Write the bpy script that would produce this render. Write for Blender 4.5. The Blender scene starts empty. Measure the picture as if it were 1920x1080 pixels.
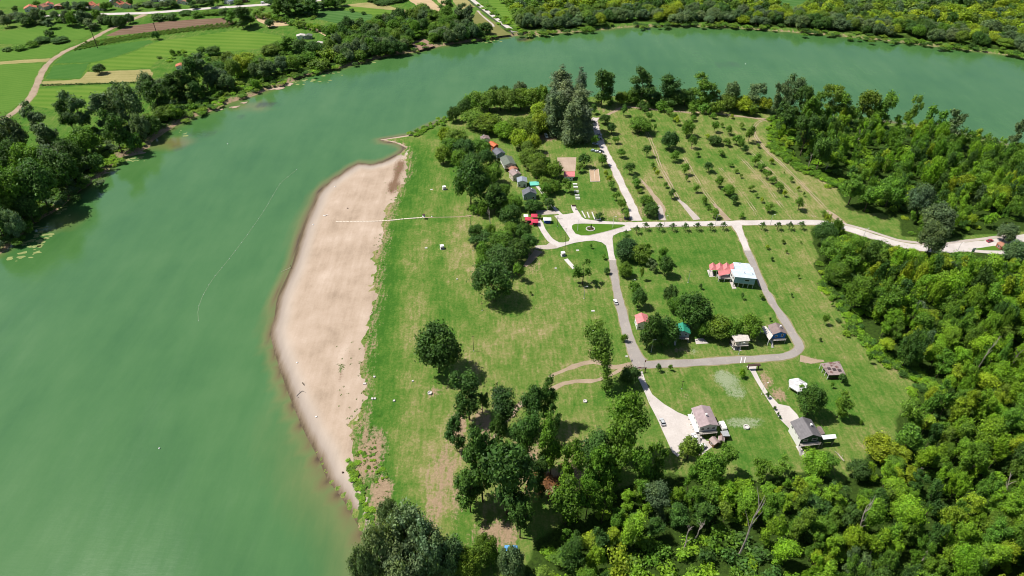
import bpy, bmesh, math, random
import numpy as np
from mathutils import Vector, Matrix
from mathutils.geometry import tessellate_polygon

R = math.radians
rnd = random.Random(7)
rng = np.random.default_rng(7)
scene = bpy.context.scene
COL = scene.collection

# ------------------------------------------------------------------ camera, sky, sun, exposure
CAM_H, PITCH, FOCAL = 235.0, R(38.5), 24.0
cam_data = bpy.data.cameras.new('camera')
cam_data.lens = FOCAL; cam_data.sensor_width = 36.0
cam_data.clip_start = 1.0; cam_data.clip_end = 20000.0
cam = bpy.data.objects.new('camera', cam_data); COL.objects.link(cam)
cam.location = (0, 0, CAM_H); cam.rotation_euler = (R(90) - PITCH, 0, 0)
scene.camera = cam

SUN_EL, SUN_AZ = R(59), R(171)          # azimuth of the sun measured from +X, counter-clockwise
world = bpy.data.worlds.new('World'); scene.world = world; world.use_nodes = True
wn = world.node_tree.nodes; wl = world.node_tree.links
sky = wn.new('ShaderNodeTexSky'); sky.sky_type = 'NISHITA'; sky.sun_disc = False
sky.sun_elevation = SUN_EL; sky.sun_rotation = R(90) - SUN_AZ
wl.new(sky.outputs[0], wn['Background'].inputs[0]); wn['Background'].inputs[1].default_value = 0.07

sun_data = bpy.data.lights.new('sun', 'SUN'); sun_data.energy = 4.8; sun_data.angle = R(0.53)
sun_data.color = (1.0, 0.955, 0.88)
sun = bpy.data.objects.new('sun', sun_data); COL.objects.link(sun)
sd_ = Vector((math.cos(SUN_EL) * math.cos(SUN_AZ), math.cos(SUN_EL) * math.sin(SUN_AZ), math.sin(SUN_EL)))
sun.rotation_euler = sd_.to_track_quat('Z', 'Y').to_euler(); sun.location = (0, 300, 600)

vs = scene.view_settings
vs.view_transform = 'Standard'; vs.look = 'None'; vs.gamma = 1.0; vs.exposure = 0.35; vs.use_curve_mapping = False
scene.cycles.filter_width = 1.05; scene.cycles.max_bounces = 5; scene.cycles.diffuse_bounces = 2; scene.cycles.glossy_bounces = 2
scene.cycles.transmission_bounces = 2; scene.cycles.transparent_max_bounces = 4

# ------------------------------------------------------------------ surveying: photograph pixel (1920x1080) to ground metres
CP, SP = math.cos(PITCH), math.sin(PITCH)
def G(u, v, z=0.0):
    a = (u - 960) / 1280.0; b = -(v - 540) / 1280.0
    dy = CP + b * SP; dz = -SP + b * CP
    t = (z - CAM_H) / dz
    return (a * t, dy * t)
def V(u, v, z=0.0):
    x, y = G(u, v, z); return Vector((x, y, z))
def ppm(u, v):
    b = -(v - 540) / 1280.0
    t = -CAM_H / (-SP + b * CP)
    return 1280.0 / t
def height_of(u, vb, vt):
    Y = G(u, vb)[1]; b = -(vt - 540) / 1280.0
    return Y * (b * CP - SP) / (CP + b * SP) + CAM_H
def to_px(x, y, z=0.0):
    w = z - CAM_H; d = y * CP - w * SP
    return 960 + 1280 * x / d, 540 - 1280 * (y * SP + w * CP) / d
def PXL(pts, z=0.0): return [G(u, v, z) for u, v in pts]

# ------------------------------------------------------------------ small numeric helpers
def vnoise(x, y, scale, seed=0):
    x = np.asarray(x, float) / scale; y = np.asarray(y, float) / scale
    xi = np.floor(x).astype(np.int64); yi = np.floor(y).astype(np.int64)
    fx = x - xi; fy = y - yi; fx = fx * fx * (3 - 2 * fx); fy = fy * fy * (3 - 2 * fy)
    def h(a, b):
        n = (a * 374761393 + b * 668265263 + seed * 1274126177) & 0x7fffffff
        n = ((n ^ (n >> 13)) * 1274126177) & 0x7fffffff
        return ((n ^ (n >> 16)) & 0xffff) / 65535.0
    return (h(xi, yi) * (1 - fx) + h(xi + 1, yi) * fx) * (1 - fy) + (h(xi, yi + 1) * (1 - fx) + h(xi + 1, yi + 1) * fx) * fy
def seg_dist(px, py, line):
    d = np.full(px.shape, 1e9)
    for (ax, ay), (bx, by) in zip(line[:-1], line[1:]):
        vx, vy = bx - ax, by - ay; L = vx * vx + vy * vy + 1e-9
        t = np.clip(((px - ax) * vx + (py - ay) * vy) / L, 0, 1)
        d = np.minimum(d, (px - ax - t * vx) ** 2 + (py - ay - t * vy) ** 2)
    return np.sqrt(d)
def inside(px, py, poly):
    c = np.zeros(px.shape, bool); n = len(poly)
    for i in range(n):
        x1, y1 = poly[i]; x2, y2 = poly[(i + 1) % n]
        if y1 == y2: continue
        m = ((y1 > py) != (y2 > py)) & (px < (x2 - x1) * (py - y1) / (y2 - y1) + x1)
        c ^= m
    return c
def smooth_line(pts, step=3.0):
    pts = [np.array(p, float) for p in pts]
    P = [2 * pts[0] - pts[1]] + pts + [2 * pts[-1] - pts[-2]]
    out = []
    for i in range(1, len(P) - 2):
        p0, p1, p2, p3 = P[i - 1:i + 3]
        n = max(1, int(np.linalg.norm((p2 - p1)[:2]) / step))
        for k in range(n):
            t = k / n
            out.append(0.5 * ((2 * p1) + (-p0 + p2) * t + (2 * p0 - 5 * p1 + 4 * p2 - p3) * t * t + (-p0 + 3 * p1 - 3 * p2 + p3) * t ** 3))
    out.append(pts[-1]); return out

# ------------------------------------------------------------------ object helpers
def np_mesh(name, verts, quads=None, tris=None, smooth=False):
    me = bpy.data.meshes.new(name)
    verts = np.asarray(verts, np.float32).reshape(-1, 3)
    nq = 0 if quads is None else len(quads); nt = 0 if tris is None else len(tris)
    me.vertices.add(len(verts)); me.vertices.foreach_set('co', verts.ravel())
    idx = []; tot = []
    if nq: idx.append(np.asarray(quads, np.int32).ravel()); tot.append(np.full(nq, 4, np.int32))
    if nt: idx.append(np.asarray(tris, np.int32).ravel()); tot.append(np.full(nt, 3, np.int32))
    idx = np.concatenate(idx); tot = np.concatenate(tot)
    me.loops.add(len(idx)); me.loops.foreach_set('vertex_index', idx)
    me.polygons.add(len(tot))
    me.polygons.foreach_set('loop_start', np.concatenate([[0], np.cumsum(tot)[:-1]]).astype(np.int32))
    me.polygons.foreach_set('loop_total', tot)
    if smooth: me.polygons.foreach_set('use_smooth', np.ones(len(tot), bool))
    me.update(calc_edges=True)
    return me
def attr(me, name, data):
    a = me.attributes.new(name, 'FLOAT', 'POINT'); a.data.foreach_set('value', np.asarray(data, np.float32))
def link(name, me, mat=None, parent=None, kind=None, label=None, cat=None, group=None):
    o = bpy.data.objects.new(name, me); COL.objects.link(o)
    if mat is not None and me is not None and not me.materials: me.materials.append(mat)
    if parent is not None: o.parent = parent
    tag(o, label, cat, group, kind); return o
def tag(o, label=None, cat=None, group=None, kind=None):
    if label: o['label'] = label
    if cat: o['category'] = cat
    if group: o['group'] = group
    if kind: o['kind'] = kind
    return o
def empty(name, loc, rz=0.0, label=None, cat=None, group=None):
    o = bpy.data.objects.new(name, None); COL.objects.link(o)
    o.location = loc; o.rotation_euler = (0, 0, rz); o.empty_display_size = 0.5
    return tag(o, label, cat, group)

class MB:
    """collects plain shapes, builds them as one mesh"""
    def __init__(s): s.v = []; s.f = []
    def face(s, pts):
        n = len(s.v); s.v += [tuple(p) for p in pts]; s.f.append(tuple(range(n, n + len(pts)))); return s
    def box(s, x0, x1, y0, y1, z0, z1):
        n = len(s.v)
        s.v += [(x0,y0,z0),(x1,y0,z0),(x1,y1,z0),(x0,y1,z0),(x0,y0,z1),(x1,y0,z1),(x1,y1,z1),(x0,y1,z1)]
        s.f += [tuple(n+i for i in q) for q in ((0,3,2,1),(4,5,6,7),(0,1,5,4),(1,2,6,5),(2,3,7,6),(3,0,4,7))]; return s
    def hexa(s, p):       # eight points, bottom ring then top ring
        n = len(s.v); s.v += [tuple(q) for q in p]
        s.f += [tuple(n+i for i in q) for q in ((0,3,2,1),(4,5,6,7),(0,1,5,4),(1,2,6,5),(2,3,7,6),(3,0,4,7))]; return s
    def prism(s, poly, z0, z1):       # poly counter-clockwise, convex or not
        n = len(s.v); m = len(poly)
        zt = z1 if hasattr(z1, '__len__') else [z1] * m; zb = z0 if hasattr(z0, '__len__') else [z0] * m
        s.v += [(p[0], p[1], zb[i]) for i, p in enumerate(poly)] + [(p[0], p[1], zt[i]) for i, p in enumerate(poly)]
        for i in range(m): j = (i + 1) % m; s.f.append((n+i, n+j, n+m+j, n+m+i))
        for t in tessellate_polygon([[Vector((p[0], p[1], 0)) for p in poly]]):
            a, b, c = t
            cr = (poly[b][0]-poly[a][0])*(poly[c][1]-poly[a][1]) - (poly[b][1]-poly[a][1])*(poly[c][0]-poly[a][0])
            if cr < 0: a, c = c, a
            s.f.append((n+m+a, n+m+b, n+m+c)); s.f.append((n+c, n+b, n+a))
        return s
    def tube(s, a, b, r0, r1=None, k=6):
        r1 = r0 if r1 is None else r1
        a = Vector(a); b = Vector(b); d = (b - a).normalized()
        x = d.orthogonal().normalized(); y = d.cross(x); n = len(s.v)
        for c, r in ((a, r0), (b, r1)):
            for i in range(k):
                t = 2 * math.pi * i / k; s.v.append(tuple(c + x * r * math.cos(t) + y * r * math.sin(t)))
        for i in range(k): j = (i + 1) % k; s.f.append((n+i, n+j, n+k+j, n+k+i))
        s.f.append(tuple(n + k + i for i in range(k))); s.f.append(tuple(n + i for i in reversed(range(k)))); return s
    def mesh(s, name, smooth=False):
        me = bpy.data.meshes.new(name); me.from_pydata(s.v, [], s.f); me.update()
        if smooth: me.polygons.foreach_set('use_smooth', np.ones(len(me.polygons), bool))
        return me
    def build(s, name, mat, parent=None, **k): return link(name, s.mesh(name), mat, parent, **k)

# ------------------------------------------------------------------ materials
MATS = {}
def nodes_of(name):
    m = bpy.data.materials.new(name); m.use_nodes = True
    nt = m.node_tree; return m, nt, nt.nodes, nt.links, nt.nodes['Principled BSDF']
def noise_node(N, L, scale, detail=4.0, rough=0.6, vec=None):
    n = N.new('ShaderNodeTexNoise'); n.inputs['Scale'].default_value = scale
    n.inputs['Detail'].default_value = detail; n.inputs['Roughness'].default_value = rough
    if vec is not None: L.new(vec, n.inputs['Vector'])
    return n.outputs['Fac']
def ramp(N, L, fac, stops):
    r = N.new('ShaderNodeValToRGB'); e = r.color_ramp.elements
    while len(e) < len(stops): e.new(0.5)
    for i, (p, c) in enumerate(stops): e[i].position = p; e[i].color = (*c, 1)
    L.new(fac, r.inputs[0]); return r.outputs[0]
def mth(N, L, op, a, b=None, c=None, clamp=False):
    m = N.new('ShaderNodeMath'); m.operation = op; m.use_clamp = clamp
    for i, x in enumerate((a, b, c)):
        if x is None: continue
        if isinstance(x, (int, float)): m.inputs[i].default_value = x
        else: L.new(x, m.inputs[i])
    return m.outputs[0]
def mixc(N, L, fac, a, b, mode='MIX'):
    m = N.new('ShaderNodeMix'); m.data_type = 'RGBA'; m.blend_type = mode
    for s, x in ((m.inputs[0], fac), (m.inputs[6], a), (m.inputs[7], b)):
        if isinstance(x, (int, float)): s.default_value = x
        elif isinstance(x, tuple): s.default_value = (*x, 1)
        else: L.new(x, s)
    return m.outputs[2]
def attr_node(N, name):
    a = N.new('ShaderNodeAttribute'); a.attribute_name = name; return a.outputs['Fac']
def coords(N, L, scale=(1, 1, 1), rotz=0.0):
    t = N.new('ShaderNodeTexCoord'); mp = N.new('ShaderNodeMapping')
    mp.inputs['Scale'].default_value = scale; mp.inputs['Rotation'].default_value = (0, 0, rotz)
    L.new(t.outputs['Object'], mp.inputs['Vector']); return mp.outputs[0]
def bump(N, L, b, h, strength=0.5, dist=0.3):
    n = N.new('ShaderNodeBump'); n.inputs['Strength'].default_value = strength; n.inputs['Distance'].default_value = dist
    L.new(h, n.inputs['Height']); L.new(n.outputs[0], b.inputs['Normal'])

def rough_mat(name, c, var=0.25, scale=1.5, rough=0.85, spec=0.2, metal=0.0, scale2=12.0, bmp=0.0):
    """one paint, sheet or plaster colour with blotchy wear"""
    if name in MATS: return MATS[name]
    m, nt, N, L, b = nodes_of(name)
    v = coords(N, L)
    a = noise_node(N, L, scale, 5, 0.65, v); d = noise_node(N, L, scale2, 3, 0.6, v)
    f = mth(N, L, 'ADD', mth(N, L, 'MULTIPLY', a, 0.65), mth(N, L, 'MULTIPLY', d, 0.35))
    lo = tuple(x * (1 - var) for x in c); hi = tuple(min(0.92, x * (1 + var)) for x in c)
    L.new(ramp(N, L, f, [(0.3, lo), (0.7, hi)]), b.inputs['Base Color'])
    b.inputs['Roughness'].default_value = rough; b.inputs['Specular IOR Level'].default_value = spec
    b.inputs['Metallic'].default_value = metal
    if bmp: bump(N, L, b, d, bmp, 0.1)
    MATS[name] = m; return m
def sheet_roof(name, c, step=0.55, rust=0.0):
    """ribbed sheet or tile courses: fine relief running down the slope"""
    if name in MATS: return MATS[name]
    m, nt, N, L, b = nodes_of(name)
    v = coords(N, L)
    w = N.new('ShaderNodeTexWave'); w.inputs['Scale'].default_value = 0.314 / step; w.bands_direction = 'Y'
    w.inputs['Distortion'].default_value = 0.3; L.new(v, w.inputs['Vector'])
    a = noise_node(N, L, 0.7, 5, 0.7, v)
    f = mth(N, L, 'ADD', mth(N, L, 'MULTIPLY', a, 0.8), mth(N, L, 'MULTIPLY', w.outputs['Fac'], 0.2))
    col = ramp(N, L, f, [(0.28, tuple(x * 0.72 for x in c)), (0.72, tuple(min(.9, x * 1.22) for x in c))])
    if rust:
        r = ramp(N, L, noise_node(N, L, 0.45, 6, 0.7, v), [(0.5, (0, 0, 0)), (0.6, (1, 1, 1))])
        col = mixc(N, L, mth(N, L, 'MULTIPLY', r, rust), col, (0.10, 0.035, 0.02))
    L.new(col, b.inputs['Base Color']); b.inputs['Roughness'].default_value = 0.55
    b.inputs['Specular IOR Level'].default_value = 0.25
    bump(N, L, b, w.outputs['Fac'], 0.4, 0.05)
    MATS[name] = m; return m
def glass_mat():
    if 'window glass' in MATS: return MATS['window glass']
    m, nt, N, L, b = nodes_of('window glass')
    b.inputs['Base Color'].default_value = (0.02, 0.025, 0.03, 1); b.inputs['Roughness'].default_value = 0.06
    MATS['window glass'] = m; return m
GLASS = glass_mat()

def grass_mat():
    m, nt, N, L, b = nodes_of('meadow grass')
    v = coords(N, L); vs_ = coords(N, L, (1.0, 0.16, 1.0), R(-8))
    big = noise_node(N, L, 0.03, 4, 0.6, v); mid = noise_node(N, L, 0.13, 5, 0.7, v)
    fine = noise_node(N, L, 0.75, 6, 0.75, v); streak = noise_node(N, L, 0.5, 5, 0.7, vs_)
    vf = noise_node(N, L, 2.6, 4, 0.8, v)
    d = attr_node(N, 'dry')
    s = mth(N, L, 'MULTIPLY', mth(N, L, 'SUBTRACT', big, 0.5), 0.7)
    s = mth(N, L, 'ADD', s, mth(N, L, 'MULTIPLY', mth(N, L, 'SUBTRACT', mid, 0.5), 1.0))
    s = mth(N, L, 'ADD', s, mth(N, L, 'MULTIPLY', mth(N, L, 'SUBTRACT', fine, 0.5), 1.15))
    s = mth(N, L, 'ADD', s, mth(N, L, 'MULTIPLY', mth(N, L, 'SUBTRACT', streak, 0.5), 0.9))
    mow = N.new('ShaderNodeTexWave'); mow.bands_direction = 'X'; mow.inputs['Scale'].default_value = 0.13; mow.inputs['Distortion'].default_value = 6.0; mow.inputs['Detail Scale'].default_value = 0.15
    L.new(coords(N, L, (1, 1, 1), R(-8)), mow.inputs['Vector'])
    s = mth(N, L, 'ADD', s, mth(N, L, 'MULTIPLY', mth(N, L, 'MULTIPLY', mth(N, L, 'SUBTRACT', mow.outputs['Fac'], 0.5), 0.10), big))
    f = mth(N, L, 'ADD', d, s, clamp=True)
    col = ramp(N, L, f, [(0.0, (0.040, 0.120, 0.014)), (0.2, (0.064, 0.150, 0.020)), (0.42, (0.108, 0.176, 0.032)),
                         (0.62, (0.178, 0.205, 0.058)), (0.82, (0.27, 0.235, 0.105)), (1.0, (0.38, 0.295, 0.175))])
    so = mth(N, L, 'ADD', attr_node(N, 'soil'), mth(N, L, 'MULTIPLY', mth(N, L, 'SUBTRACT', mth(N, L, 'ADD', fine, streak), 1.0), 1.5))
    sf = ramp(N, L, so, [(0.36, (0, 0, 0)), (0.70, (1, 1, 1))])
    soil = mixc(N, L, fine, (0.17, 0.115, 0.07), (0.44, 0.32, 0.21))
    col = mixc(N, L, sf, col, soil)
    pf = mth(N, L, 'ADD', attr_node(N, 'pale'), mth(N, L, 'MULTIPLY', mth(N, L, 'SUBTRACT', mth(N, L, 'ADD', fine, vf), 1.0), 1.2))
    pm = ramp(N, L, pf, [(0.48, (0, 0, 0)), (0.75, (1, 1, 1))])
    col = mixc(N, L, pm, col, (0.26, 0.30, 0.18))
    # forest floor and rank weeds
    wd = ramp(N, L, mth(N, L, 'ADD', attr_node(N, 'weed'), mth(N, L, 'MULTIPLY', mth(N, L, 'SUBTRACT', fine, 0.5), 0.8)), [(0.4, (0, 0, 0)), (0.6, (1, 1, 1))])
    wc = ramp(N, L, fine, [(0.35, (0.020, 0.036, 0.008)), (0.65, (0.050, 0.092, 0.014))])
    col = mixc(N, L, wd, col, wc)
    k = ramp(N, L, vf, [(0.3, (0.52, 0.56, 0.5)), (0.5, (1, 1, 1)), (0.7, (1.38, 1.36, 1.4))])
    col = mixc(N, L, 1.0, col, k, 'MULTIPLY')
    L.new(col, b.inputs['Base Color']); b.inputs['Roughness'].default_value = 0.95
    b.inputs['Specular IOR Level'].default_value = 0.05
    bump(N, L, b, mth(N, L, 'ADD', fine, vf), 0.75, 0.25)
    return m
def sand_mat(name, wet=True):
    m, nt, N, L, b = nodes_of(name)
    v = coords(N, L); vs_ = coords(N, L, (1.0, 0.12, 1.0), R(-6))
    big = noise_node(N, L, 0.05, 5, 0.6, v); fine = noise_node(N, L, 1.1, 6, 0.75, v); st = noise_node(N, L, 0.22, 5, 0.7, vs_)
    f = mth(N, L, 'ADD', mth(N, L, 'MULTIPLY', big, 0.5), mth(N, L, 'ADD', mth(N, L, 'MULTIPLY', st, 0.32), mth(N, L, 'MULTIPLY', fine, 0.18)))
    dry = ramp(N, L, f, [(0.36, (0.285, 0.215, 0.155)), (0.48, (0.385, 0.295, 0.220)), (0.56, (0.43, 0.335, 0.258)), (0.68, (0.52, 0.42, 0.335))])
    col = dry
    if wet:
        sh = attr_node(N, 'shore')                      # metres from the water line
        w = ramp(N, L, mth(N, L, 'DIVIDE', mth(N, L, 'ADD', sh, mth(N, L, 'MULTIPLY', mth(N, L, 'SUBTRACT', st, 0.5), 4.0)), 20.0, clamp=True),
                 [(0.0, (0.10, 0.075, 0.045)), (0.05, (0.19, 0.145, 0.10)), (0.16, (0.32, 0.265, 0.22)), (0.34, (0.42, 0.355, 0.295)), (0.55, (0.44, 0.35, 0.27))])
        k = ramp(N, L, mth(N, L, 'DIVIDE', sh, 20.0, clamp=True), [(0.22, (1, 1, 1)), (0.6, (0, 0, 0))])
        col = mixc(N, L, k, dry, w)
        so = mth(N, L, 'ADD', attr_node(N, 'soil'), mth(N, L, 'MULTIPLY', mth(N, L, 'SUBTRACT', mth(N, L, 'ADD', fine, st), 1.0), 1.3))
        col = mixc(N, L, ramp(N, L, so, [(0.38, (0, 0, 0)), (0.78, (1, 1, 1))]), col, (0.17, 0.105, 0.065))
        we = mth(N, L, 'ADD', attr_node(N, 'weed'), mth(N, L, 'MULTIPLY', mth(N, L, 'SUBTRACT', fine, 0.5), 1.6))
        col = mixc(N, L, ramp(N, L, we, [(0.55, (0, 0, 0)), (0.66, (1, 1, 1))]), col, (0.05, 0.11, 0.015))
    L.new(col, b.inputs['Base Color']); b.inputs['Roughness'].default_value = 0.95; b.inputs['Specular IOR Level'].default_value = 0.1
    bump(N, L, b, fine, 0.4, 0.12); return m
def water_mat():
    m, nt, N, L, b = nodes_of('river water')
    v = coords(N, L); vs_ = coords(N, L, (1, 0.22, 1), R(-28)); vw = coords(N, L, (0.35, 1, 1), R(12))
    big = noise_node(N, L, 0.012, 5, 0.6, v); med = noise_node(N, L, 0.07, 5, 0.65, vs_); rip = noise_node(N, L, 0.55, 5, 0.65, vw); wind = noise_node(N, L, 0.02, 6, 0.7, vs_)
    f = mth(N, L, 'ADD', mth(N, L, 'MULTIPLY', big, 0.6), mth(N, L, 'MULTIPLY', med, 0.4))
    deep = ramp(N, L, f, [(0.3, (0.040, 0.122, 0.031)), (0.5, (0.060, 0.154, 0.042)), (0.7, (0.083, 0.180, 0.056))])
    sh = mth(N, L, 'ADD', attr_node(N, 'silt'), mth(N, L, 'MULTIPLY', mth(N, L, 'SUBTRACT', med, 0.5), 0.45))
    col = ramp(N, L, sh, [(0.1, (0, 0, 0)), (0.95, (1, 1, 1))])
    silt = ramp(N, L, sh, [(0.0, (0.105, 0.155, 0.035)), (0.5, (0.195, 0.180, 0.060)), (0.8, (0.16, 0.115, 0.048)), (1.0, (0.075, 0.050, 0.026))])
    c = mixc(N, L, col, deep, silt)
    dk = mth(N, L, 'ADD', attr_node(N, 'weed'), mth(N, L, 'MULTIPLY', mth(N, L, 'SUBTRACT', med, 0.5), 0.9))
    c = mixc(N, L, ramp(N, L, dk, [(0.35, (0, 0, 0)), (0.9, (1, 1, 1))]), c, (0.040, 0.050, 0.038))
    L.new(c, b.inputs['Base Color']); b.inputs['IOR'].default_value = 1.5; b.inputs['Specular IOR Level'].default_value = 1.0
    L.new(ramp(N, L, wind, [(0.38, (0.05, 0.05, 0.05)), (0.62, (0.22, 0.22, 0.22))]), b.inputs['Roughness'])
    bump(N, L, b, mth(N, L, 'ADD', rip, mth(N, L, 'MULTIPLY', med, 2.0)), 0.38, 0.12); return m
def leaf_mat():
    m, nt, N, L, b = nodes_of('leaves')
    oi = N.new('ShaderNodeObjectInfo'); at = N.new('ShaderNodeAttribute'); at.attribute_name = 'tint'
    col = mixc(N, L, 1.0, oi.outputs['Color'], at.outputs['Color'], 'MULTIPLY')
    L.new(col, b.inputs['Base Color']); b.inputs['Roughness'].default_value = 0.55; b.inputs['Specular IOR Level'].default_value = 0.22
    tr = N.new('ShaderNodeBsdfTranslucent'); L.new(mixc(N, L, 1.0, col, (1.15, 1.25, 0.55), 'MULTIPLY'), tr.inputs['Color'])
    mx = N.new('ShaderNodeMixShader'); mx.inputs[0].default_value = 0.32
    L.new(b.outputs[0], mx.inputs[1]); L.new(tr.outputs[0], mx.inputs[2])
    L.new(mx.outputs[0], N['Material Output'].inputs['Surface']); return m
def field_mat(name, lo, hi, rows=0.0, rot=0.0, patch=0.06, rowk=0.5):
    m, nt, N, L, b = nodes_of(name)
    v = coords(N, L, (1, 1, 1), rot); vs_ = coords(N, L, (0.12, 1, 1), rot)
    f = mth(N, L, 'ADD', mth(N, L, 'MULTIPLY', noise_node(N, L, patch, 5, 0.6, v), 0.4), mth(N, L, 'MULTIPLY', noise_node(N, L, 0.6, 5, 0.75, v), 0.35))
    f = mth(N, L, 'ADD', f, mth(N, L, 'MULTIPLY', noise_node(N, L, 0.35, 4, 0.7, vs_), 0.25))
    if rows:
        w = N.new('ShaderNodeTexWave'); w.bands_direction = 'Y'; w.inputs['Scale'].default_value = 0.314 / rows
        w.inputs['Distortion'].default_value = 5.0; w.inputs['Detail Scale'].default_value = 0.25; L.new(v, w.inputs['Vector'])
        f = mth(N, L, 'ADD', mth(N, L, 'MULTIPLY', f, 1 - rowk), mth(N, L, 'MULTIPLY', w.outputs['Fac'], rowk))
    L.new(ramp(N, L, f, [(0.33, lo), (0.67, hi)]), b.inputs['Base Color'])
    b.inputs['Roughness'].default_value = 0.95; b.inputs['Specular IOR Level'].default_value = 0.05
    bump(N, L, b, f, 0.6, 0.3); return m
def paved_mat(name, lo, hi, crack=0.0):
    m, nt, N, L, b = nodes_of(name)
    v = coords(N, L)
    f = mth(N, L, 'ADD', mth(N, L, 'MULTIPLY', noise_node(N, L, 0.12, 5, 0.65, v), 0.55), mth(N, L, 'MULTIPLY', noise_node(N, L, 1.6, 5, 0.75, v), 0.45))
    col = ramp(N, L, f, [(0.32, lo), (0.66, hi)])
    if crack:
        st = ramp(N, L, noise_node(N, L, 0.35, 6, 0.8, v), [(0.56, (0, 0, 0)), (0.68, (1, 1, 1))])
        col = mixc(N, L, mth(N, L, 'MULTIPLY', st, crack), col, (0.45, 0.38, 0.32))
    L.new(col, b.inputs['Base Color']); b.inputs['Roughness'].default_value = 0.9; b.inputs['Specular IOR Level'].default_value = 0.15
    return m

M_GRASS = grass_mat(); M_SAND = sand_mat('beach sand'); M_SAND2 = sand_mat('court sand', False)
M_WATER = water_mat(); M_LEAF = leaf_mat()
M_BARK = rough_mat('bark', (0.09, 0.07, 0.05), 0.4, 1.5); M_DEAD = rough_mat('bleached dead wood', (0.34, 0.29, 0.25), 0.3, 1.2)
M_CONC = paved_mat('pale concrete', (0.40, 0.355, 0.325), (0.60, 0.55, 0.515), 0.25)
M_ASPH = paved_mat('worn grey asphalt', (0.25, 0.22, 0.20), (0.34, 0.31, 0.285), 0.7)
M_GRAV = paved_mat('pale gravel', (0.33, 0.28, 0.24), (0.50, 0.44, 0.39))
M_DIRT = paved_mat('dry dirt', (0.24, 0.18, 0.12), (0.40, 0.31, 0.22))

# ================================================================== the setting
WATER_Z = -2.0
far_shore = [(-420, 700), (-160, 560), (0, 476), (18, 462), (61, 421), (113, 390), (131, 372), (183, 335), (205, 318), (216, 302), (238, 289), (262, 285), (280, 276), (285, 266),
             (306, 251), (333, 234), (360, 221), (400, 207), (433, 192), (470, 182), (500, 170), (540, 157), (567, 144), (600, 135), (640, 127), (680, 117), (733, 104),
             (780, 97), (847, 83), (940, 71), (973, 66), (1000, 65), (1080, 60), (1156, 53), (1200, 50), (1263, 50), (1320, 50), (1400, 54), (1440, 57), (1558, 66),
             (1650, 75), (1761, 88), (1920, 108), (2200, 150), (2600, 230)]
near_shore = [(560, 1500), (640, 1250), (686, 1120), (692, 1050), (687, 1013), (668, 974), (639, 926), (617, 900), (600, 859), (576, 815), (559, 777), (538, 724), (523, 680), (511, 637), (510, 620),
              (516, 598), (522, 558), (538, 522), (548, 499), (560, 458), (572, 419), (588, 385), (597, 363), (616, 344), (641, 326), (672, 307), (697, 309), (719, 304),
              (738, 295), (754, 286), (762, 277), (743, 268), (713, 263), (733, 260), (777, 253), (787, 246), (813, 233), (838, 222), (852, 208), (890, 194), (960, 188),
              (1050, 184), (1145, 181), (1250, 184), (1340, 192), (1440, 203), (1600, 222), (1750, 243), (1920, 280), (2300, 380), (2700, 520)]
FAR = PXL(far_shore, WATER_Z); NEAR = PXL(near_shore, WATER_Z)
FAR = [tuple(p) for p in smooth_line(FAR, 6)]; NEAR = [tuple(p) for p in smooth_line(NEAR, 5)]
FAR_POLY = [(-6500, -500), (-2000, FAR[0][1])] + FAR + [(6500, FAR[-1][1] - 200), (6500, 7000), (-6500, 7000)]
NEAR_POLY = NEAR + [(6500, NEAR[-1][1] - 300), (6500, -3000), (-300, -3000), (-160, -200)]
# sand and its upper edge against the meadow
grass_edge = [(700, 1018), (696, 984), (684, 945), (672, 907), (661, 873), (655, 849), (655, 820), (668, 791), (677, 753), (673, 695), (682, 656), (688, 608), (697, 580),
              (702, 547), (702, 519), (708, 474), (719, 430), (730, 391), (747, 352), (760, 318), (764, 300), (760, 284)]
EDGE = PXL(grass_edge, -0.4); EDGE = [tuple(p) for p in smooth_line(EDGE, 5)]
i0 = min(range(len(NEAR)), key=lambda i: abs(NEAR[i][0] - G(687, 1013, WATER_Z)[0]) + abs(NEAR[i][1] - G(687, 1013, WATER_Z)[1]))
i1 = min(range(len(NEAR)), key=lambda i: abs(NEAR[i][0] - G(754, 286, WATER_Z)[0]) + abs(NEAR[i][1] - G(754, 286, WATER_Z)[1]))
BEACH = NEAR[i0:i1 + 1] + EDGE[::-1]

def land_height(x, y):
    """ground height, and metres to the nearest shore line (positive on land)"""
    d = np.minimum(seg_dist(x, y, FAR), seg_dist(x, y, NEAR))
    land = inside(x, y, FAR_POLY) | inside(x, y, NEAR_POLY)
    d = np.where(land, d, -d)
    bank = np.clip(d / 5.0, 0, 1); bank = bank * bank * (3 - 2 * bank)
    z = np.where(d > 0, WATER_Z + 2.0 * bank, WATER_Z - np.minimum(3.0, -d * 0.12))
    ib = inside(x, y, BEACH); de = seg_dist(x, y, EDGE)
    rt = d / np.maximum(d + de, 0.01)
    z = np.where(ib & (d > 0), np.minimum(z, WATER_Z + 2.0 * rt ** 0.85), z)
    return z, d, ib, de

def axis(a, b, step, outer_lo, outer_hi): return np.array(outer_lo + list(np.arange(a, b + .1, step)) + outer_hi)
def grid_mesh(name, xs, ys, zf):
    X, Y = np.meshgrid(xs, ys); nx, ny = len(xs), len(ys)
    x = X.ravel(); y = Y.ravel(); z = zf(x, y)
    i = np.arange((ny - 1) * (nx - 1)); r = i // (nx - 1); c = i % (nx - 1); a = r * nx + c
    return np_mesh(name, np.stack([x, y, z], 1), np.stack([a, a + 1, a + nx + 1, a + nx], 1), smooth=True), x, y

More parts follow.
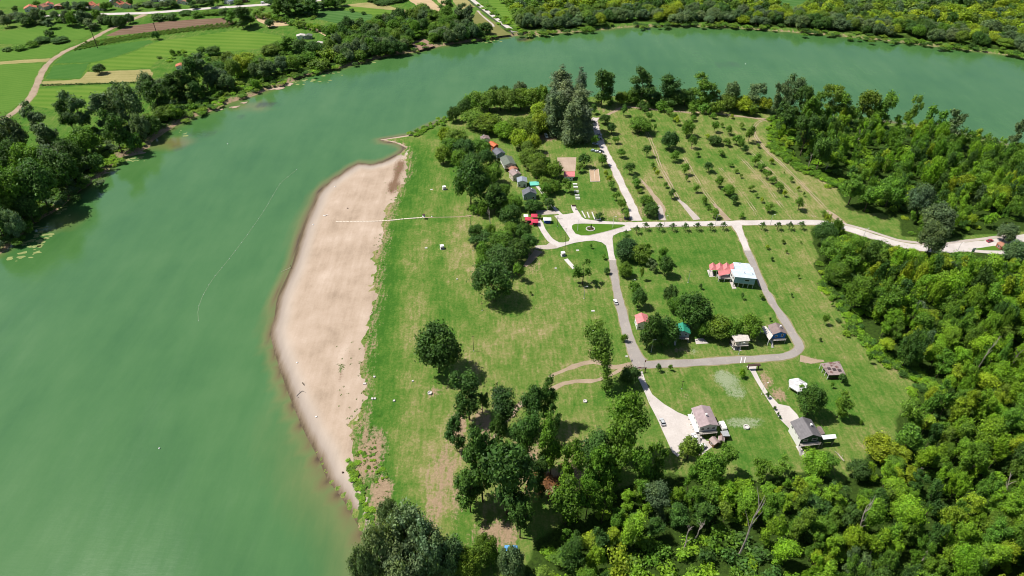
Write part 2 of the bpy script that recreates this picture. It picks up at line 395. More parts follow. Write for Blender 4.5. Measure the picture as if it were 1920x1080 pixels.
xs = axis(-780, 780, 3.2, [-6000, -3000, -1600, -1000], [1000, 1600, 3000, 6000])
ys = axis(90, 1060, 3.0, [-2500, -800, -200, 0, 60], [1150, 1400, 2000, 3500, 6500])
info = {}
def gz(x, y):
    z, d, ib, de = land_height(x, y); info['d'] = d; info['ib'] = ib; info['de'] = de; return z
ground_me, gx, gy = grid_mesh('ground', xs, ys, gz)

def blob(px_list, x, y, rough=0.35, seed=3):
    """soft patches given as (u, v, half width px, half height px, amount)"""
    out = np.zeros(x.shape)
    nz = (vnoise(x, y, 14, seed) + vnoise(x, y, 5, seed + 1) * 0.6) - 0.8
    for u, v, ru, rv, k in px_list:
        cx, cy = G(u, v); s = ppm(u, v); sy = (G(u, v - 1)[1] - G(u, v + 1)[1]) / 2
        q = np.sqrt(((x - cx) / (ru / s)) ** 2 + ((y - cy) / (rv * sy)) ** 2) + nz * rough
        out = np.maximum(out, k * np.clip(1.35 - q, 0, 1)) if k > 0 else np.minimum(out, k * np.clip(1.35 - q, 0, 1))
    return out
FOREST_R = [(1446, 214), (1452, 268), (1466, 288), (1502, 315), (1540, 328), (1573, 352), (1584, 376), (1597, 384), (1612, 400), (1650, 396), (1690, 412), (1694, 440),
            (1765, 449), (1815, 439), (1915, 432), (2060, 410), (2160, 380), (2100, 330), (1920, 286), (1750, 249), (1600, 228), (1500, 214)]
FOREST_S = [(1524, 428), (1556, 426), (1600, 441), (1655, 457), (1720, 471), (1830, 478), (1925, 470), (2050, 470), (2300, 800), (2300, 1400), (900, 1400), (985, 1095), (1010, 1020), (1055, 985),
            (1110, 945), (1180, 915), (1250, 892), (1300, 900), (1350, 905), (1400, 908), (1450, 905), (1490, 893), (1545, 893), (1580, 922), (1600, 893), (1640, 853),
            (1690, 826), (1684, 790), (1716, 745), (1728, 712), (1694, 690), (1667, 678), (1627, 643), (1602, 608), (1568, 560), (1545, 522), (1530, 500), (1540, 478), (1528, 452)]
FR_W, FS_W = PXL(FOREST_R), PXL(FOREST_S)
park_tracks = {
    'a': [(1242, 412), (1239, 387), (1227, 369), (1213, 350), (1199, 335)],
    'b': [(1310, 412), (1291, 394), (1273, 375), (1255, 342), (1239, 314), (1230, 290), (1222, 268), (1213, 248)],
    'c': [(1365, 412), (1340, 384), (1322, 360), (1303, 332), (1291, 311), (1283, 296)],
    'd': [(1426, 411), (1401, 375), (1377, 345), (1350, 315)],
    'e': [(1487, 411), (1456, 375), (1435, 345), (1404, 311), (1384, 290)],
    'f': [(1527, 407), (1496, 372), (1466, 342), (1435, 311), (1405, 283)],
    'g': [(1580, 419), (1554, 397), (1527, 369), (1496, 338), (1466, 308), (1438, 283), (1417, 256), (1414, 240), (1424, 228), (1441, 224)]}
north_track = [(1441, 224), (1420, 222), (1386, 218), (1343, 213), (1303, 211), (1242, 207), (1196, 202), (1169, 201), (1150, 210), (1132, 219), (1118, 223)]
low_track_1 = [(1190, 686), (1179, 684), (1151, 688), (1130, 682), (1114, 679), (1085, 684), (1052, 696), (1030, 708)]
low_track_2 = [(1165, 690), (1150, 700), (1119, 713), (1080, 715), (1046, 725), (1007, 746), (981, 757), (962, 771), (940, 800), (920, 840)]

d, ib, de = info['d'], info['ib'], info['de']
near_land = inside(gx, gy, NEAR_POLY); far_land = inside(gx, gy, FAR_POLY)
# how straw-like the grass is, place by place
dry = np.full(gx.shape, 0.44)
band = np.interp(np.where(ib, 0, de), [0, 3, 9, 18, 26, 36, 48, 60, 85], [0.62, 0.30, 0.16, 0.42, 0.50, 0.24, 0.46, 0.52, 0.42])
left_strip = np.clip(1.4 - de / 75.0, 0, 1) * near_land
dry = dry * (1 - left_strip) + band * left_strip
dry += blob([(1330, 310, 230, 110, 0.10), (1640, 560, 160, 170, 0.10), (1540, 350, 90, 60, 0.16), (1050, 640, 120, 60, 0.08), (800, 800, 80, 100, 0.10), (835, 850, 44, 130, 0.38), (800, 700, 24, 90, 0.18), (900, 900, 60, 80, 0.2), (1060, 850, 80, 60, 0.15), (770, 640, 20, 120, 0.12), (900, 640, 80, 40, 0.12), (870, 450, 40, 80, 0.22),
             (1100, 820, 70, 60, 0.10), (940, 560, 60, 50, 0.12), (780, 720, 40, 60, 0.12), (1040, 540, 90, 50, 0.08), (1000, 620, 110, 30, 0.12), (1145, 400, 60, 12, 0.3), (1500, 465, 90, 40, 0.08)], gx, gy)
dry += blob([(1300, 470, 130, 60, -0.14), (1340, 560, 130, 60, -0.12), (1400, 800, 120, 60, -0.08), (1600, 740, 110, 60, -0.12), (1105, 370, 50, 40, -0.2), (1060, 430, 20, 18, -0.2), (1110, 470, 50, 30, -0.25),
             (1330, 300, 130, 18, -0.16), (800, 330, 40, 60, -0.12), (860, 600, 50, 40, -0.12), (1300, 720, 80, 30, -0.05), (720, 560, 25, 120, -0.12), (735, 760, 25, 100, -0.12)], gx, gy)
dry[far_land] = 0.30
dry += np.where(far_land, 0.16 * (vnoise(gx, gy, 60, 11) - 0.5), 0)
for key, tr in list(park_tracks.items()) + [('n', north_track), ('l', low_track_1), ('m', low_track_2)]:
    q = seg_dist(gx, gy, PXL(tr)); dry += 0.14 * np.clip(1.2 - q / 5.0, 0, 1)
soil = np.where((d < 4.5) & (d > -30) & ~ib, 0.62 - 0.10 * np.maximum(d, 0), 0)
soil = np.maximum(soil, np.where(far_land & (d > 0) & (gx < 60), 0.85 - 0.085 * d, 0))
soil = np.maximum(soil, np.where(near_land & ~ib & (de < 12), 0.62 - 0.055 * de, 0))
soil = np.maximum(soil, blob([(905, 810, 22, 46, 0.95), (860, 795, 22, 36, 0.85), (830, 905, 22, 75, 0.62), (810, 960, 20, 60, 0.6), (1040, 900, 40, 30, 1.0), (1000, 870, 18, 20, 0.6), (925, 1000, 44, 30, 0.8),
                        (985, 870, 34, 60, 0.85), (815, 735, 18, 12, 0.6), (1085, 890, 36, 44, 0.7), (1287, 745, 12, 5, 0.8), (1436, 715, 12, 20, 0.65), (1460, 742, 20, 16, 0.85), (1030, 258, 30, 8, 0.75), (1024, 290, 9, 9, 0.7),
                        (1270, 655, 22, 5, 0.55), (1365, 662, 12, 6, 0.5), (1104, 655, 6, 4, 0.7), (1525, 676, 30, 6, 0.75), (1040, 320, 14, 22, 0.45), (945, 470, 60, 60, 0.35), (885, 405, 26, 5, 0.5), (1205, 395, 20, 16, 0.5),
                        (1170, 412, 30, 5, 0.6), (985, 470, 40, 12, 0.55), (1000, 500, 20, 16, 0.45), (790, 90, 25, 8, 0.8), (870, 40, 20, 12, 0.4), (920, 50, 12, 10, 0.6), (1150, 205, 30, 8, 0.5), (1570, 900, 8, 20, 0.5), (698, 855, 30, 60, 1.1), (690, 812, 24, 18, 0.8), (714, 915, 24, 40, 1.1), (845, 870, 22, 90, 0.55), (860, 930, 24, 60, 0.55), (800, 890, 10, 80, 0.5)], gx, gy, 0.5))
pale = blob([(1362, 708, 26, 22, 0.8), (1380, 735, 22, 20, 0.7), (1245, 700, 18, 8, 0.6), (1300, 660, 20, 5, 0.6), (1395, 790, 46, 12, 0.7), (1440, 655, 25, 5, 0.5), (1425, 560, 14, 10, 0.45), (1660, 430, 24, 10, 0.4), (1290, 460, 40, 20, 0.25)], gx, gy, 1.0)
weed = np.zeros(gx.shape)
for poly in (FR_W, FS_W):
    weed = np.maximum(weed, np.where(inside(gx, gy, poly), 1.0, np.clip(0.62 - seg_dist(gx, gy, poly + poly[:1]) / 9.0, 0, 1)))
weed *= near_land
fs = np.minimum(seg_dist(gx, gy, FAR), 1e9)
weed = np.maximum(weed, np.where(far_land, np.clip(0.9 - np.maximum(fs - 4, 0) / 40.0, 0, 0.75), 0))
weed = np.where((d < 3.0) | (far_land & (d < 7.0)), 0, weed)
for nm, arr in (('dry', dry), ('soil', soil), ('pale', pale), ('weed', weed)): attr(ground_me, nm, arr)
link('ground', ground_me, M_GRASS, kind='structure', label='green and straw coloured meadow grass of the river bend')

# river
wx = axis(-700, 700, 6.0, [-6000, -3000, -1500, -900], [900, 1500, 3000, 6000]); wy = axis(80, 1000, 6.0, [-2500, -800, -100], [1300, 2000, 4000, 6500])
river_me, rx, ry = grid_mesh('river', wx, wy, lambda x, y: np.full(x.shape, WATER_Z))
dn = seg_dist(rx, ry, NEAR); df = seg_dist(rx, ry, FAR)
silt = np.clip(1 - dn / 8.0, 0, 1) * 1.1 * np.clip((ry < 520) * 1.0, 0, 1)
cx0, cy0 = G(590, 760)
lower = np.clip((G(500, 700)[1] - ry) / 60.0, 0, 1)
silt = np.maximum(silt, lower * np.clip(1.05 - dn / 28.0, 0, 1) * 0.62)
silt = np.maximum(silt, np.clip(1 - df / 9.0, 0, 1) * 0.55)
silt = np.maximum(silt, blob([(320, 262, 50, 14, 0.7), (120, 410, 50, 24, 0.5), (470, 195, 50, 12, 0.55), (745, 292, 24, 6, 0.6), (985, 70, 14, 4, 0.9)], rx, ry, 0.5, 21))
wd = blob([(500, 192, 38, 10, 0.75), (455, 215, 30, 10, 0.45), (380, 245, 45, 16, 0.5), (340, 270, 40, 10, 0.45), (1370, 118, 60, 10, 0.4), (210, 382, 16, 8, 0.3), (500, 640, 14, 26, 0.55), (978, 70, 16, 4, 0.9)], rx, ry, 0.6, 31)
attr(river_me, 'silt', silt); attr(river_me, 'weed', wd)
link('river', river_me, M_WATER, kind='structure', label='broad green river bending round the peninsula')

# beach: a sand sheet that runs in under the turf at its upper edge
bxs = np.arange(-190, -40, 1.3); bys = np.arange(128, 560, 1.5)
binfo = {}
def bz(x, y):
    z, d_, ib_, de_ = land_height(x, y)
    s = np.where(ib_ | (d_ < 0.5), de_, -de_)
    nz = vnoise(x, y, 9, 5) + 0.6 * vnoise(x, y, 3.2, 6) - 0.8
    lift = np.clip(s * 0.05 + nz * 0.30 + 0.16 * (vnoise(x, y, 1.6, 8) - 0.5), -0.45, 0.07)
    far_out = (~ib_) & ((d_ < -14) | ((de_ > 12) & (d_ > 0.5)))
    binfo['d'] = d_; binfo['s'] = s; binfo['far'] = far_out
    return z + np.where(far_out, -0.6, lift)
beach_me, bx_, by_ = grid_mesh('sand_beach', bxs, bys, bz)
attr(beach_me, 'shore', np.clip(binfo['d'], 0, 60))
bs = blob([(745, 325, 14, 45, 0.8), (728, 395, 10, 20, 0.45), (700, 850, 26, 60, 0.95), (690, 815, 26, 22, 0.7), (712, 915, 20, 40, 0.9), (640, 700, 10, 26, 0.35), (708, 540, 7, 60, 0.35)], bx_, by_, 0.5)
bw = blob([(684, 855, 14, 34, 0.85), (662, 870, 9, 20, 0.5), (680, 935, 9, 70, 1.0), (667, 895, 7, 36, 1.0), (640, 690, 9, 12, 0.62), (655, 655, 18, 22, 0.42), (683, 440, 8, 14, 0.4), (640, 740, 6, 26, 0.42), (665, 780, 10, 20, 0.5), (698, 520, 6, 60, 0.42), (722, 890, 6, 40, 0.8), (690, 640, 10, 50, 0.5), (695, 960, 10, 40, 0.9)], bx_, by_, 0.4)
attr(beach_me, 'soil', bs); attr(beach_me, 'weed', bw)
# drop the cells that lie far from the sand
bm = bmesh.new(); bm.from_mesh(beach_me); bm.verts.ensure_lookup_table()
bmesh.ops.delete(bm, geom=[v_ for v_, k in zip(bm.verts, binfo['far']) if k], context='VERTS'); bm.to_mesh(beach_me); bm.free()
link('sand_beach', beach_me, M_SAND, kind='structure', label='long pale sand beach curving along the water')

# ------------------------------------------------------------------ flat sheets: roads, tracks, fields
def strip(name, px, width, z, mat, jitter=0.12, kind='structure', step=2.5, world=False, **k):
    pts = [np.array(p, float) for p in (px if world else PXL(px))]
    ws = width if hasattr(width, '__len__') else [width] * len(pts)
    pts = [np.append(p, w) for p, w in zip(pts, ws)]
    P = np.array(smooth_line(pts, step))
    t = np.gradient(P[:, :2], axis=0); t /= np.linalg.norm(t, axis=1)[:, None] + 1e-9
    n = np.stack([-t[:, 1], t[:, 0]], 1)
    jl = (vnoise(P[:, 0], P[:, 1], 6, 41) - 0.5) * 2 * jitter; jr = (vnoise(P[:, 0], P[:, 1], 6, 42) - 0.5) * 2 * jitter
    jl += (vnoise(P[:, 0], P[:, 1], 2.2, 43) - 0.5) * jitter; jr += (vnoise(P[:, 0], P[:, 1], 2.2, 44) - 0.5) * jitter
    w = P[:, 2]
    A = P[:, :2] + n * (w / 2 + jl)[:, None]; B = P[:, :2] - n * (w / 2 + jr)[:, None]
    m = len(P); vv = np.zeros((2 * m, 3)); vv[:m, :2] = A; vv[m:, :2] = B; vv[:, 2] = z
    i = np.arange(m - 1)
    return link(name, np_mesh(name, vv, np.stack([i + m, i + 1 + m, i + 1, i], 1)), mat, kind=kind, **k)
def sheet(name, px, z, mat, jitter=0.4, step=3.0, world=False, kind='structure', **k):
    p = list(px) if world else PXL(px)
    out = []
    for i in range(len(p)):
        a, b = np.array(p[i]), np.array(p[(i + 1) % len(p)]); n = max(1, int(np.linalg.norm(b - a) / step))
        for j in range(n): out.append(a + (b - a) * j / n)
    P = np.array(out)
    if jitter:
        P[:, 0] += (vnoise(P[:, 0], P[:, 1], 7, 51) - 0.5) * 2 * jitter; P[:, 1] += (vnoise(P[:, 0], P[:, 1], 7, 52) - 0.5) * 2 * jitter
    area = np.sum(P[:, 0] * np.roll(P[:, 1], -1) - np.roll(P[:, 0], -1) * P[:, 1])
    if area < 0: P = P[::-1]
    tr = []
    for a, b, c in tessellate_polygon([[Vector((q[0], q[1], 0)) for q in P]]):
        cr = (P[b][0]-P[a][0])*(P[c][1]-P[a][1]) - (P[b][1]-P[a][1])*(P[c][0]-P[a][0])
        tr.append((a, b, c) if cr > 0 else (c, b, a))
    return link(name, np_mesh(name, np.column_stack([P, np.full(len(P), z)]), tris=tr), mat, kind=kind, **k)

M_VERGE = field_mat('dusty worn verge', (0.15, 0.16, 0.05), (0.34, 0.28, 0.17), 0, 0, 0.25)
def road(name, px, width, z, mat, jitter):
    ws = list(width) if hasattr(width, '__len__') else [width] * len(px)
    strip('road_verge', px, [w + 1.1 for w in ws], z - 0.055, M_VERGE, 0.75, step=1.5)
    return strip(name, px, ws, z, mat, jitter, step=1.5)
# paved ways on the peninsula
road('main_road', [(1176, 422), (1230, 421), (1300, 420), (1400, 418), (1520, 417), (1556, 421), (1600, 432), (1650, 448), (1700, 461), (1760, 467), (1810, 463), (1860, 456), (1920, 446), (2060, 424)],
      [6.2, 5.6, 5.4, 5.4, 5.4, 5.6, 6.2, 6.2, 6.2, 7.5, 8.5, 7.0, 7, 7], 0.10, M_CONC, 0.22)
strip('lay_by', [(1806, 467), (1840, 470), (1880, 473), (1940, 477)], 5.0, 0.085, M_CONC, 0.1)
strip('footpath', [(1578, 419), (1620, 430), (1670, 446), (1695, 452), (1760, 458), (1800, 453), (1850, 447), (1905, 439)], 2.4, 0.07, M_GRAV, 0.15)
plaza = [(1056, 402), (1075.5, 399.5), (1072, 392), (1070, 385), (1078, 384.5), (1081, 391), (1085, 398), (1090, 407), (1096, 411), (1113, 413.5), (1140.5, 415.5), (1180, 417.5), (1180, 426.5), (1184, 431.5), (1162, 436), (1150, 442), (1148, 447),
         (1149, 459), (1151, 475), (1155, 488), (1142, 488), (1139, 472), (1136, 461), (1128.5, 455), (1114, 451), (1098, 452), (1080, 455), (1066, 459), (1047, 464), (1040, 459),
         (1047, 454.5), (1056, 455), (1066, 453), (1068, 448), (1062, 437), (1051, 422), (1044, 410), (1039, 405), (1049, 402.5)]
sheet('plaza', plaza, 0.125, M_CONC, 0.25, 1.5)
sheet('side_road', [(1047, 465), (1027, 467.5), (1004, 466.5), (1004, 461), (1025, 459), (1032, 454), (1040, 455), (1047, 455)], 0.09, M_GRAV, 0.2, 2.0)
strip('cafe_drive', [(1043, 457), (1032, 450), (1024, 440), (1017, 429), (1012, 419), (1006, 413)], [4.6, 4.2, 3.8, 3.6, 4.5, 5], 0.105, M_CONC, 0.15)
strip('grove_path', [(1053, 403), (1043, 394), (1034, 384), (1026, 374), (1018, 363), (1008, 350), (1000, 342)], 2.2, 0.075, M_CONC, 0.15)
sheet('cafe_forecourt', [(1004, 394), (1042, 395), (1048, 401), (1020, 403), (1006, 404)], 0.06, M_GRAV, 0.4)
strip('grove_lane', [(967, 388), (955, 383), (945, 379), (938, 380)], 3.0, 0.06, M_GRAV, 0.3)
island = [(1072, 424), (1075, 421.5), (1080, 420.3), (1092, 419.6), (1130, 420.6), (1166, 421.4), (1171, 422.2), (1172, 423.6), (1165, 426.6), (1134.5, 435), (1104, 442), (1090, 442), (1079, 438.6), (1073, 430)]
IS = PXL(island); c_is = np.mean(IS, axis=0)
kb = MB(); isl = IS if np.sum([a[0]*b[1]-b[0]*a[1] for a, b in zip(IS, IS[1:] + IS[:1])]) > 0 else IS[::-1]
for a, b in zip(isl, isl[1:] + isl[:1]):
    a = np.array(a); b = np.array(b); t = (b - a) / np.linalg.norm(b - a); n_ = np.array([t[1], -t[0]]) * 0.25
    kb.hexa([(*a, .1), (*(a + n_), .1), (*(b + n_), .1), (*b, .1), (*a, .27), (*(a + n_), .27), (*(b + n_), .27), (*b, .27)])
kb.build('kerb', M_CONC, kind='structure')
M_LAWN = field_mat('watered lawn', (0.045, 0.125, 0.010), (0.10, 0.185, 0.022), 0, 0, 0.1)
sheet('traffic_island_lawn', island, 0.24, M_LAWN, 0)
sheet('traffic_wedge_lawn', [(1820, 467.5), (1862, 461.5), (1880, 460), (1876, 470.5), (1845, 469.5)], 0.13, M_LAWN, 0.1)
road('asphalt_road', [(1148.5, 486), (1151, 510), (1156, 540), (1162, 570), (1170, 600), (1178, 630), (1187, 655), (1194, 672), (1200, 680)], [4.1, 4.3, 4.5, 5, 5.2, 5.4, 6, 7, 8], 0.10, M_ASPH, 0.3)
road('asphalt_road', [(1186, 684.5), (1210, 684), (1240, 683), (1280, 681), (1320, 679), (1380, 675), (1430, 672), (1465, 668.5), (1487, 663), (1498, 654), (1496, 643), (1486, 626), (1470, 600), (1450, 570), (1430, 536), (1414, 500), (1401, 470)],
      [6, 5.2, 5.0, 5, 4.8, 4.6, 4.4, 4.4, 4.4, 4.4, 4.4, 4.2, 4.4, 4.2, 4.0, 3.9, 3.9], 0.105, M_ASPH, 0.3)
road('link_road', [(1401.5, 471), (1394, 452), (1387, 435), (1381, 422)], [3.9, 4, 4.4, 6.5], 0.095, M_CONC, 0.25)
for k_, (a, b) in enumerate([((1390.5, 670.5), (1388.5, 681)), ((1397.5, 670.2), (1395.5, 680.5))]):
    strip('road_line', [a, b], 0.35, 0.125, rough_mat('road paint', (0.72, 0.70, 0.68), 0.1), 0)
road('park_road', [(1194, 414), (1184, 385), (1172, 360), (1158, 330), (1146, 305), (1135, 285), (1126, 265), (1119, 246), (1114, 228), (1117, 221)], [7, 5.4, 5.2, 5.2, 5.0, 5.0, 5, 5, 5, 5], 0.085, M_CONC, 0.35)
sheet('driveway', [(1191, 697), (1205, 696), (1210, 715), (1223, 740), (1245, 758), (1272, 773), (1293, 781), (1310, 812), (1324, 826), (1337, 828), (1338, 836), (1323, 846), (1326, 852), (1305, 852), (1285, 845), (1277, 852), (1269, 856), (1260, 848), (1235.5, 792), (1217, 755), (1205, 728)], 0.09, M_CONC, 0.3, 1.5)
sheet('driveway', [(1400, 687), (1420, 686), (1418, 696), (1426, 712), (1441, 737), (1459, 757), (1480, 761), (1494, 778), (1500, 790), (1490, 812), (1482, 806), (1462, 785), (1441, 752), (1423, 722), (1408, 696)], 0.09, M_CONC, 0.3, 1.5)
strip('garden_path', [(1496, 836), (1502, 846), (1510, 860)], 2.0, 0.08, M_CONC, 0.1)
# dirt tracks
def ruts(name, px, gap, w, z, mat, **k):
    P = np.array(smooth_line(PXL(px), 3)); t = np.gradient(P, axis=0); t /= np.linalg.norm(t, axis=1)[:, None]
    n = np.stack([-t[:, 1], t[:, 0]], 1)
    for s in (-1, 1): strip('wheel_rut', [tuple(q) for q in P[::3]] if False else [tuple(q) for q in (P + n * gap * 0.5 * s)], w, z, mat, 0.35, world=True, **k)
for key, tr in park_tracks.items():
    if key == 'a': strip('dirt_track', tr, [4.5, 4.2, 3.5, 2.4, 1.2], 0.055, M_DIRT, 0.5)
    elif key in 'bc': ruts('r', tr, 1.7, 0.6, 0.055, M_DIRT)
    elif key == 'd': ruts('r', tr, 1.7, 0.25, 0.055, M_DIRT)
    else: ruts('r', tr, 1.7, 0.32 if key != 'g' else 0.6, 0.055, M_DIRT)
strip('gravel_apron', [(1243, 413), (1239, 396), (1236, 384)], [4.5, 3, 1.5], 0.07, M_GRAV, 0.4)
strip('gravel_apron', [(1307, 412), (1292, 394), (1280, 382), (1271, 374)], [5, 3.6, 3, 1.5], 0.07, M_GRAV, 0.5)
strip('gravel_apron', [(1365, 413), (1352, 398), (1338, 382)], [5, 3.2, 1.5], 0.06, M_DIRT, 0.5)
strip('gravel_apron', [(1582, 422), (1567, 408), (1550, 394)], [6, 4, 2], 0.06, M_DIRT, 0.5)
strip('dirt_track', north_track, [2.2, 2.2, 2.4, 2.2, 2.2, 2.4, 2.6, 2.6, 2.6, 3, 3], 0.055, M_DIRT, 0.5)
strip('dirt_track', low_track_1, [4, 4, 3.4, 3, 3, 2.6, 2, 1.2], 0.055, M_DIRT, 0.7)
strip('dirt_track', low_track_2, [2.5, 2.6, 2.4, 2.2, 2.4, 2.8, 3, 3, 2.4, 1.5], 0.06, M_DIRT, 0.7)
strip('dirt_track', [(1500, 671), (1520, 676), (1545, 677)], [5, 4, 1.5], 0.06, M_DIRT, 0.6)
strip('dirt_track', [(1010, 470), (1000, 482), (985, 500)], [5, 4, 2], 0.055, M_DIRT, 0.6)
# board walk from the meadow across the sand
bw_px = [(632, 413.5), (665, 414), (700, 414.5), (730, 413.5), (760, 410.5), (795, 408)]
bpts = np.array(smooth_line([tuple(G(u, v)) for u, v in bw_px], 1.9)); bt = np.gradient(bpts, axis=0); bt /= np.linalg.norm(bt, axis=1)[:, None]
bzz = land_height(bpts[:, 0], bpts[:, 1])[0] + 0.16
walk = empty('boardwalk', (float(bpts[0, 0]), float(bpts[0, 1]), float(bzz[0])), 0, 'thin pale boardwalk running across the sand to the meadow', 'boardwalk')
plank_me = MB().box(-0.9, 0.9, -0.42, 0.42, -0.06, 0.06).mesh('plank'); M_PLANK = rough_mat('bleached boards', (0.62, 0.54, 0.44), 0.2)
for p, t_, z_ in zip(bpts, bt, bzz):
    o = link('plank', plank_me, M_PLANK, walk); o.location = (p[0] - bpts[0, 0], p[1] - bpts[0, 1], z_ - bzz[0]); o.rotation_euler = (0, 0, math.atan2(t_[1], t_[0]) + rnd.uniform(-.03, .03))
strip('footpath', [(797, 408), (830, 407), (860, 406.5), (884, 404)], [0.7, 0.8, 0.9, 1.3], 0.05, M_DIRT, 0.2)
# far bank: road, highway, dike, fields
road('farm_road', [(-40, 250), (10, 222), (40, 200), (60, 178), (75, 145), (90, 120), (120, 98), (160, 80), (200, 58), (240, 40), (272, 27)], [6, 5.6, 5.4, 5.2, 5.2, 5, 5, 5, 5, 5, 7], 0.12, M_DIRT, 0.3)
strip('highway', [(-200, 40), (0, 35), (60, 33), (115, 29), (180, 27), (240, 25.5), (275, 24.5), (330, 20.5), (400, 15), (450, 12), (500, 8.5), (560, 4), (640, -3), (800, -14)], 8.0, 0.14, M_CONC, 0.1)
strip('dike_road', [(840, -40), (880, -5), (905, 15), (940, 42), (965, 60)], [5, 5, 5.2, 5.2, 5.4], 0.16, M_CONC, 0.1)
strip('dike_shaded_side', [(836, -36), (876, -2), (900, 17), (935, 44), (962, 63)], 1.6, 0.10, rough_mat('painted dike shade', (0.05, 0.05, 0.04)), 0.2)  # dark strip: shade of the sloping concrete side, put in as colour
fm = dict(
    plough=field_mat('ploughed soil', (0.125, 0.078, 0.050), (0.21, 0.14, 0.098), 7, R(8), 0.05, 0.12),
    dark=field_mat('dark green crop', (0.038, 0.118, 0.020), (0.072, 0.165, 0.034), 3, R(10), 0.05, 0.12),
    lime=field_mat('bright green crop', (0.070, 0.160, 0.018), (0.135, 0.215, 0.034), 9, R(6), 0.03, 0.16),
    lime2=field_mat('fresh green crop', (0.062, 0.150, 0.020), (0.112, 0.200, 0.034), 5, R(-20), 0.03, 0.10),
    straw=field_mat('straw stubble', (0.20, 0.19, 0.065), (0.36, 0.31, 0.14), 4, R(3), 0.06, 0.08),
    sandy=field_mat('bare harvested soil', (0.36, 0.265, 0.15), (0.52, 0.39, 0.24), 6, R(-25), 0.05, 0.08),
    corn=field_mat('rows of maize', (0.040, 0.115, 0.022), (0.085, 0.165, 0.048), 6, R(-14), 0.03, 0.25),
    olive=field_mat('mown dike grass', (0.125, 0.135, 0.04), (0.21, 0.20, 0.075), 0, 0, 0.06))
fields = [('ploughed_field', [(196, 68), (240, 49), (300, 41), (370, 36), (433, 33), (440, 49), (380, 53), (310, 57), (235, 65)], 'plough'),
          ('crop_field', [(148, 93), (210, 84), (280, 75), (287, 80), (240, 99), (200, 111), (168, 117), (100, 119), (120, 102)], 'dark'),
          ('crop_field', [(85, 148), (99, 123), (168, 118), (150, 147)], 'dark'),
          ('crop_field', [(172, 118), (240, 102), (300, 77), (380, 66), (452, 55), (530, 68), (545, 82), (480, 92), (360, 102), (300, 109), (280, 128), (160, 133), (158, 145)], 'lime'),
          ('stubble_field', [(77, 162), (81, 152), (150, 149), (163, 135), (280, 130), (287, 137), (277, 154), (160, 157)], 'straw'),
          ('crop_field', [(52, 196), (74, 166), (160, 161), (268, 158), (215, 174), (190, 200), (150, 215), (70, 200)], 'lime'),
          ('crop_field', [(-300, 130), (0, 121), (80, 119), (66, 155), (52, 182), (5, 217), (-300, 330)], 'lime2'),
          ('crop_field', [(-200, 116), (-200, 96), (0, 92), (128, 82), (148, 76), (112, 97), (96, 108), (0, 114)], 'lime2'),
          ('crop_field', [(-200, 84), (-200, 64), (0, 58), (120, 50), (215, 44), (196, 55), (150, 74), (60, 82)], 'lime2'),
          ('dirt_strip', [(-200, 120), (0, 115.5), (95, 109), (88, 116), (0, 121)], 'straw'),
          ('crop_field', [(-300, 14), (-300, -60), (60, -60), (205, -40), (210, 5), (160, 8), (70, 10), (0, 14)], 'lime2'),
          ('crop_field', [(550, 25), (590, 19), (627, 17), (697, 27), (700, 42), (690, 49), (655, 48), (613, 40)], 'corn'),
          ('stubble_field', [(474, 25), (490, 28), (517, 35), (577, 47), (614, 55), (612, 68), (600, 62), (557, 46), (505, 51), (482, 38)], 'sandy'),
          ('stubble_field', [(634, 10), (704, 3), (740, 14), (776, 22), (768, 30), (735, 19), (673, 13)], 'straw'),
          ('crop_field', [(632, 14), (673, 13), (735, 20), (768, 31), (730, 40), (700, 28), (660, 20)], 'lime'),
          ('stubble_field', [(755, -8), (802, -6), (829, 18), (812, 25), (784, 12)], 'sandy'),
          ('stubble_field', [(812, -6), (832, -6), (845, 12), (838, 18)], 'sandy'),
          ('stubble_field', [(838, -14), (866, -10), (890, 13), (876, 20), (858, 14)], 'straw'),
          ('dike_slope', [(895, 20), (932, 46), (958, 65), (920, 69), (895, 58), (885, 35)], 'olive'),
          ('crop_field', [(896, -20), (1000, -30), (975, 10), (968, 52), (944, 34)], 'lime'),
          ('crop_field', [(1448, 10), (1460, -20), (1530, -20), (1512, 12), (1500, 23), (1470, 20)], 'corn'),
          ('crop_field', [(240, -10), (470, -16), (560, -16), (540, -2), (470, 0), (300, -4)], 'lime2')]
for i, (nm, p, c) in enumerate(fields): sheet(nm, p, 0.05 + 0.004 * (i % 3), fm[c], 0.9, 4.0)
road('farm_road', [(895, 20), (907, 32), (922, 44), (926, 50)], 2.0, 0.09, M_GRAV, 0.3)
sheet('river_ramp', [(770, 82), (790, 72), (800, 75), (815, 86), (786, 94)], 0.03, rough_mat('bare red earth', (0.26, 0.17, 0.12), 0.3, 0.3), 0.6)

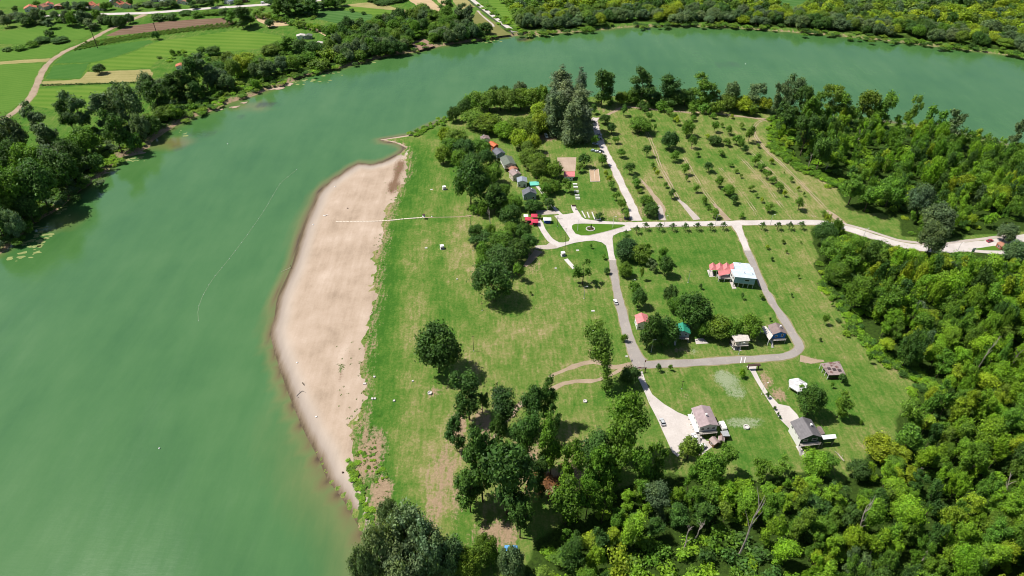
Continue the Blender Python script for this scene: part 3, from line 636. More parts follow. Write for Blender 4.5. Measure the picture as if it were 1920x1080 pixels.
# ================================================================== trees
ICO = bmesh.new(); bmesh.ops.create_icosphere(ICO, subdivisions=1, radius=1.0)
ICO_V = np.array([v_.co[:] for v_ in ICO.verts]); ICO_F = np.array([[v_.index for v_ in f.verts] for f in ICO.faces]); ICO.free()
def unit(v): return v / (np.linalg.norm(v, axis=-1, keepdims=True) + 1e-9)
def leaves(clumps, card, density, g, up=0.25, jit=0.55, core=0.68, floor=0.05):
    """leaf tufts spread over many uneven clumps; returns vertices, quads, tris, tint"""
    C = np.array([c[:3] for c in clumps]); r = np.array([c[3] for c in clumps])
    n = np.maximum(8, (density * r ** 2 / card ** 2).astype(int))
    idx = np.repeat(np.arange(len(C)), n); m = len(idx)
    dirs = unit(g.normal(size=(m, 3)) + np.array([0, 0, up]))
    rad = r[idx] * (0.55 + 0.55 * g.random(m) ** 0.8)
    stray = g.random(m) < 0.16; rad = np.where(stray, rad * (1.05 + 0.45 * g.random(m)), rad)
    an = np.stack([0.75 + 0.5 * g.random(len(C)), 0.75 + 0.5 * g.random(len(C)), 0.65 + 0.65 * g.random(len(C))], 1)
    wob = 1 + 0.28 * np.sin(dirs[:, 0] * 5.1 + idx * 1.7) * np.sin(dirs[:, 1] * 4.7 + idx * 2.3 + dirs[:, 2] * 4.0)
    p = C[idx] + dirs * (rad * wob)[:, None] * an[idx]
    p[:, 2] = np.maximum(p[:, 2], floor)
    nrm = unit(dirs + jit * 1.05 * g.normal(size=(m, 3)) + np.array([-0.05, 0, 0.5]))
    a = unit(np.cross(nrm, g.normal(size=(m, 3)))); b = np.cross(nrm, a)
    s = card * (0.55 + 0.75 * g.random(m)); s2 = s * (0.5 + 0.4 * g.random(m))
    v = np.stack([p - a * s[:, None] * .6, p + b * s2[:, None] * .5, p + a * s[:, None] * .6, p - b * s2[:, None] * .5], 1).reshape(-1, 3)
    q = np.arange(m * 4).reshape(-1, 4)
    ct = 0.78 + 0.44 * g.random(len(C)); yel = g.random(len(C)) ** 2
    base = ct[idx] * (0.62 + 0.76 * g.random(m)); yl = yel[idx]
    tint = np.stack([base * (1 + 0.24 * yl), base * (1 + 0.14 * yl), base * (1 - 0.15 * yl), np.ones(m)], 1)
    tint = np.repeat(tint, 4, axis=0)
    cv = []; cf = []; tc = []; off = len(v)
    for i in range(len(C)):
        w = ICO_V * an[i] * (r[i] * core * 0.72) * (0.82 + 0.36 * g.random((len(ICO_V), 1))) + C[i]; w[:, 2] = np.maximum(w[:, 2], floor)
        cv.append(w); cf.append(ICO_F + off); off += len(w)
        tc.append(np.repeat([[ct[i], ct[i], ct[i], 1.0]], len(w), 0))
    return np.concatenate([v] + cv), q, np.concatenate(cf), np.concatenate([tint] + tc)
def shell(n, W, z0, z1, g, rmin, rmax, fill=0.25, low=-0.55, sq=1.0):
    out = []; cz = (z0 + z1) / 2; c = (z1 - z0) / 2; a = W / 2
    while len(out) < n:
        d_ = unit(g.normal(size=3)); 
        if d_[2] < low: continue
        k = (0.35 + 0.45 * g.random()) if g.random() < fill else (0.66 + 0.2 * g.random())
        r_ = W * (rmin + (rmax - rmin) * g.random())
        out.append((d_[0] * (a - r_ * .55) * k * 1.15, d_[1] * (a - r_ * .55) * k * 1.15, cz + d_[2] * (c - r_ * .5) * k * 1.15 * sq, r_))
    return out
def make_proto(kind, seed):
    g = np.random.default_rng(seed)
    if kind == 'round':
        W, H = 12.0, 12.5; cl = shell(38, W, 1.6, H, g, .12, .19); card, den = .62, 20; th = 5.5
        skew = g.normal(size=2) * .8; cl = [(x + skew[0] * (z / H), y + skew[1] * (z / H), z, r_) for x, y, z, r_ in cl]
    elif kind == 'tall':
        W, H = 10.0, 18.0; cl = []; card, den = .62, 20; th = 12
        for k in range(8):
            zz = 3.4 + 13.0 * (k + g.random() * .8) / 8.2; rr = W * .5 * (1.0 - 0.6 * abs(zz / H - .55)) ; an = g.random() * 6.28
            cx, cy = math.cos(an) * rr * .5, math.sin(an) * rr * .5
            cl += [(cx + x, cy + y, zz + z - 2.2, r_) for x, y, z, r_ in shell(8, rr * 1.35, 0, 4.6, g, .16, .26)]
    elif kind == 'poplar':
        W, H = 12.0, 27.0; cl = []; card, den = .62, 17; th = 18
        for k in range(7):
            an = k * 6.28 / 7 + g.random(); rr = W * .30 * (0.35 + .65 * g.random()); top = H * (0.72 + .28 * g.random())
            for j in range(9):
                f = j / 8; zz = 3.0 + (top - 4.5) * f
                cl.append((math.cos(an) * rr * (1.15 - .5 * f) + g.normal() * .7, math.sin(an) * rr * (1.15 - .5 * f) + g.normal() * .7, zz + g.normal() * .6, (1.45 + 1.2 * g.random()) * (1.15 - .35 * f)))
    elif kind == 'willow':
        W, H = 12.0, 10.5; cl = shell(58, W, .2, H, g, .085, .15, .2, -.75); card, den = .55, 19; th = 3
    elif kind == 'ivy':
        W, H = 7.0, 17.0; cl = []; card, den = .58, 20; th = 13
        lx, ly = g.normal(size=2) * 1.6; ph = g.random() * 6.28
        for j in range(15):
            f = j / 14; zz = 1.6 + 14.0 * f; rr = 1.05 + .9 * g.random() + (1.2 if f > .62 else 0) * g.random()
            sp = .9 + (1.7 if f > .6 else 0)
            for _ in range(1 if f < .55 else 3):
                cl.append((lx * f * f * 2 + math.sin(ph + f * 4) * .6 + g.normal() * sp * .55, ly * f * f * 2 + g.normal() * sp * .55, zz + g.normal() * .5, rr * (.75 + .4 * g.random())))
    elif kind == 'ragged':
        W, H = 11.0, 15.0; cl = []; card, den = .62, 19; th = 9
        for k in range(8):
            an = g.random() * 6.28; rr = W * .36 * g.random() ** .5; zz = 4 + 8.6 * g.random(); R_ = 1.6 + 1.3 * g.random()
            cl += [(math.cos(an) * rr + x, math.sin(an) * rr + y, zz + z - R_ * .8, r_) for x, y, z, r_ in shell(6, R_ * 2.2, 0, R_ * 1.9, g, .18, .28)]
    elif kind == 'young':
        W, H = 4.4, 5.2; cl = shell(13, W, 1.1, H, g, .16, .25, .3); card, den = .36, 17; th = 2.6
    elif kind == 'star':
        W, H = 4.4, 4.4; cl = []; card, den = .34, 15; th = 2.6
        for k in range(9):
            an = k * .698 + g.random() * .4; 
            for f in (.45, .8, 1.1): cl.append((math.cos(an) * f * 1.75, math.sin(an) * f * 1.75, 2.6 + .9 * g.random() - .5 * f * f, .42 - .12 * f))
        cl.append((0, 0, 3.4, .9)); cl.append((.2, .1, 4.0, .55))
    else:   # bush
        W, H = 5.0, 3.2; cl = shell(15, W, -.4, H, g, .14, .23, .25, -.2); card, den = .42, 16; th = .6
    v, q, t, tint = leaves(cl, card, den, g)
    me = np_mesh('crown', v, q, t)
    a = me.color_attributes.new('tint', 'FLOAT_COLOR', 'POINT'); a.data.foreach_set('color', tint.astype(np.float32).ravel())
    me.materials.append(M_LEAF)
    # trunk with limbs reaching into the crown
    tb = MB(); r0 = max(.08, W * (.028 if kind != 'bush' else .02)); p0 = Vector((0, 0, -.3)); pts = [p0]
    drift = Vector((g.normal() * .25, g.normal() * .25, 0))
    if kind == 'ivy': drift = Vector((lx * .8, ly * .8, 0))
    for k in range(1, 5): pts.append(Vector((0, 0, th * k / 4)) + drift * (k / 4) ** 2 * (th / 5))
    for k in range(4): tb.tube(pts[k], pts[k + 1], r0 * (1 - k * .2), r0 * (.8 - k * .2 + .02), 6)
    order = sorted(range(len(cl)), key=lambda i: cl[i][2])
    for i in order[::max(1, len(cl) // 7)]:
        s = pts[2] if kind not in ('ivy', 'poplar', 'tall') else pts[min(4, max(1, int(cl[i][2] / th * 3)))]
        tb.tube(s, Vector(cl[i][:3]), r0 * .42, r0 * .12, 5)
    tm = tb.mesh('trunk', True); tm.materials.append(M_BARK)
    return dict(W=W, H=H, crown=me, trunk=tm, v=v, q=q, t=t, tint=tint)
PROTO = {}
for kind, cnt in (('round', 6), ('tall', 6), ('poplar', 4), ('willow', 6), ('ivy', 6), ('ragged', 6), ('young', 6), ('star', 3), ('bush', 5)):
    PROTO[kind] = [make_proto(kind, 1000 + 37 * i + sum(map(ord, kind))) for i in range(cnt)]

GREENS = {'dark': (0.068, 0.145, 0.028), 'mid': (0.118, 0.235, 0.026), 'bright': (0.185, 0.335, 0.024), 'yellow': (0.255, 0.345, 0.024), 'olive': (0.142, 0.232, 0.030),
          'silver': (0.155, 0.222, 0.098), 'grey': (0.112, 0.178, 0.076), 'deep': (0.042, 0.095, 0.024), 'ash': (0.160, 0.216, 0.120)}
HUE = {'ash': 'grey green', 'dark': 'dark green', 'mid': 'green', 'bright': 'bright green', 'yellow': 'yellowish green', 'olive': 'olive green', 'silver': 'silvery green', 'grey': 'grey green', 'deep': 'blackish green'}
NAMES = {'round': 'broadleaf_tree', 'tall': 'tall_tree', 'poplar': 'poplar_tree', 'willow': 'willow_tree', 'ivy': 'slender_tree', 'ragged': 'ragged_tree', 'young': 'young_tree', 'star': 'avenue_tree', 'bush': 'bush'}
SHAPE = {'round': 'round tree', 'tall': 'tall tree', 'poplar': 'towering poplar', 'willow': 'willow', 'ivy': 'slender tree', 'ragged': 'loose tree', 'young': 'young tree', 'star': 'small spiky tree', 'bush': 'low bush'}
TREES = []       # x, y, height, width, kind, colour, zone
def tree(u, vb, vt, w, kind='round', col='mid', zone='', name=None):
    vc = vb - (0.22 * w if kind in ('round', 'willow', 'ragged', 'poplar') else 0.0)     # the trunk stands behind the near rim of the crown
    x, y = G(u, vc); s = ppm(u, vc); vb = vc
    TREES.append(dict(x=x, y=y, h=max(.8, height_of(u, vb, vt)), w=w / s * 0.98, kind=kind, col=col, zone=zone, u=u, v=vb, label=name))
def trees(zone, rows):
    for r_ in rows: tree(*r_[:4], *(r_[4:6]), zone=zone, **({'name': r_[6]} if len(r_) > 6 else {}))

trees('in the open meadow', [
    (824, 716, 614, 82, 'round', 'dark', 'big dark round tree alone in the meadow beside the beach'),
    (928, 580, 497, 72, 'round', 'dark', 'big dark round tree at the lower end of the meadow grove'),
    (1092, 543, 487, 42, 'ragged', 'mid', 'spreading green tree beside the white slab in the meadow'),
    (973, 526, 494, 22, 'young', 'mid', 'small bushy tree on its own right of the big dark tree'),
    (1136, 736, 640, 40, 'ivy', 'olive', 'slender yellowish tree by the dirt track near the gate'),
    (1178, 728, 688, 38, 'round', 'dark', 'round dark tree beside the left driveway gate'),
    (1170, 641, 628, 14, 'bush', 'mid', 'clipped round bush at the roadside in the meadow'),
    (1137, 513, 502, 13, 'young', 'dark', 'small dark shrub at the edge of the asphalt road'),
    (1132, 486, 477, 8, 'young', 'mid', 'tiny sapling in the lawn beside the concrete road end'),
    (1107, 466, 457, 6, 'young', 'mid', 'tiny sapling in the lawn below the plaza'),
    (995, 553, 546, 6, 'young', 'mid', 'tiny sapling in the meadow right of the big tree')])
trees('in the meadow grove', [
    (893, 453, 422, 28, 'round', 'dark'), (900, 472, 434, 40, 'ragged', 'dark'), (920, 456, 422, 24, 'round', 'mid'), (957, 434, 386, 44, 'round', 'dark'), (982, 456, 418, 30, 'round', 'dark'),
    (942, 480, 434, 46, 'round', 'mid'), (990, 480, 440, 34, 'round', 'dark'), (972, 492, 449, 42, 'round', 'dark'), (906, 496, 455, 30, 'round', 'mid'), (938, 516, 466, 52, 'round', 'dark'),
    (904, 523, 482, 32, 'round', 'mid'), (958, 450, 420, 30, 'round', 'mid'), (925, 500, 470, 34, 'ragged', 'mid'), (955, 505, 470, 36, 'round', 'dark'), (889, 400, 384, 20, 'bush', 'mid')])
trees('around the weekend houses', [
    (837, 276, 240, 30, 'round', 'yellow'), (857, 287, 243, 40, 'round', 'olive'), (832, 313, 274, 30, 'willow', 'olive'), (872, 306, 262, 45, 'round', 'dark'), (887, 331, 288, 40, 'round', 'dark'), (862, 326, 282, 36, 'round', 'mid'),
    (883, 400, 308, 58, 'round', 'dark', 'big dark tree at the meadow end of the beach footpath'), (902, 374, 308, 40, 'round', 'olive'), (922, 352, 308, 36, 'round', 'mid'), (928, 400, 345, 36, 'tall', 'dark'), (946, 379, 347, 28, 'round', 'mid'),
    (968, 399, 370, 26, 'round', 'mid'), (998, 403, 377, 28, 'round', 'dark'), (1031, 396, 373, 19, 'round', 'dark'), (1019, 381, 363, 16, 'young', 'mid'), (1022, 360, 335, 28, 'round', 'olive'), (1036, 342, 304, 32, 'round', 'olive'),
    (1040, 367, 340, 25, 'round', 'mid'), (1061, 361, 335, 19, 'young', 'mid'), (975, 287, 245, 38, 'round', 'yellow'), (1000, 292, 254, 27, 'round', 'yellow'), (990, 300, 266, 30, 'round', 'olive'), (988, 322, 282, 38, 'round', 'olive'),
    (1006, 332, 287, 42, 'round', 'olive'), (1006, 343, 303, 34, 'round', 'olive'), (1018, 330, 296, 32, 'round', 'mid'), (945, 268, 231, 40, 'round', 'bright'), (970, 260, 221, 46, 'round', 'olive'), (915, 260, 217, 55, 'round', 'olive'),
    (890, 251, 211, 50, 'round', 'olive'), (993, 270, 227, 40, 'round', 'olive'), (1012, 260, 210, 40, 'round', 'yellow'), (1008, 231, 194, 32, 'round', 'yellow'), (911, 293, 266, 22, 'round', 'dark'),
    (912, 318, 282, 30, 'round', 'dark'), (900, 300, 262, 36, 'round', 'mid'), (845, 300, 262, 34, 'round', 'mid'), (922, 310, 287, 20, 'willow', 'grey'), (955, 404, 372, 28, 'round', 'mid'), (940, 400, 362, 26, 'round', 'dark'),
    (1022, 372, 345, 24, 'round', 'mid'), (905, 405, 380, 24, 'bush', 'mid'), (1009, 397, 379, 20, 'round', 'dark'), (957, 389, 366, 22, 'round', 'mid'), (1000, 250, 215, 36, 'round', 'olive')])
trees('in the northern grove', [
    (850, 234, 201, 26, 'round', 'dark'), (870, 226, 188, 30, 'round', 'dark'), (884, 222, 180, 34, 'round', 'mid'), (900, 220, 173, 46, 'round', 'olive'), (918, 217, 170, 40, 'round', 'olive'), (938, 216, 170, 42, 'round', 'olive'), (957, 216, 170, 38, 'round', 'olive'),
    (976, 215, 168, 40, 'round', 'olive'), (996, 214, 165, 40, 'round', 'olive'), (1012, 212, 160, 34, 'round', 'olive'), (925, 196, 162, 24, 'round', 'dark'), (944, 194, 161, 22, 'round', 'dark'), (975, 194, 153, 28, 'willow', 'silver'), (893, 225, 200, 26, 'bush', 'olive'),
    (865, 212, 192, 20, 'bush', 'dark')])
trees('by the park road', [
    (1050, 215, 127, 58, 'poplar', 'ash', 'silver grey poplar at the back of the poplar clump'), (1087, 202, 123, 34, 'poplar', 'ash', 'slimmer grey poplar at the back right of the poplar clump'), (1058, 243, 150, 62, 'poplar', 'ash', 'broad grey poplar in the middle of the clump'),
    (1043, 263, 172, 48, 'poplar', 'ash', 'grey poplar at the left front of the poplar clump'), (1082, 262, 160, 58, 'poplar', 'ash', 'tall grey poplar at the right of the poplar clump'), (1072, 279, 186, 50, 'poplar', 'ash', 'frontmost grey poplar of the clump by the park'),
    (1096, 272, 196, 38, 'poplar', 'ash', 'grey poplar of the clump overhanging the park road'), (1033, 246, 165, 42, 'poplar', 'ash', 'leftmost grey poplar of the clump'), (1127, 197, 126, 46, 'tall', 'dark', 'dark tall tree right behind the poplar clump'),
    (1095, 314, 290, 24, 'young', 'dark'), (1087, 323, 307, 16, 'young', 'olive'), (1128, 312, 291, 16, 'young', 'mid'), (1115, 275, 254, 14, 'young', 'mid'), (1135, 238, 216, 22, 'round', 'dark'), (1147, 251, 232, 17, 'young', 'dark'), (1112, 214, 196, 14, 'young', 'dark')])
trees('along the northern shore', [
    (1200, 199, 127, 42, 'tall', 'dark'), (1247, 199, 140, 32, 'ivy', 'dark'), (1165, 202, 172, 26, 'round', 'olive'), (1185, 202, 170, 26, 'round', 'mid'), (1222, 203, 172, 36, 'round', 'dark'), (1262, 208, 167, 40, 'round', 'dark'), (1283, 206, 166, 36, 'round', 'dark'),
    (1311, 203, 140, 46, 'tall', 'mid'), (1338, 208, 168, 30, 'ragged', 'olive'), (1361, 203, 148, 38, 'tall', 'silver'), (1365, 216, 178, 36, 'round', 'olive'), (1390, 218, 182, 36, 'round', 'yellow'), (1411, 207, 156, 36, 'tall', 'silver'), (1432, 216, 182, 28, 'round', 'yellow'),
    (1345, 215, 192, 28, 'bush', 'olive'), (1300, 210, 185, 30, 'round', 'mid'), (1240, 207, 190, 30, 'bush', 'mid'), (1205, 205, 190, 24, 'bush', 'dark'), (1320, 212, 195, 24, 'bush', 'mid'), (1408, 217, 196, 24, 'bush', 'olive'), (1140, 192, 178, 14, 'bush', 'olive')])
trees('around the stilt houses', [
    (1176, 493, 454, 50, 'round', 'deep', 'largest dark round tree of the garden clump by the road bend'), (1200, 499, 462, 40, 'willow', 'olive', 'drooping olive tree in the garden clump'), (1212, 472, 457, 16, 'young', 'mid'), (1240, 497, 464, 22, 'tall', 'mid'), (1245, 524, 482, 30, 'round', 'dark'),
    (1222, 512, 484, 22, 'ragged', 'silver'), (1172, 524, 494, 28, 'willow', 'olive', 'small weeping willow beside the asphalt road'), (1201, 525, 500, 10, 'young', 'olive'), (1187, 557, 527, 20, 'young', 'mid'), (1195, 583, 545, 28, 'round', 'dark'), (1253, 574, 536, 28, 'round', 'dark'),
    (1293, 630, 556, 66, 'round', 'dark', 'big dark round tree behind the green roofed house'), (1262, 590, 560, 28, 'round', 'mid'), (1340, 642, 596, 48, 'round', 'olive', 'yellowish round tree behind the small stilt house, left of two'), (1370, 640, 600, 40, 'round', 'mid'), (1404, 643, 597, 44, 'round', 'mid'), (1320, 640, 605, 30, 'round', 'mid'),
    (1212, 652, 580, 40, 'tall', 'dark', 'dark tree hiding the red roofed white house'), (1242, 657, 600, 52, 'round', 'dark', 'broad dark tree left of the green roofed house'), (1226, 658, 615, 36, 'round', 'dark')])
trees('on the lawns', [
    (1513, 788, 726, 48, 'round', 'dark', 'dark round tree beside the dark roofed house'), (1569, 783, 739, 32, 'tall', 'mid', 'conical green tree on the lawn right of the dark roofed house'), (1578, 718, 703, 18, 'young', 'dark', 'small leafy tree in front of the rusty shed'), (1500, 733, 722, 12, 'young', 'bright', 'small bright tree beside the white tent'),
    (1544, 609, 588, 12, 'young', 'mid'), (1559, 574, 567, 6, 'young', 'mid'), (1627, 681, 661, 8, 'young', 'mid'), (1558, 727, 716, 7, 'young', 'mid'), (1613, 795, 788, 9, 'bush', 'mid'), (1438, 467, 459, 8, 'young', 'yellow'), (1467, 457, 449, 7, 'young', 'olive'), (1474, 475, 468, 6, 'young', 'mid'),
    (1447, 489, 482, 7, 'young', 'dark'), (1313, 542, 532, 7, 'young', 'dark'), (1390, 561, 549, 7, 'young', 'dark'), (1427, 561, 552, 10, 'young', 'mid'), (1501, 457, 452, 4, 'young', 'mid'), (1496, 522, 514, 5, 'young', 'olive'), (1483, 557, 550, 5, 'young', 'dark'), (1443, 602, 595, 5, 'young', 'dark'),
    (1233, 697, 683, 11, 'young', 'dark'), (1256, 695, 684, 8, 'young', 'mid'), (1389, 708, 694, 14, 'bush', 'bright'), (1437, 746, 736, 8, 'young', 'dark'), (1452, 768, 762, 6, 'bush', 'dark'), (1458, 779, 773, 5, 'bush', 'dark'), (1462, 785, 780, 5, 'bush', 'dark'), (1471, 456, 452, 4, 'young', 'mid'), (1537, 640, 634, 6, 'bush', 'dark')])
AV = [(1193, 438), (1210, 432), (1236, 433), (1260, 433), (1284, 433), (1306, 432), (1331, 432), (1355, 431), (1428, 431), (1457, 431), (1479, 431), (1501, 430)]
trees('in the row along the concrete road', [(u, v, v - 15, 16, 'star', 'dark') for u, v in AV] + [(1173, 441, 431, 11, 'star', 'dark'), (1174, 452, 439, 17, 'star', 'dark')])
ORCH = [(160,385,315,40),(290,375,320,45),(315,412,355,35),(255,520,405,140),(300,635,560,45),(30,690,620,50),(110,555,505,38),(85,495,435,48),(145,640,585,48),(195,740,670,55),(240,825,770,60),(230,790,750,40),(70,790,750,35),(50,760,720,28),
        (85,835,790,42),(115,905,850,42),(145,960,890,50),(165,1010,960,50),(260,855,830,35),(300,945,880,75),(320,1020,930,85),(455,890,835,45),(415,825,790,25),(440,610,475,95),(470,660,600,65),(545,530,415,75),(575,585,505,50),(480,440,385,35),(435,375,335,50),(465,415,365,40),
        (575,375,320,60),(585,415,380,40),(530,745,675,50),(610,635,605,30),(545,785,750,18),(605,855,810,38),(650,930,880,40),(680,960,935,30),(710,1010,955,55),(680,730,670,58),(745,825,755,55),(795,890,815,70),(835,925,875,50),(715,485,410,40),(720,575,505,75),(760,455,425,22),
        (800,500,445,42),(880,465,425,30),(925,545,445,60),(790,570,525,45),(850,560,500,55),(875,590,525,40),(905,615,560,38),(985,580,555,25),(965,690,615,60),(760,630,595,45),(815,695,670,30),(850,735,710,25),(880,765,740,20),(1005,720,680,45),(1035,770,715,50),(1075,800,755,48),
        (1065,680,645,28),(1105,850,795,55),(1145,880,840,28),(940,845,808,35),(975,885,860,20),(1005,915,885,25),(1050,975,925,50),(880,1010,980,35),(1230,965,885,58),(1185,790,755,25),(1230,845,815,18),(1265,880,850,15),(1145,740,725,10),(1380,1000,965,35),(710,400,365,35),(685,385,335,35),
        (825,400,375,25),(670,525,495,30),(365,760,715,25),(335,700,670,28),(350,480,430,18),(350,730,700,20)]
for zx, zb, zt, zw in ORCH:
    u, vb, vt, w = 1120 + zx / 3.273, 100 + zb / 3.273, 100 + zt / 3.273, zw / 3.273
    big = w > 20
    w *= 1.12; c = rnd.choice(['dark', 'mid', 'mid']) if w > 12 else rnd.choice(['mid', 'mid', 'olive', 'yellow'])
    tree(u, vb, vt, w, 'round' if big else 'young', c, 'in the orchard')
tree(1011, 410, 402, 8, 'young', 'dark', 'by the red parasols')
tree(1123, 411, 400, 17, 'young', 'dark', 'beside the white car at the plaza')
# left bank, nearest part
trees('on the left river bank', [
    (30, 304, 220, 60, 'willow', 'grey'), (-8, 300, 232, 50, 'willow', 'grey'), (80, 264, 193, 40, 'tall', 'grey'), (98, 282, 225, 40, 'tall', 'grey'), (158, 250, 171, 42, 'tall', 'grey'), (140, 248, 183, 36, 'tall', 'dark'), (212, 246, 165, 52, 'tall', 'grey'), (246, 258, 156, 66, 'round', 'grey'), (228, 284, 205, 44, 'tall', 'dark'),
    (270, 268, 214, 36, 'willow', 'silver'), (302, 214, 148, 42, 'tall', 'dark'), (286, 202, 138, 36, 'round', 'grey'), (215, 186, 163, 20, 'round', 'grey'), (40, 354, 268, 60, 'round', 'dark'), (76, 360, 270, 60, 'round', 'mid'), (112, 348, 270, 62, 'round', 'grey'), (143, 332, 264, 48, 'round', 'dark'),
    (166, 302, 240, 54, 'round', 'mid'), (92, 408, 305, 78, 'round', 'dark'), (130, 372, 288, 64, 'round', 'dark'), (45, 424, 320, 66, 'round', 'mid'), (16, 436, 330, 60, 'round', 'olive'), (8, 456, 385, 46, 'round', 'dark'), (36, 452, 395, 40, 'willow', 'silver'), (64, 426, 370, 40, 'round', 'dark'), (4, 340, 280, 44, 'round', 'mid'),
    (10, 395, 330, 46, 'round', 'yellow'), (185, 318, 290, 34, 'bush', 'dark'), (255, 282, 250, 34, 'bush', 'dark'), (290, 250, 222, 36, 'bush', 'dark'), (330, 222, 200, 26, 'bush', 'mid'), (312, 232, 200, 38, 'round', 'olive'), (330, 192, 138, 34, 'tall', 'dark'), (348, 188, 128, 40, 'tall', 'dark'), (372, 178, 104, 34, 'tall', 'dark'),
    (391, 168, 98, 36, 'tall', 'grey'), (412, 172, 128, 40, 'willow', 'grey'), (428, 176, 138, 30, 'willow', 'grey'), (442, 158, 112, 30, 'round', 'olive'), (310, 186, 148, 30, 'round', 'grey'), (481, 150, 118, 24, 'willow', 'grey'), (496, 150, 111, 28, 'tall', 'grey'), (508, 148, 114, 28, 'willow', 'grey'), (531, 142, 104, 32, 'willow', 'grey'),
    (551, 140, 106, 28, 'round', 'mid'), (456, 150, 108, 34, 'round', 'yellow'), (428, 128, 98, 30, 'round', 'olive'), (462, 128, 100, 38, 'round', 'yellow'), (402, 108, 87, 26, 'round', 'dark'), (378, 102, 88, 18, 'round', 'mid'), (325, 104, 93, 12, 'bush', 'mid'), (336, 103, 95, 9, 'bush', 'mid'), (507, 108, 84, 34, 'round', 'olive'), (526, 102, 78, 34, 'round', 'mid'),
    (546, 98, 68, 36, 'tall', 'mid'), (566, 106, 72, 30, 'round', 'dark'), (592, 112, 78, 34, 'round', 'dark'), (575, 127, 98, 34, 'round', 'mid'), (620, 112, 92, 46, 'bush', 'olive'), (650, 108, 86, 40, 'round', 'olive'), (676, 112, 86, 36, 'round', 'olive'), (600, 128, 112, 40, 'bush', 'olive'), (480, 128, 108, 30, 'round', 'mid'), (440, 135, 108, 28, 'round', 'grey'),
    (410, 150, 118, 36, 'round', 'dark'), (365, 190, 150, 30, 'tall', 'dark'), (560, 122, 104, 26, 'bush', 'mid'), (640, 118, 104, 30, 'bush', 'mid'), (480, 166, 150, 16, 'bush', 'mid')])
trees('among the far fields', [
    (188, 143, 121, 23, 'round', 'dark', 'round dark tree alone on the straw field'), (94, 69, 57, 19, 'bush', 'dark', 'dark bush alone in the far green field'), (80, 86, 71, 30, 'round', 'dark'), (114, 85, 70, 30, 'round', 'dark'), (60, 88, 78, 22, 'bush', 'mid'), (38, 93, 85, 26, 'bush', 'mid'), (15, 95, 90, 20, 'bush', 'dark'), (294, 74, 59, 15, 'bush', 'dark', 'dark bush at the far vineyard edge'),
    (192, 83, 78, 10, 'bush', 'mid'), (456, 52, 10, 38, 'tall', 'dark', 'tallest dark tree at the end of the ploughed field'), (436, 45, 14, 28, 'tall', 'mid'), (424, 38, 16, 22, 'round', 'dark'), (470, 52, 30, 22, 'round', 'mid'), (506, 56, 36, 20, 'round', 'dark', 'dark tree alone on the bare harvested field'), (350, 33, 20, 30, 'round', 'dark'), (390, 32, 20, 26, 'round', 'mid'), (300, 37, 27, 34, 'bush', 'dark'), (325, 36, 26, 26, 'bush', 'dark'), (370, 32, 22, 24, 'bush', 'mid'), (405, 32, 20, 24, 'round', 'mid')])
hw = []
for i in range(26):
    u = 4 + 9.6 * i + rnd.uniform(-3, 3); hw.append((u, 50 + rnd.uniform(-7, 6), 18 + rnd.uniform(-4, 16), rnd.uniform(16, 28), rnd.choice(['willow', 'tall', 'round']), rnd.choice(['grey', 'silver', 'grey', 'dark', 'mid'])))
trees('in the belt by the far highway', hw)
vg = []
for u, v in [(8, 34), (34, 27), (70, 12), (125, 15), (133, 20), (143, 18), (152, 16), (160, 20), (196, 20), (207, 18), (226, 8), (246, 12), (258, 16), (267, 12), (280, 14), (295, 17), (310, 18), (322, 10), (357, 10), (366, 14), (378, 12), (388, 8), (396, 12), (408, 11), (418, 6), (448, 9), (330, 12), (480, -2)]:
    vg.append((u, v + 3, v - rnd.uniform(8, 18), rnd.uniform(12, 24), rnd.choice(['round', 'tall', 'round']), rnd.choice(['dark', 'mid', 'grey'])))
trees('between the far village houses', vg)
tw = [(510 + 8.6 * i + rnd.uniform(-3, 3), 26 + rnd.uniform(-10, 8), rnd.uniform(-8, 6), rnd.uniform(20, 30), rnd.choice(['round', 'tall']), rnd.choice(['dark', 'dark', 'mid', 'grey'])) for i in range(16)]
trees('in the dark copse by the far highway', tw)
hedge = [(483 + 11 * i, 33 + 2.4 * i + rnd.uniform(-2, 2), 21 + 2.4 * i + rnd.uniform(-2, 3), rnd.uniform(14, 22), 'bush', rnd.choice(['mid', 'olive', 'bright'])) for i in range(13)]
trees('in the hedge between the far fields', hedge)
trees('beside the dike', [(838, 30, -2, 26, 'tall', 'dark'), (866, 46, 6, 26, 'tall', 'grey'), (882, 52, 10, 24, 'tall', 'grey'), (738, 42, 18, 16, 'tall', 'dark'), (900, 52, 44, 12, 'bush', 'dark'), (720, 14, 0, 40, 'round', 'dark'), (745, 10, -6, 36, 'round', 'dark'), (700, 8, -8, 30, 'round', 'dark'), (790, 18, 8, 30, 'bush', 'mid'), (780, 20, 14, 14, 'bush', 'dark'), (660, 22, 16, 12, 'bush', 'dark'), (682, 27, 22, 10, 'bush', 'dark')])
# far wooded bank beyond the river, sampled over the ground it covers
def scatter(poly, spacing, seed, tries=0):
    """loosely even spread of points over a polygon"""
    g = np.random.default_rng(seed); P = np.array(poly); pts = []
    step = spacing * 1.12; ys_ = np.arange(P[:, 1].min(), P[:, 1].max(), step * .87)
    for j, yy in enumerate(ys_):
        xx = np.arange(P[:, 0].min(), P[:, 0].max(), step) + (step / 2 if j % 2 else 0)
        pts.append(np.stack([xx, np.full(xx.shape, yy)], 1))
    A = np.concatenate(pts); A = A + (g.random(A.shape) - .5) * spacing * .95
    A = A[inside(A[:, 0], A[:, 1], poly)]; g.shuffle(A)
    return [tuple(p) for p in A]
MASS = []     # trees too many or too far to tell apart
def wild(x, y, h, w, kind, col, zone): 
    u, v = to_px(x, y); TREES.append(dict(x=x, y=y, h=h, w=w, kind=kind, col=col, zone=zone, u=u, v=v, label=None))
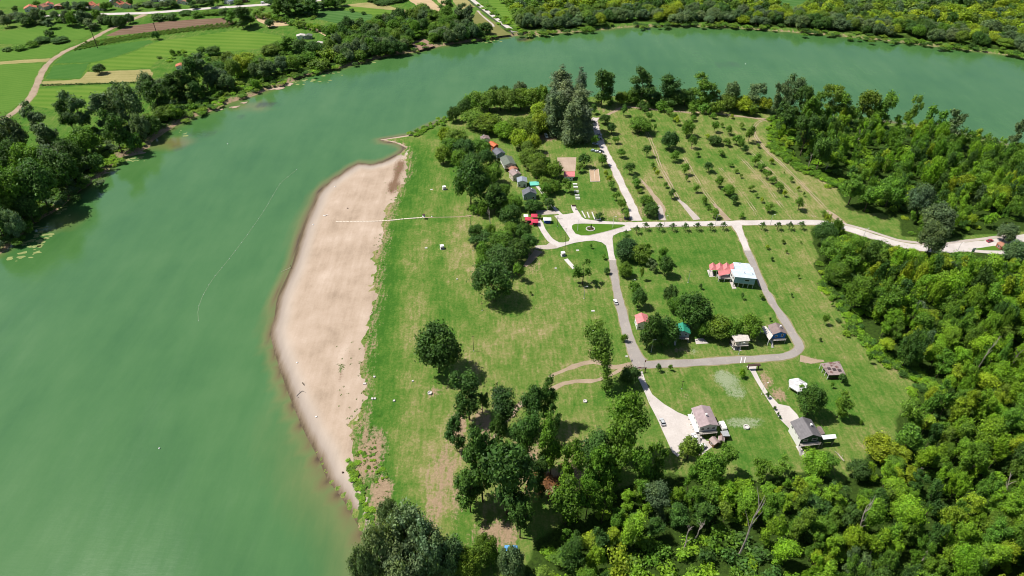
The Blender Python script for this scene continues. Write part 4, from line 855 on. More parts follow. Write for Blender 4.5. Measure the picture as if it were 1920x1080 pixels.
bank_mid = PXL([(606, 118), (622, 92), (612, 74), (650, 58), (700, 52), (745, 46), (775, 34), (800, 34), (832, 30), (862, 40), (890, 60), (925, 67), (915, 70), (850, 79), (815, 85), (800, 73), (785, 72), (768, 82), (755, 99), (700, 108), (650, 118)])
for x, y in scatter(bank_mid, 8.5, 5):
    u, v = to_px(x, y); near_w = seg_dist(np.array([x]), np.array([y]), FAR)[0] < 25
    kind = rnd.choice(['willow', 'willow', 'round']) if near_w else rnd.choice(['round', 'round', 'willow', 'tall', 'bush'])
    wild(x, y, rnd.uniform(8, 16) * (.6 if kind == 'bush' else 1), rnd.uniform(10, 15), kind, rnd.choice(['grey', 'silver', 'dark']) if kind == 'willow' else rnd.choice(['dark', 'mid', 'olive', 'mid']), 'on the far bank left of the dike')
wood_far = PXL([(978, 57), (962, 38), (948, 20), (935, -8), (940, -70), (1440, -70), (1452, 14), (1470, 24), (1500, 26), (1518, 12), (1530, -70), (2150, -70), (2150, 130), (1925, 98), (1761, 80), (1650, 67), (1558, 58), (1440, 49), (1330, 44), (1260, 44), (1210, 40), (1150, 46), (1080, 52)])
far_pts = scatter(wood_far, 10.0, 8)
fp = np.array(far_pts); fd_ = seg_dist(fp[:, 0], fp[:, 1], FAR); o_ = np.argsort(fd_); far_pts = [(*far_pts[i], fd_[i]) for i in o_]
cnt_far = 0
for x, y, dd in far_pts:
    u, v = to_px(x, y); near_w = dd < 38
    yel = vnoise(np.array([x]), np.array([y]), 55, 77)[0]
    kind = rnd.choice(['willow', 'willow', 'willow', 'round']) if near_w else rnd.choice(['round', 'willow', 'round', 'bush'])
    col = rnd.choice(['grey', 'grey', 'silver', 'dark']) if kind == 'willow' else (rnd.choice(['yellow', 'olive', 'yellow']) if yel > .52 else rnd.choice(['dark', 'mid', 'olive']))
    h, w = (rnd.uniform(8, 13.5), rnd.uniform(11, 16)) if kind != 'bush' else (rnd.uniform(4, 7), rnd.uniform(9, 13))
    if -20 < u < 1930 and v > -4 and cnt_far < 230: wild(x, y, h, w, kind, col, 'in the wood along the far bank'); cnt_far += 1
    elif -200 < u < 2100 and v > -45: MASS.append((x, y, h, w, kind, col, 'far'))

# near woods
sparse = [ # trees scattered over the dry ground between meadow and wood
    (880, 802, 706, 78, 'round', 'dark'), (857, 846, 785, 48, 'ragged', 'dark'), (946, 810, 744, 44, 'ivy', 'deep'), (980, 868, 770, 36, 'ivy', 'dark'), (1000, 806, 728, 34, 'ivy', 'dark'), (1020, 792, 706, 46, 'ragged', 'dark'), (1040, 838, 758, 46, 'ragged', 'dark'),
    (1032, 890, 785, 58, 'ragged', 'mid'), (1068, 940, 835, 60, 'ragged', 'mid'), (905, 940, 812, 80, 'ragged', 'dark'), (950, 985, 815, 112, 'round', 'dark', 'huge dark tree with a broad crown above bare earth'), (882, 960, 880, 66, 'ragged', 'dark'), (975, 1020, 920, 62, 'round', 'dark'), (1150, 905, 775, 74, 'ragged', 'mid'), (1172, 868, 760, 48, 'ivy', 'mid'),
    (1120, 930, 840, 56, 'ragged', 'mid'), (1098, 985, 890, 56, 'ragged', 'mid'), (1195, 930, 830, 60, 'round', 'mid'), (1100, 905, 830, 44, 'ivy', 'dark'), (1128, 990, 905, 50, 'round', 'mid'), (1060, 985, 900, 46, 'ivy', 'mid'), (1288, 862, 812, 50, 'ragged', 'olive', 'loose tree overhanging the parked white van'), (1228, 915, 835, 50, 'round', 'mid'),
    (905, 780, 735, 34, 'round', 'dark'), (930, 850, 770, 44, 'ragged', 'dark'), (1010, 930, 860, 44, 'ragged', 'dark')]
sparse = [(r_[0], r_[1], r_[2], r_[3] * (.86 if r_[4] in ('ragged', 'round') else .95), 'tall' if (r_[4] == 'ragged' and i % 2) else ('ragged' if r_[4] == 'round' else r_[4]), *r_[5:]) for i, r_ in enumerate(sparse)]
trees('between the dry meadow and the wood', sparse)
trees('at the water in the foreground', [(735, 1010, 938, 42, 'willow', 'silver'), (768, 1062, 955, 86, 'willow', 'silver'), (722, 1092, 985, 80, 'willow', 'silver'), (803, 1092, 985, 80, 'willow', 'silver'), (846, 1090, 1010, 60, 'willow', 'grey'), (765, 1120, 1030, 90, 'willow', 'silver'), (912, 1062, 1005, 50, 'willow', 'olive'), (880, 1095, 1035, 56, 'willow', 'olive'), (960, 1090, 1030, 50, 'willow', 'grey'), (690, 1120, 1030, 50, 'willow', 'silver')])
edge_trees = [(1352, 905, 838, 52, 'ragged', 'mid'), (1320, 925, 855, 56, 'round', 'mid'), (1420, 915, 865, 44, 'ragged', 'mid'), (1462, 905, 862, 44, 'ragged', 'mid'), (1520, 895, 850, 52, 'round', 'bright'), (1545, 905, 855, 40, 'ragged', 'mid'), (1600, 905, 868, 40, 'round', 'dark'), (1640, 872, 825, 60, 'round', 'yellow'), (1690, 850, 790, 50, 'tall', 'mid'),
              (1700, 812, 750, 46, 'ragged', 'mid'), (1740, 800, 715, 50, 'ragged', 'mid'), (1540, 470, 420, 44, 'round', 'dark'), (1555, 500, 445, 46, 'round', 'mid'), (1580, 520, 445, 44, 'tall', 'mid'), (1630, 512, 452, 46, 'ragged', 'olive'), (1560, 545, 495, 44, 'round', 'mid'), (1600, 590, 520, 52, 'round', 'mid'), (1660, 620, 540, 56, 'ragged', 'mid'),
              (1735, 492, 420, 50, 'round', 'grey'), (1790, 530, 475, 50, 'round', 'mid'), (1750, 535, 480, 40, 'ragged', 'yellow'), (1690, 700, 620, 46, 'round', 'dark'), (1720, 660, 590, 50, 'ragged', 'mid'), (1855, 400, 350, 44, 'round', 'yellow'), (1880, 460, 420, 40, 'willow', 'grey'), (1895, 500, 455, 44, 'willow', 'grey'),
              (1455, 230, 154, 34, 'ragged', 'grey'), (1478, 224, 141, 44, 'ragged', 'grey'), (1495, 236, 152, 38, 'ragged', 'dark'), (1500, 302, 215, 44, 'ragged', 'dark'), (1465, 255, 188, 36, 'tall', 'dark'), (1520, 252, 172, 44, 'ragged', 'mid'), (1545, 240, 160, 50, 'ragged', 'olive'), (1577, 248, 165, 52, 'ragged', 'mid'), (1610, 246, 162, 48, 'ragged', 'olive'), (1530, 332, 248, 50, 'ragged', 'dark'),
              (1590, 395, 326, 50, 'ragged', 'mid'), (1620, 408, 342, 50, 'ragged', 'mid'), (1660, 398, 330, 48, 'round', 'mid'), (1700, 250, 175, 28, 'ragged', 'olive'), (1735, 270, 190, 42, 'ragged', 'mid'), (1770, 282, 202, 44, 'ragged', 'silver'), (1890, 300, 228, 30, 'ragged', 'grey'), (1640, 256, 172, 46, 'ragged', 'mid'), (1715, 420, 345, 50, 'round', 'grey'), (1745, 448, 385, 56, 'round', 'grey')]
trees('in the dense wood', edge_trees)
taken = [(t['x'], t['y']) for t in TREES]
tk = np.array(taken)
def wild_kind(g):
    k = g.choice(['ragged', 'ragged', 'ragged', 'round', 'ivy', 'tall', 'tall', 'ivy', 'tall'])
    return k, g.choices(['mid', 'bright', 'dark', 'yellow', 'olive', 'grey'], [36, 30, 20, 7, 6, 1])[0]
wood_pts = []
for poly, sp, sd, sec in ((FS_W, 6.7, 21, 'S'), (FR_W, 7.2, 22, 'R')):
    for x, y in scatter(poly, sp, sd, 90000): 
        if np.min(np.hypot(tk[:, 0] - x, tk[:, 1] - y)) > 4.2: wood_pts.append((x, y, sec))
wood_pts.sort(key=lambda p: p[1])
n_s = 0
for x, y, sec in wood_pts:
    k, c = wild_kind(rnd); u, v = to_px(x, y); inner = min(1.0, seg_dist(np.array([x]), np.array([y]), (FS_W + FS_W[:1]) if sec == 'S' else (FR_W + FR_W[:1]))[0] / 25)
    if sec == 'S' and vnoise(np.array([x]), np.array([y]), 60, 95)[0] + (u - 1500) / 1400 > .62 and c in ('mid', 'dark') and rnd.random() < .45: c = rnd.choice(['bright', 'bright', 'yellow'])
    clear = vnoise(np.array([x]), np.array([y]), 26, 91)[0]
    if sec == 'R':
        h = rnd.uniform(11, 19) + 2.5 * inner; k = rnd.choice(['ragged', 'tall', 'round', 'ragged', 'bush'])
    else: h = rnd.uniform(9, 22) + 2.5 * inner
    w = rnd.uniform(5.2, 9.0)
    if clear > .78: k = 'bush'; c = rnd.choice(['bright', 'mid', 'mid', 'dark'])
    if k == 'bush': h = rnd.uniform(2.5, 5.5); w = rnd.uniform(6.5, 10)
    if k == 'ivy': w = rnd.uniform(4.5, 7)
    if inner < .16: continue
    h *= .62 + .38 * inner
    if sec == 'S' and u > 1570 and v < 640:          # the scrub below the road is low: the road stays in sight over it
        rv = float(np.interp(u, [1570, 1600, 1650, 1700, 1760, 1810, 1860, 1920, 2050], [426, 434, 450, 464, 474, 480, 482, 482, 480]))
        while to_px(x, y, h)[1] < rv + 5 and h > 1.5: h *= .88
        if h < 6: k = 'bush'; w = max(w * .7, 4.0)
    tu, tv = to_px(x, y, h)
    if -15 < u < 1935 and tv < 1075 and n_s < 250 and k != 'bush' and (sec == 'S' or rnd.random() < .8):
        wild(x, y, h, w, k, c, 'in the dense wood'); n_s += 1
    elif -150 < u < 2080 and v < 1300: MASS.append((x, y, h, w, k, c, 'near'))

ORD = ['leftmost'] + [w + ' from left' for w in 'second third fourth fifth sixth seventh eighth ninth tenth eleventh twelfth thirteenth fourteenth fifteenth sixteenth seventeenth eighteenth nineteenth twentieth'.split()]
def ordinal(i): return ORD[i]
def ordinal_old(i): return ['leftmost', 'second from left', 'third from left', 'fourth from left', 'fifth from left', 'sixth from left', 'seventh from left', 'eighth from left', 'ninth from left'][i]
def wood_part(t):
    u, v = t['u'], t['v']
    if v < 300 and u < 1680: return 'in the wood by the orchard'
    if v < 345: return 'in the wood by the river'
    if v < 452: return 'in the wood above the road'
    if v < 520 and u < 1700: return 'in the wood below the road'
    if v < 560: return 'in the wood right of the road'
    if v < 640: return 'in the wood beside the right lawn'
    if v < 720: return 'in the wood beside the rusty shed'
    if v < 800: return 'in the wood right of the tent'
    if v < 880: return 'in the wood right of the dark roof'
    if u < 1180: return 'in the wood at bottom left'
    if u < 1400: return 'in the wood below the yard'
    if u < 1620: return 'in the wood below the dark roof'
    return 'in the lower right wood'
def bank_part(t):
    u = t['u']; return 'on the far bank ' + ('near the dike' if u < 1120 else 'behind the poplar clump' if u < 1300 else 'behind the orchard' if u < 1470 else 'right of the maize patch' if u < 1700 else 'at the right')
buckets = {}
for t in TREES:
    if t['zone'] == 'in the dense wood': t['zone'] = wood_part(t)
    elif t['zone'] == 'in the wood along the far bank': t['zone'] = bank_part(t)
    elif t['zone'] == 'on the far bank left of the dike': t['zone'] = 'left of the dike, ' + ('waterside' if t['v'] > 78 else 'inland') + (', left half' if t['u'] < 740 else ', right half')
    elif t['zone'] == 'in the orchard': t['zone'] = 'in the ' + ('upper' if t['v'] < 300 else 'lower') + ' orchard, ' + ('left' if t['u'] < 1230 else 'middle' if t['u'] < 1370 else 'right')
for t in TREES:
    if not t['label']:
        size = 'small ' if t['h'] < 5 else ''
        shape = SHAPE[t['kind']]
        if t['kind'] in ('young', 'star') or t['kind'] == 'bush': size = ''
        t['desc'] = f"{size}{HUE[t['col']]} {shape} {t['zone']}"
        buckets.setdefault(t['desc'], []).append(t)
for desc, ts in buckets.items():
    ts.sort(key=lambda t: t['u'])
    for i, t in enumerate(ts): t['label'] = desc if len(ts) == 1 or len(ts) > 20 else f"{desc}, {ordinal(i)}"
def vary(c, g, k=.14):
    f = 1 + g.uniform(-k, k); return (c[0] * f * (1 + g.uniform(-.12, .05)), c[1] * f, c[2] * f * (1 + g.uniform(-.15, .15)), 1)
for t in TREES:
    P_ = rnd.choice(PROTO[t['kind']])
    nm_ = NAMES[t['kind']]
    if t['kind'] != 'bush': nm_ = 'wood_tree' if t['zone'].startswith('in the wood') or 'right wood' in t['zone'] else ('bank_tree' if 'far bank' in t['zone'] else nm_)
    root = empty(nm_, (t['x'], t['y'], 0), rnd.uniform(0, 6.28), t['label'], 'bush' if t['kind'] == 'bush' else 'tree', ('bushes ' if t['kind'] == 'bush' else 'trees ') + t['zone'])
    sx = t['w'] / P_['W']; sz = t['h'] / P_['H']
    if t['kind'] not in ('bush',): 
        o = link('trunk', P_['trunk'], None, root); o.scale = (sx, sx, sz)
    c = link('crown', P_['crown'], None, root); c.scale = (sx * rnd.uniform(.92, 1.08), sx * rnd.uniform(.92, 1.08), sz)
    c.color = vary(GREENS[t['col']], rnd)
# the trees that read as one mass, and the undergrowth
def mass_object(name, items, label, dens=0.42, grow=1.35):
    V_, Q_, T_, off = [], [], [], 0
    for x, y, h, w, kind, col, _ in items:
        P_ = rnd.choice(PROTO[kind]); nq = len(P_['q']); keep = rng.random(nq) < dens
        vq = P_['v'][:nq * 4].reshape(-1, 4, 3)[keep]; c_ = vq.mean(1, keepdims=True); vq = (c_ + (vq - c_) * grow).reshape(-1, 3)
        a = rnd.uniform(0, 6.28); ca, sa = math.cos(a), math.sin(a); sx = w / P_['W']; sz = h / P_['H']
        vv = np.stack([(vq[:, 0] * ca - vq[:, 1] * sa) * sx + x, (vq[:, 0] * sa + vq[:, 1] * ca) * sx + y, vq[:, 2] * sz], 1)
        cc = np.array(vary(GREENS[col], rnd)); tt = P_['tint'][:nq * 4].reshape(-1, 4, 4)[keep].reshape(-1, 4) * cc
        V_.append(vv); T_.append(tt); Q_.append(np.arange(len(vv)).reshape(-1, 4) + off); off += len(vv)
    me = np_mesh(name, np.concatenate(V_), np.concatenate(Q_)); T_ = np.concatenate(T_); T_[:, 3] = 1
    a = me.color_attributes.new('tint', 'FLOAT_COLOR', 'POINT'); a.data.foreach_set('color', T_.astype(np.float32).ravel())
    return link(name, me, M_LEAF, kind='stuff', label=label)
mass_object('far_wood', [m for m in MASS if m[6] == 'far'], 'dense mass of trees stretching back from the far bank', 0.10, 2.3)
mass_object('wood', [m for m in MASS if m[6] == 'near'], 'dense green mass of trees and scrub of the near wood', 0.3, 1.45)
under = []
for poly, sp, sd in ((FS_W, 11.0, 61), (FR_W, 11.0, 62)):
    for x, y in scatter(poly, sp, sd, 90000):
        u, v = to_px(x, y)
        if -60 < u < 2000 and v < 1180: under.append((x, y, rnd.uniform(.8, 2.4), rnd.uniform(4.0, 6.5), 'bush', rnd.choices(['mid', 'bright', 'dark', 'yellow'], [4, 5, 3, 1])[0], ''))
def along(px, n, spread, h, w, cols):
    L_ = np.array(smooth_line(PXL(px), 2.0))
    for _ in range(n):
        p = L_[rnd.randrange(len(L_))]; under.append((p[0] + rnd.gauss(0, spread), p[1] + rnd.gauss(0, spread), rnd.uniform(*h), rnd.uniform(*w), 'bush', rnd.choice(cols), ''))
along([(1448, 225), (1455, 270), (1466, 290), (1502, 318), (1540, 330), (1572, 352)], 150, 3.0, (.8, 2.6), (3.5, 6), ['bright', 'mid', 'mid'])
along([(1545, 525), (1568, 560), (1602, 610), (1627, 645), (1667, 680), (1694, 692), (1728, 715), (1716, 745)], 140, 2.6, (.8, 2.4), (3, 5.5), ['mid', 'dark', 'bright'])
along([(775, 253), (790, 245), (815, 234), (840, 222)], 46, 2.2, (.6, 1.8), (2.5, 5), ['bright', 'mid'])
along([(1130, 186), (1240, 190), (1340, 198), (1440, 208)], 60, 4, (1, 3), (4, 7), ['mid', 'olive', 'dark'])
along([(20, 462), (61, 421), (131, 372), (183, 335)], 40, 5, (1, 4), (4, 8), ['dark', 'mid', 'grey'])
for x, y in scatter(PXL([(-60, 300), (-60, 500), (15, 458), (120, 380), (180, 330), (185, 300), (255, 275), (330, 225), (420, 180), (395, 165), (330, 180), (290, 205), (210, 240), (150, 255), (70, 285)]), 5.5, 71):
    under.append((x, y, rnd.uniform(1.2, 4.5), rnd.uniform(5, 8), 'bush', rnd.choice(['dark', 'mid', 'grey', 'mid', 'olive']), ''))
for x, y in scatter(PXL([(420, 178), (500, 160), (560, 140), (660, 116), (640, 92), (560, 100), (500, 96), (440, 112), (380, 108), (350, 140)]), 8.0, 72):
    under.append((x, y, rnd.uniform(1.0, 4.0), rnd.uniform(5, 9), 'bush', rnd.choice(['bright', 'mid', 'olive', 'mid']), ''))
along([(186, 318), (200, 296), (225, 275), (250, 272)], 70, 5, (.6, 1.8), (3, 6), ['bright', 'bright', 'mid'])
along([(330, 224), (400, 196), (480, 165), (560, 140), (640, 120)], 90, 5, (.5, 2.2), (4, 8), ['bright', 'mid', 'olive', 'dark'])
along([(640, 118), (733, 96), (847, 76), (930, 66)], 60, 5, (.6, 2.5), (4, 8), ['mid', 'olive', 'dark'])
along([(980, 62), (1100, 56), (1260, 47), (1440, 54), (1650, 72), (1920, 102)], 150, 6, (1, 3.2), (5, 9), ['mid', 'olive', 'dark'])
along([(657, 870), (668, 900), (680, 935), (692, 968), (700, 995)], 46, 1.0, (.3, .9), (1.6, 3.4), ['bright', 'bright', 'mid'])
along([(680, 835), (690, 860), (698, 880), (712, 900)], 30, 2.5, (.2, .7), (1.0, 2.4), ['mid', 'bright'])
along([(905, 8), (935, 30), (960, 48), (975, 60)], 40, 5, (.6, 2), (4, 7), ['bright', 'lime' if False else 'mid'])
along([(600, 35), (560, 24), (500, 16), (470, 20)], 30, 6, (.8, 2.5), (4, 7), ['mid', 'olive'])
along([(540, 112), (570, 122), (600, 122), (580, 108)], 60, 7, (.6, 2), (4, 7), ['bright', 'mid'])
along([(300, 112), (360, 104), (420, 108), (470, 118), (440, 140)], 40, 6, (.6, 2), (4, 7), ['bright', 'mid', 'olive'])
mass_object('undergrowth', under, 'low scrub and rank weeds filling the wood and its edges', 0.5, 1.5)
# vine rows of the far vineyard
vr = []
for i in range(34):
    f = i / 33; a = np.array(G(140 + 305 * f, 95 - 43 * f + 6 * math.sin(f * 3) * -1)); b = np.array(G(150 + 300 * f + 12, 88 - 40 * f - 8 - 2 * math.sin(f * 3)))
    for k in range(7): p = a + (b - a) * (k / 6); vr.append((p[0] + rnd.uniform(-.3, .3), p[1], rnd.uniform(1.2, 1.9), rnd.uniform(2.0, 3.4), 'bush', rnd.choice(['olive', 'mid', 'olive']), ''))
for i in range(40): p = G(80 + 190 * i / 39, 160.5 - 5.5 * i / 39); vr.append((p[0], p[1], rnd.uniform(.8, 1.6), rnd.uniform(1.8, 3.2), 'bush', 'dark', ''))
mass_object('vine_rows', vr, 'rows of vines beside the far ploughed field', 0.5)

# bare dead trees standing in the wood
M_D = M_DEAD
dead = [(1383, 1045, 928, 26, 'tall bleached dead tree forking above the dark gap in the wood'), (1283, 1035, 985, 16, 'short bleached snag left of the forked dead tree'), (1302, 1015, 975, 18, 'leaning bleached snag in the lower wood'), (1600, 1018, 940, 14, 'crooked bleached dead trunk in the lower right wood'), (1712, 905, 876, 6, 'short pale stump of a trunk behind the yellow trees'),
        (1628, 1048, 1012, 14, 'tangled pale dead branches near the bottom edge'), (1797, 1035, 1002, 8, 'pale broken trunk in the lower right wood'), (1725, 1055, 1022, 8, 'forked pale snag at the bottom'), (1870, 945, 895, 18, 'leaning bleached trunk under the yellow crown at right'), (1890, 1060, 1012, 12, 'thin crooked dead tree at the bottom right'),
        (1828, 700, 628, 16, 'tall leaning bleached tree in the middle of the wood'), (1873, 712, 652, 20, 'forked bleached tree at the right side of the wood'), (1602, 280, 245, 6, 'pale standing trunk in the northern wood'), (1795, 515, 492, 8, 'pale leaning trunk below the red brick hut'), (1700, 510, 486, 8, 'pale trunk leaning beside the road trees'),
        (1733, 545, 520, 6, 'thin pale trunk under the yellow crown'), (1750, 268, 232, 8, 'bleached snag sticking out of the northern wood'), (1515, 318, 288, 6, 'pale slim trunk at the edge of the northern wood'), (1548, 320, 298, 10, 'bent pale dead tree at the edge of the northern wood'), (921, 424, 396, 16, 'bare brown tree in the meadow grove'), (1905, 625, 585, 8, 'thin pale dead stem at the right frame edge')]
for i, (u, vb, vt, w, lab) in enumerate(dead):
    g = random.Random(300 + i); x, y = G(u, vb); h = height_of(u, vb, vt); wm = w / ppm(u, vb)
    root = empty('dead_tree', (x, y, 0), 0, lab, 'dead tree', 'dead trees in the woods'); tb = MB(); p = Vector((0, 0, -.3)); lean = Vector((g.uniform(-.5, .5) * wm, g.uniform(-.4, .4) * wm, 0)); path = [p]
    r0 = .20 + .006 * h
    for k in range(1, 7): path.append(Vector((0, 0, h * k / 6)) + lean * (k / 6) + Vector((g.gauss(0, .3), g.gauss(0, .3), 0)))
    for k in range(6): tb.tube(path[k], path[k + 1], r0 * (1 - k * .13), r0 * (1 - (k + 1) * .13), 6)
    tb.build('trunk', M_D, root)
    for k in (2, 3, 3, 4, 4, 5):
        bb = MB(); d_ = Vector((g.uniform(-1, 1) * wm * .6, g.uniform(-1, 1) * wm * .6, h * g.uniform(.12, .26))); m_ = path[k] + d_ * .5 + Vector((g.gauss(0, .3), g.gauss(0, .3), 0))
        bb.tube(path[k], m_, r0 * .45, r0 * .3, 5).tube(m_, path[k] + d_, r0 * .3, r0 * .1, 5).build('branch', M_D, root)
print('TREES', len(TREES), 'MASS', len(MASS), 'UNDER', len(under), 'wood individuals', n_s, 'far', cnt_far)

# ================================================================== buildings
def wall_mat(name, c, **k): return rough_mat(name, c, 0.12, 0.8, 0.85, 0.15, **k)
W_WHITE = wall_mat('white render', (0.72, 0.70, 0.67)); W_CREAM = wall_mat('cream render', (0.60, 0.53, 0.42)); W_BLUE = wall_mat('blue boards', (0.03, 0.16, 0.48)); W_PALEBLUE = wall_mat('pale blue sheet', (0.30, 0.42, 0.50))
W_GREEN = wall_mat('dark green boards', (0.05, 0.10, 0.05)); W_WOOD = wall_mat('brown boards', (0.16, 0.09, 0.05)); W_RED = wall_mat('orange red wall', (0.45, 0.10, 0.04)); W_GREY = wall_mat('grey boards', (0.30, 0.29, 0.28)); W_SLATE = wall_mat('grey blue boards', (0.28, 0.34, 0.36))
M_POST = rough_mat('grey timber', (0.33, 0.30, 0.27), 0.25, 2.0); M_DARKW = rough_mat('dark stained timber', (0.07, 0.045, 0.035), 0.3, 2.0); M_WHITE = rough_mat('white paint', (0.78, 0.77, 0.75), 0.06, 2.0, 0.5)
M_METAL = rough_mat('galvanised metal', (0.42, 0.42, 0.42), 0.15, 2.0, 0.4, 0.4); M_STONE = rough_mat('concrete block', (0.55, 0.52, 0.49), 0.2, 1.5); M_BRICKY = rough_mat('chimney brick', (0.40, 0.22, 0.15), 0.25, 2.0)
ROOFS = dict(brown=sheet_roof('mauve brown sheet roof', (0.34, 0.26, 0.265)), dark=sheet_roof('dark grey sheet roof', (0.150, 0.140, 0.145)), slate=sheet_roof('slate grey roof', (0.13, 0.135, 0.155)), umber=sheet_roof('umber sheet roof', (0.235, 0.175, 0.165)),
             green=sheet_roof('green sheet roof', (0.03, 0.25, 0.16)), moss=sheet_roof('mossy grey roof', (0.14, 0.16, 0.125)), red=sheet_roof('faded red sheet roof', (0.60, 0.20, 0.20)), tile=sheet_roof('red tile roof', (0.46, 0.15, 0.085), 0.4),
             tile2=sheet_roof('weathered tile roof', (0.36, 0.17, 0.11), 0.4), pale=sheet_roof('bleached sheet roof', (0.55, 0.50, 0.46)), blue=sheet_roof('pale blue sheet roof', (0.52, 0.60, 0.68), 1.0), rust=sheet_roof('rusty felt roof', (0.30, 0.235, 0.22), 0.9, 0.9),
             orange=sheet_roof('orange red roof', (0.50, 0.13, 0.05)), mauve=sheet_roof('mauve tile roof', (0.31, 0.23, 0.215), 0.4), bluegrey=sheet_roof('blue grey sheet roof', (0.26, 0.29, 0.34)), white=sheet_roof('white sheet roof', (0.74, 0.73, 0.72)))
def frame_from(FL, FR, BL, z):
    a, b, c = (np.array(G(*p, z)) for p in (FL, FR, BL)); ex = (b - a); W = np.linalg.norm(ex); ex /= W
    ey = np.array([-ex[1], ex[0]]); L = float((c - a) @ ey); ctr = a + ex * W / 2 + ey * L / 2
    return ctr, math.atan2(ex[1], ex[0]), float(W), abs(L)
def window(root, x, y, z, w, h, face, frame=None, door=False):
    """face 'f' front (-y), 'l' left (-x), 'r' right, 'b' back"""
    fm_ = frame or M_WHITE; t = .07
    def bx(mb, a0, a1, z0, z1, d0, d1):
        if face == 'f': mb.box(x + a0, x + a1, y - d1, y - d0, z0, z1)
        elif face == 'b': mb.box(x + a0, x + a1, y + d0, y + d1, z0, z1)
        elif face == 'l': mb.box(x - d1, x - d0, y + a0, y + a1, z0, z1)
        else: mb.box(x + d0, x + d1, y + a0, y + a1, z0, z1)
        return mb
    m = MB()
    for a0, a1, z0, z1 in ((-w/2, -w/2 + .12, z, z + h), (w/2 - .12, w/2, z, z + h), (-w/2 + .12, w/2 - .12, z + h - .12, z + h), (-w/2 + .12, w/2 - .12, z, z + .12)): bx(m, a0, a1, z0, z1, .005, t)
    f = m.build('door' if door else 'window', fm_, root)
    bx(MB(), -w/2 + .12, w/2 - .12, z + .12, z + h - .12, .003, .03).build('pane' if not door else 'door_leaf', GLASS if not door else M_DARKW, f); return f
def gable_house(name, label, FL, FR, BL, zE, zR, roof, wall, cat='house', group=None, stilt=0.0, front=None, over=.45, wins_f=((-.25, 1.3, 1.2), (.25, 1.3, 1.2)), wins_l=3, balcony=False, chimney=None, placed=None, gable_wall=None, post_n=3, ridge='y'):
    if placed: ctr, rz, W, L = placed
    else: ctr, rz, W, L = frame_from(FL, FR, BL, zE)
    root = empty(name, (ctr[0], ctr[1], 0), rz, label, cat, group)
    hw, hl = W / 2, L / 2; iw, il = hw - over, hl - over
    eW = zE + (zR - zE) * over / hw      # where the wall meets the underside of the roof
    m = MB(); pts = [(-iw, stilt), (iw, stilt), (iw, eW - .12), (0, zR - .12), (-iw, eW - .12)]; n = len(m.v)
    m.v += [(x, -il, z) for x, z in pts] + [(x, il, z) for x, z in pts]
    m.f += [(0, 1, 2, 3, 4), (9, 8, 7, 6, 5)] + [(i, i + 5, (i + 1) % 5 + 5, (i + 1) % 5) for i in range(5)]
    m.build('wall', wall, root)
    t = .14; r_ = MB()
    for s in (-1, 1):
        A = [(s * hw, -hl, zE), (s * hw, hl, zE), (s * .0, hl, zR), (s * .0, -hl, zR)]; 
        if s < 0: A = A[::-1]
        r_.hexa([(x, y, z - t) for x, y, z in A] + A)
    ro = r_.build('roof', roof, root)
    MB().box(-.14, .14, -hl - .03, hl + .03, zR - .06, zR + .06).build('ridge_cap', roof, ro)
    if chimney:
        cx, cy = chimney[0] * hw, chimney[1] * hl; zc = zR - abs(cx) / hw * (zR - zE)
        MB().box(cx - .3, cx + .3, cy - .3, cy + .3, zc - .5, zc + 1.0).box(cx - .38, cx + .38, cy - .38, cy + .38, zc + 1.0, zc + 1.12).build('chimney', chimney[2] if len(chimney) > 2 else M_BRICKY, ro)
    if stilt > 0:
        MB().box(-iw + .1, iw - .1, -il + .1, il - .1, stilt - .22, stilt - .005).build('floor_slab', M_STONE, root)
        for i in range(post_n):
            for j in range(max(2, int(L / 3.2))):
                x = -iw + .3 + (2 * iw - .6) * i / (post_n - 1); y = -il + .3 + (2 * il - .6) * j / (max(2, int(L / 3.2)) - 1)
                MB().box(x - .16, x + .16, y - .16, y + .16, 0, stilt - .23).build('post', M_POST, root)
    for fx, w, h in wins_f: window(root, fx * W, -il, stilt + (.95 if stilt else 1.0), w, h, 'f')
    nl = wins_l
    for i in range(nl): window(root, -iw, -il + 2 * il * (i + .5) / nl, stilt + 1.0, 1.3, 1.2, 'l')
    for i in range(max(1, nl - 1)): window(root, iw, -il + 2 * il * (i + .5) / max(1, nl - 1), stilt + 1.0, 1.2, 1.2, 'r')
    if not stilt: window(root, iw * .45, -il, .06, 1.0, 2.05, 'f', M_DARKW, True)
    if balcony:
        by = -il - 1.6
        MB().box(-iw, iw, by, -il - .006, stilt - .2, stilt).build('balcony_floor', M_POST, root)
        rb = MB().box(-iw, iw, by, by + .08, stilt + .95, stilt + 1.03)
        for k in range(9): x = -iw + .04 + (2 * iw - .08) * k / 8; rb.box(x - .04, x + .04, by + .005, by + .075, stilt, stilt + .95)
        rb.build('railing', balcony if not isinstance(balcony, bool) else M_POST, root)
        for x in (-iw + .2, iw - .2): MB().box(x - .13, x + .13, by + .1, by + .36, 0, stilt - .21).build('post', M_POST, root)
        if True:
            st = MB()
            for k in range(10): st.box(-iw - 1.1, -iw - .1, by - .2 + k * .28 - 2.2, by + .12 + k * .28 - 2.2, stilt * k / 10, stilt * k / 10 + .15)
            st.build('staircase', M_STONE, root)
    return root, W, L, iw, il
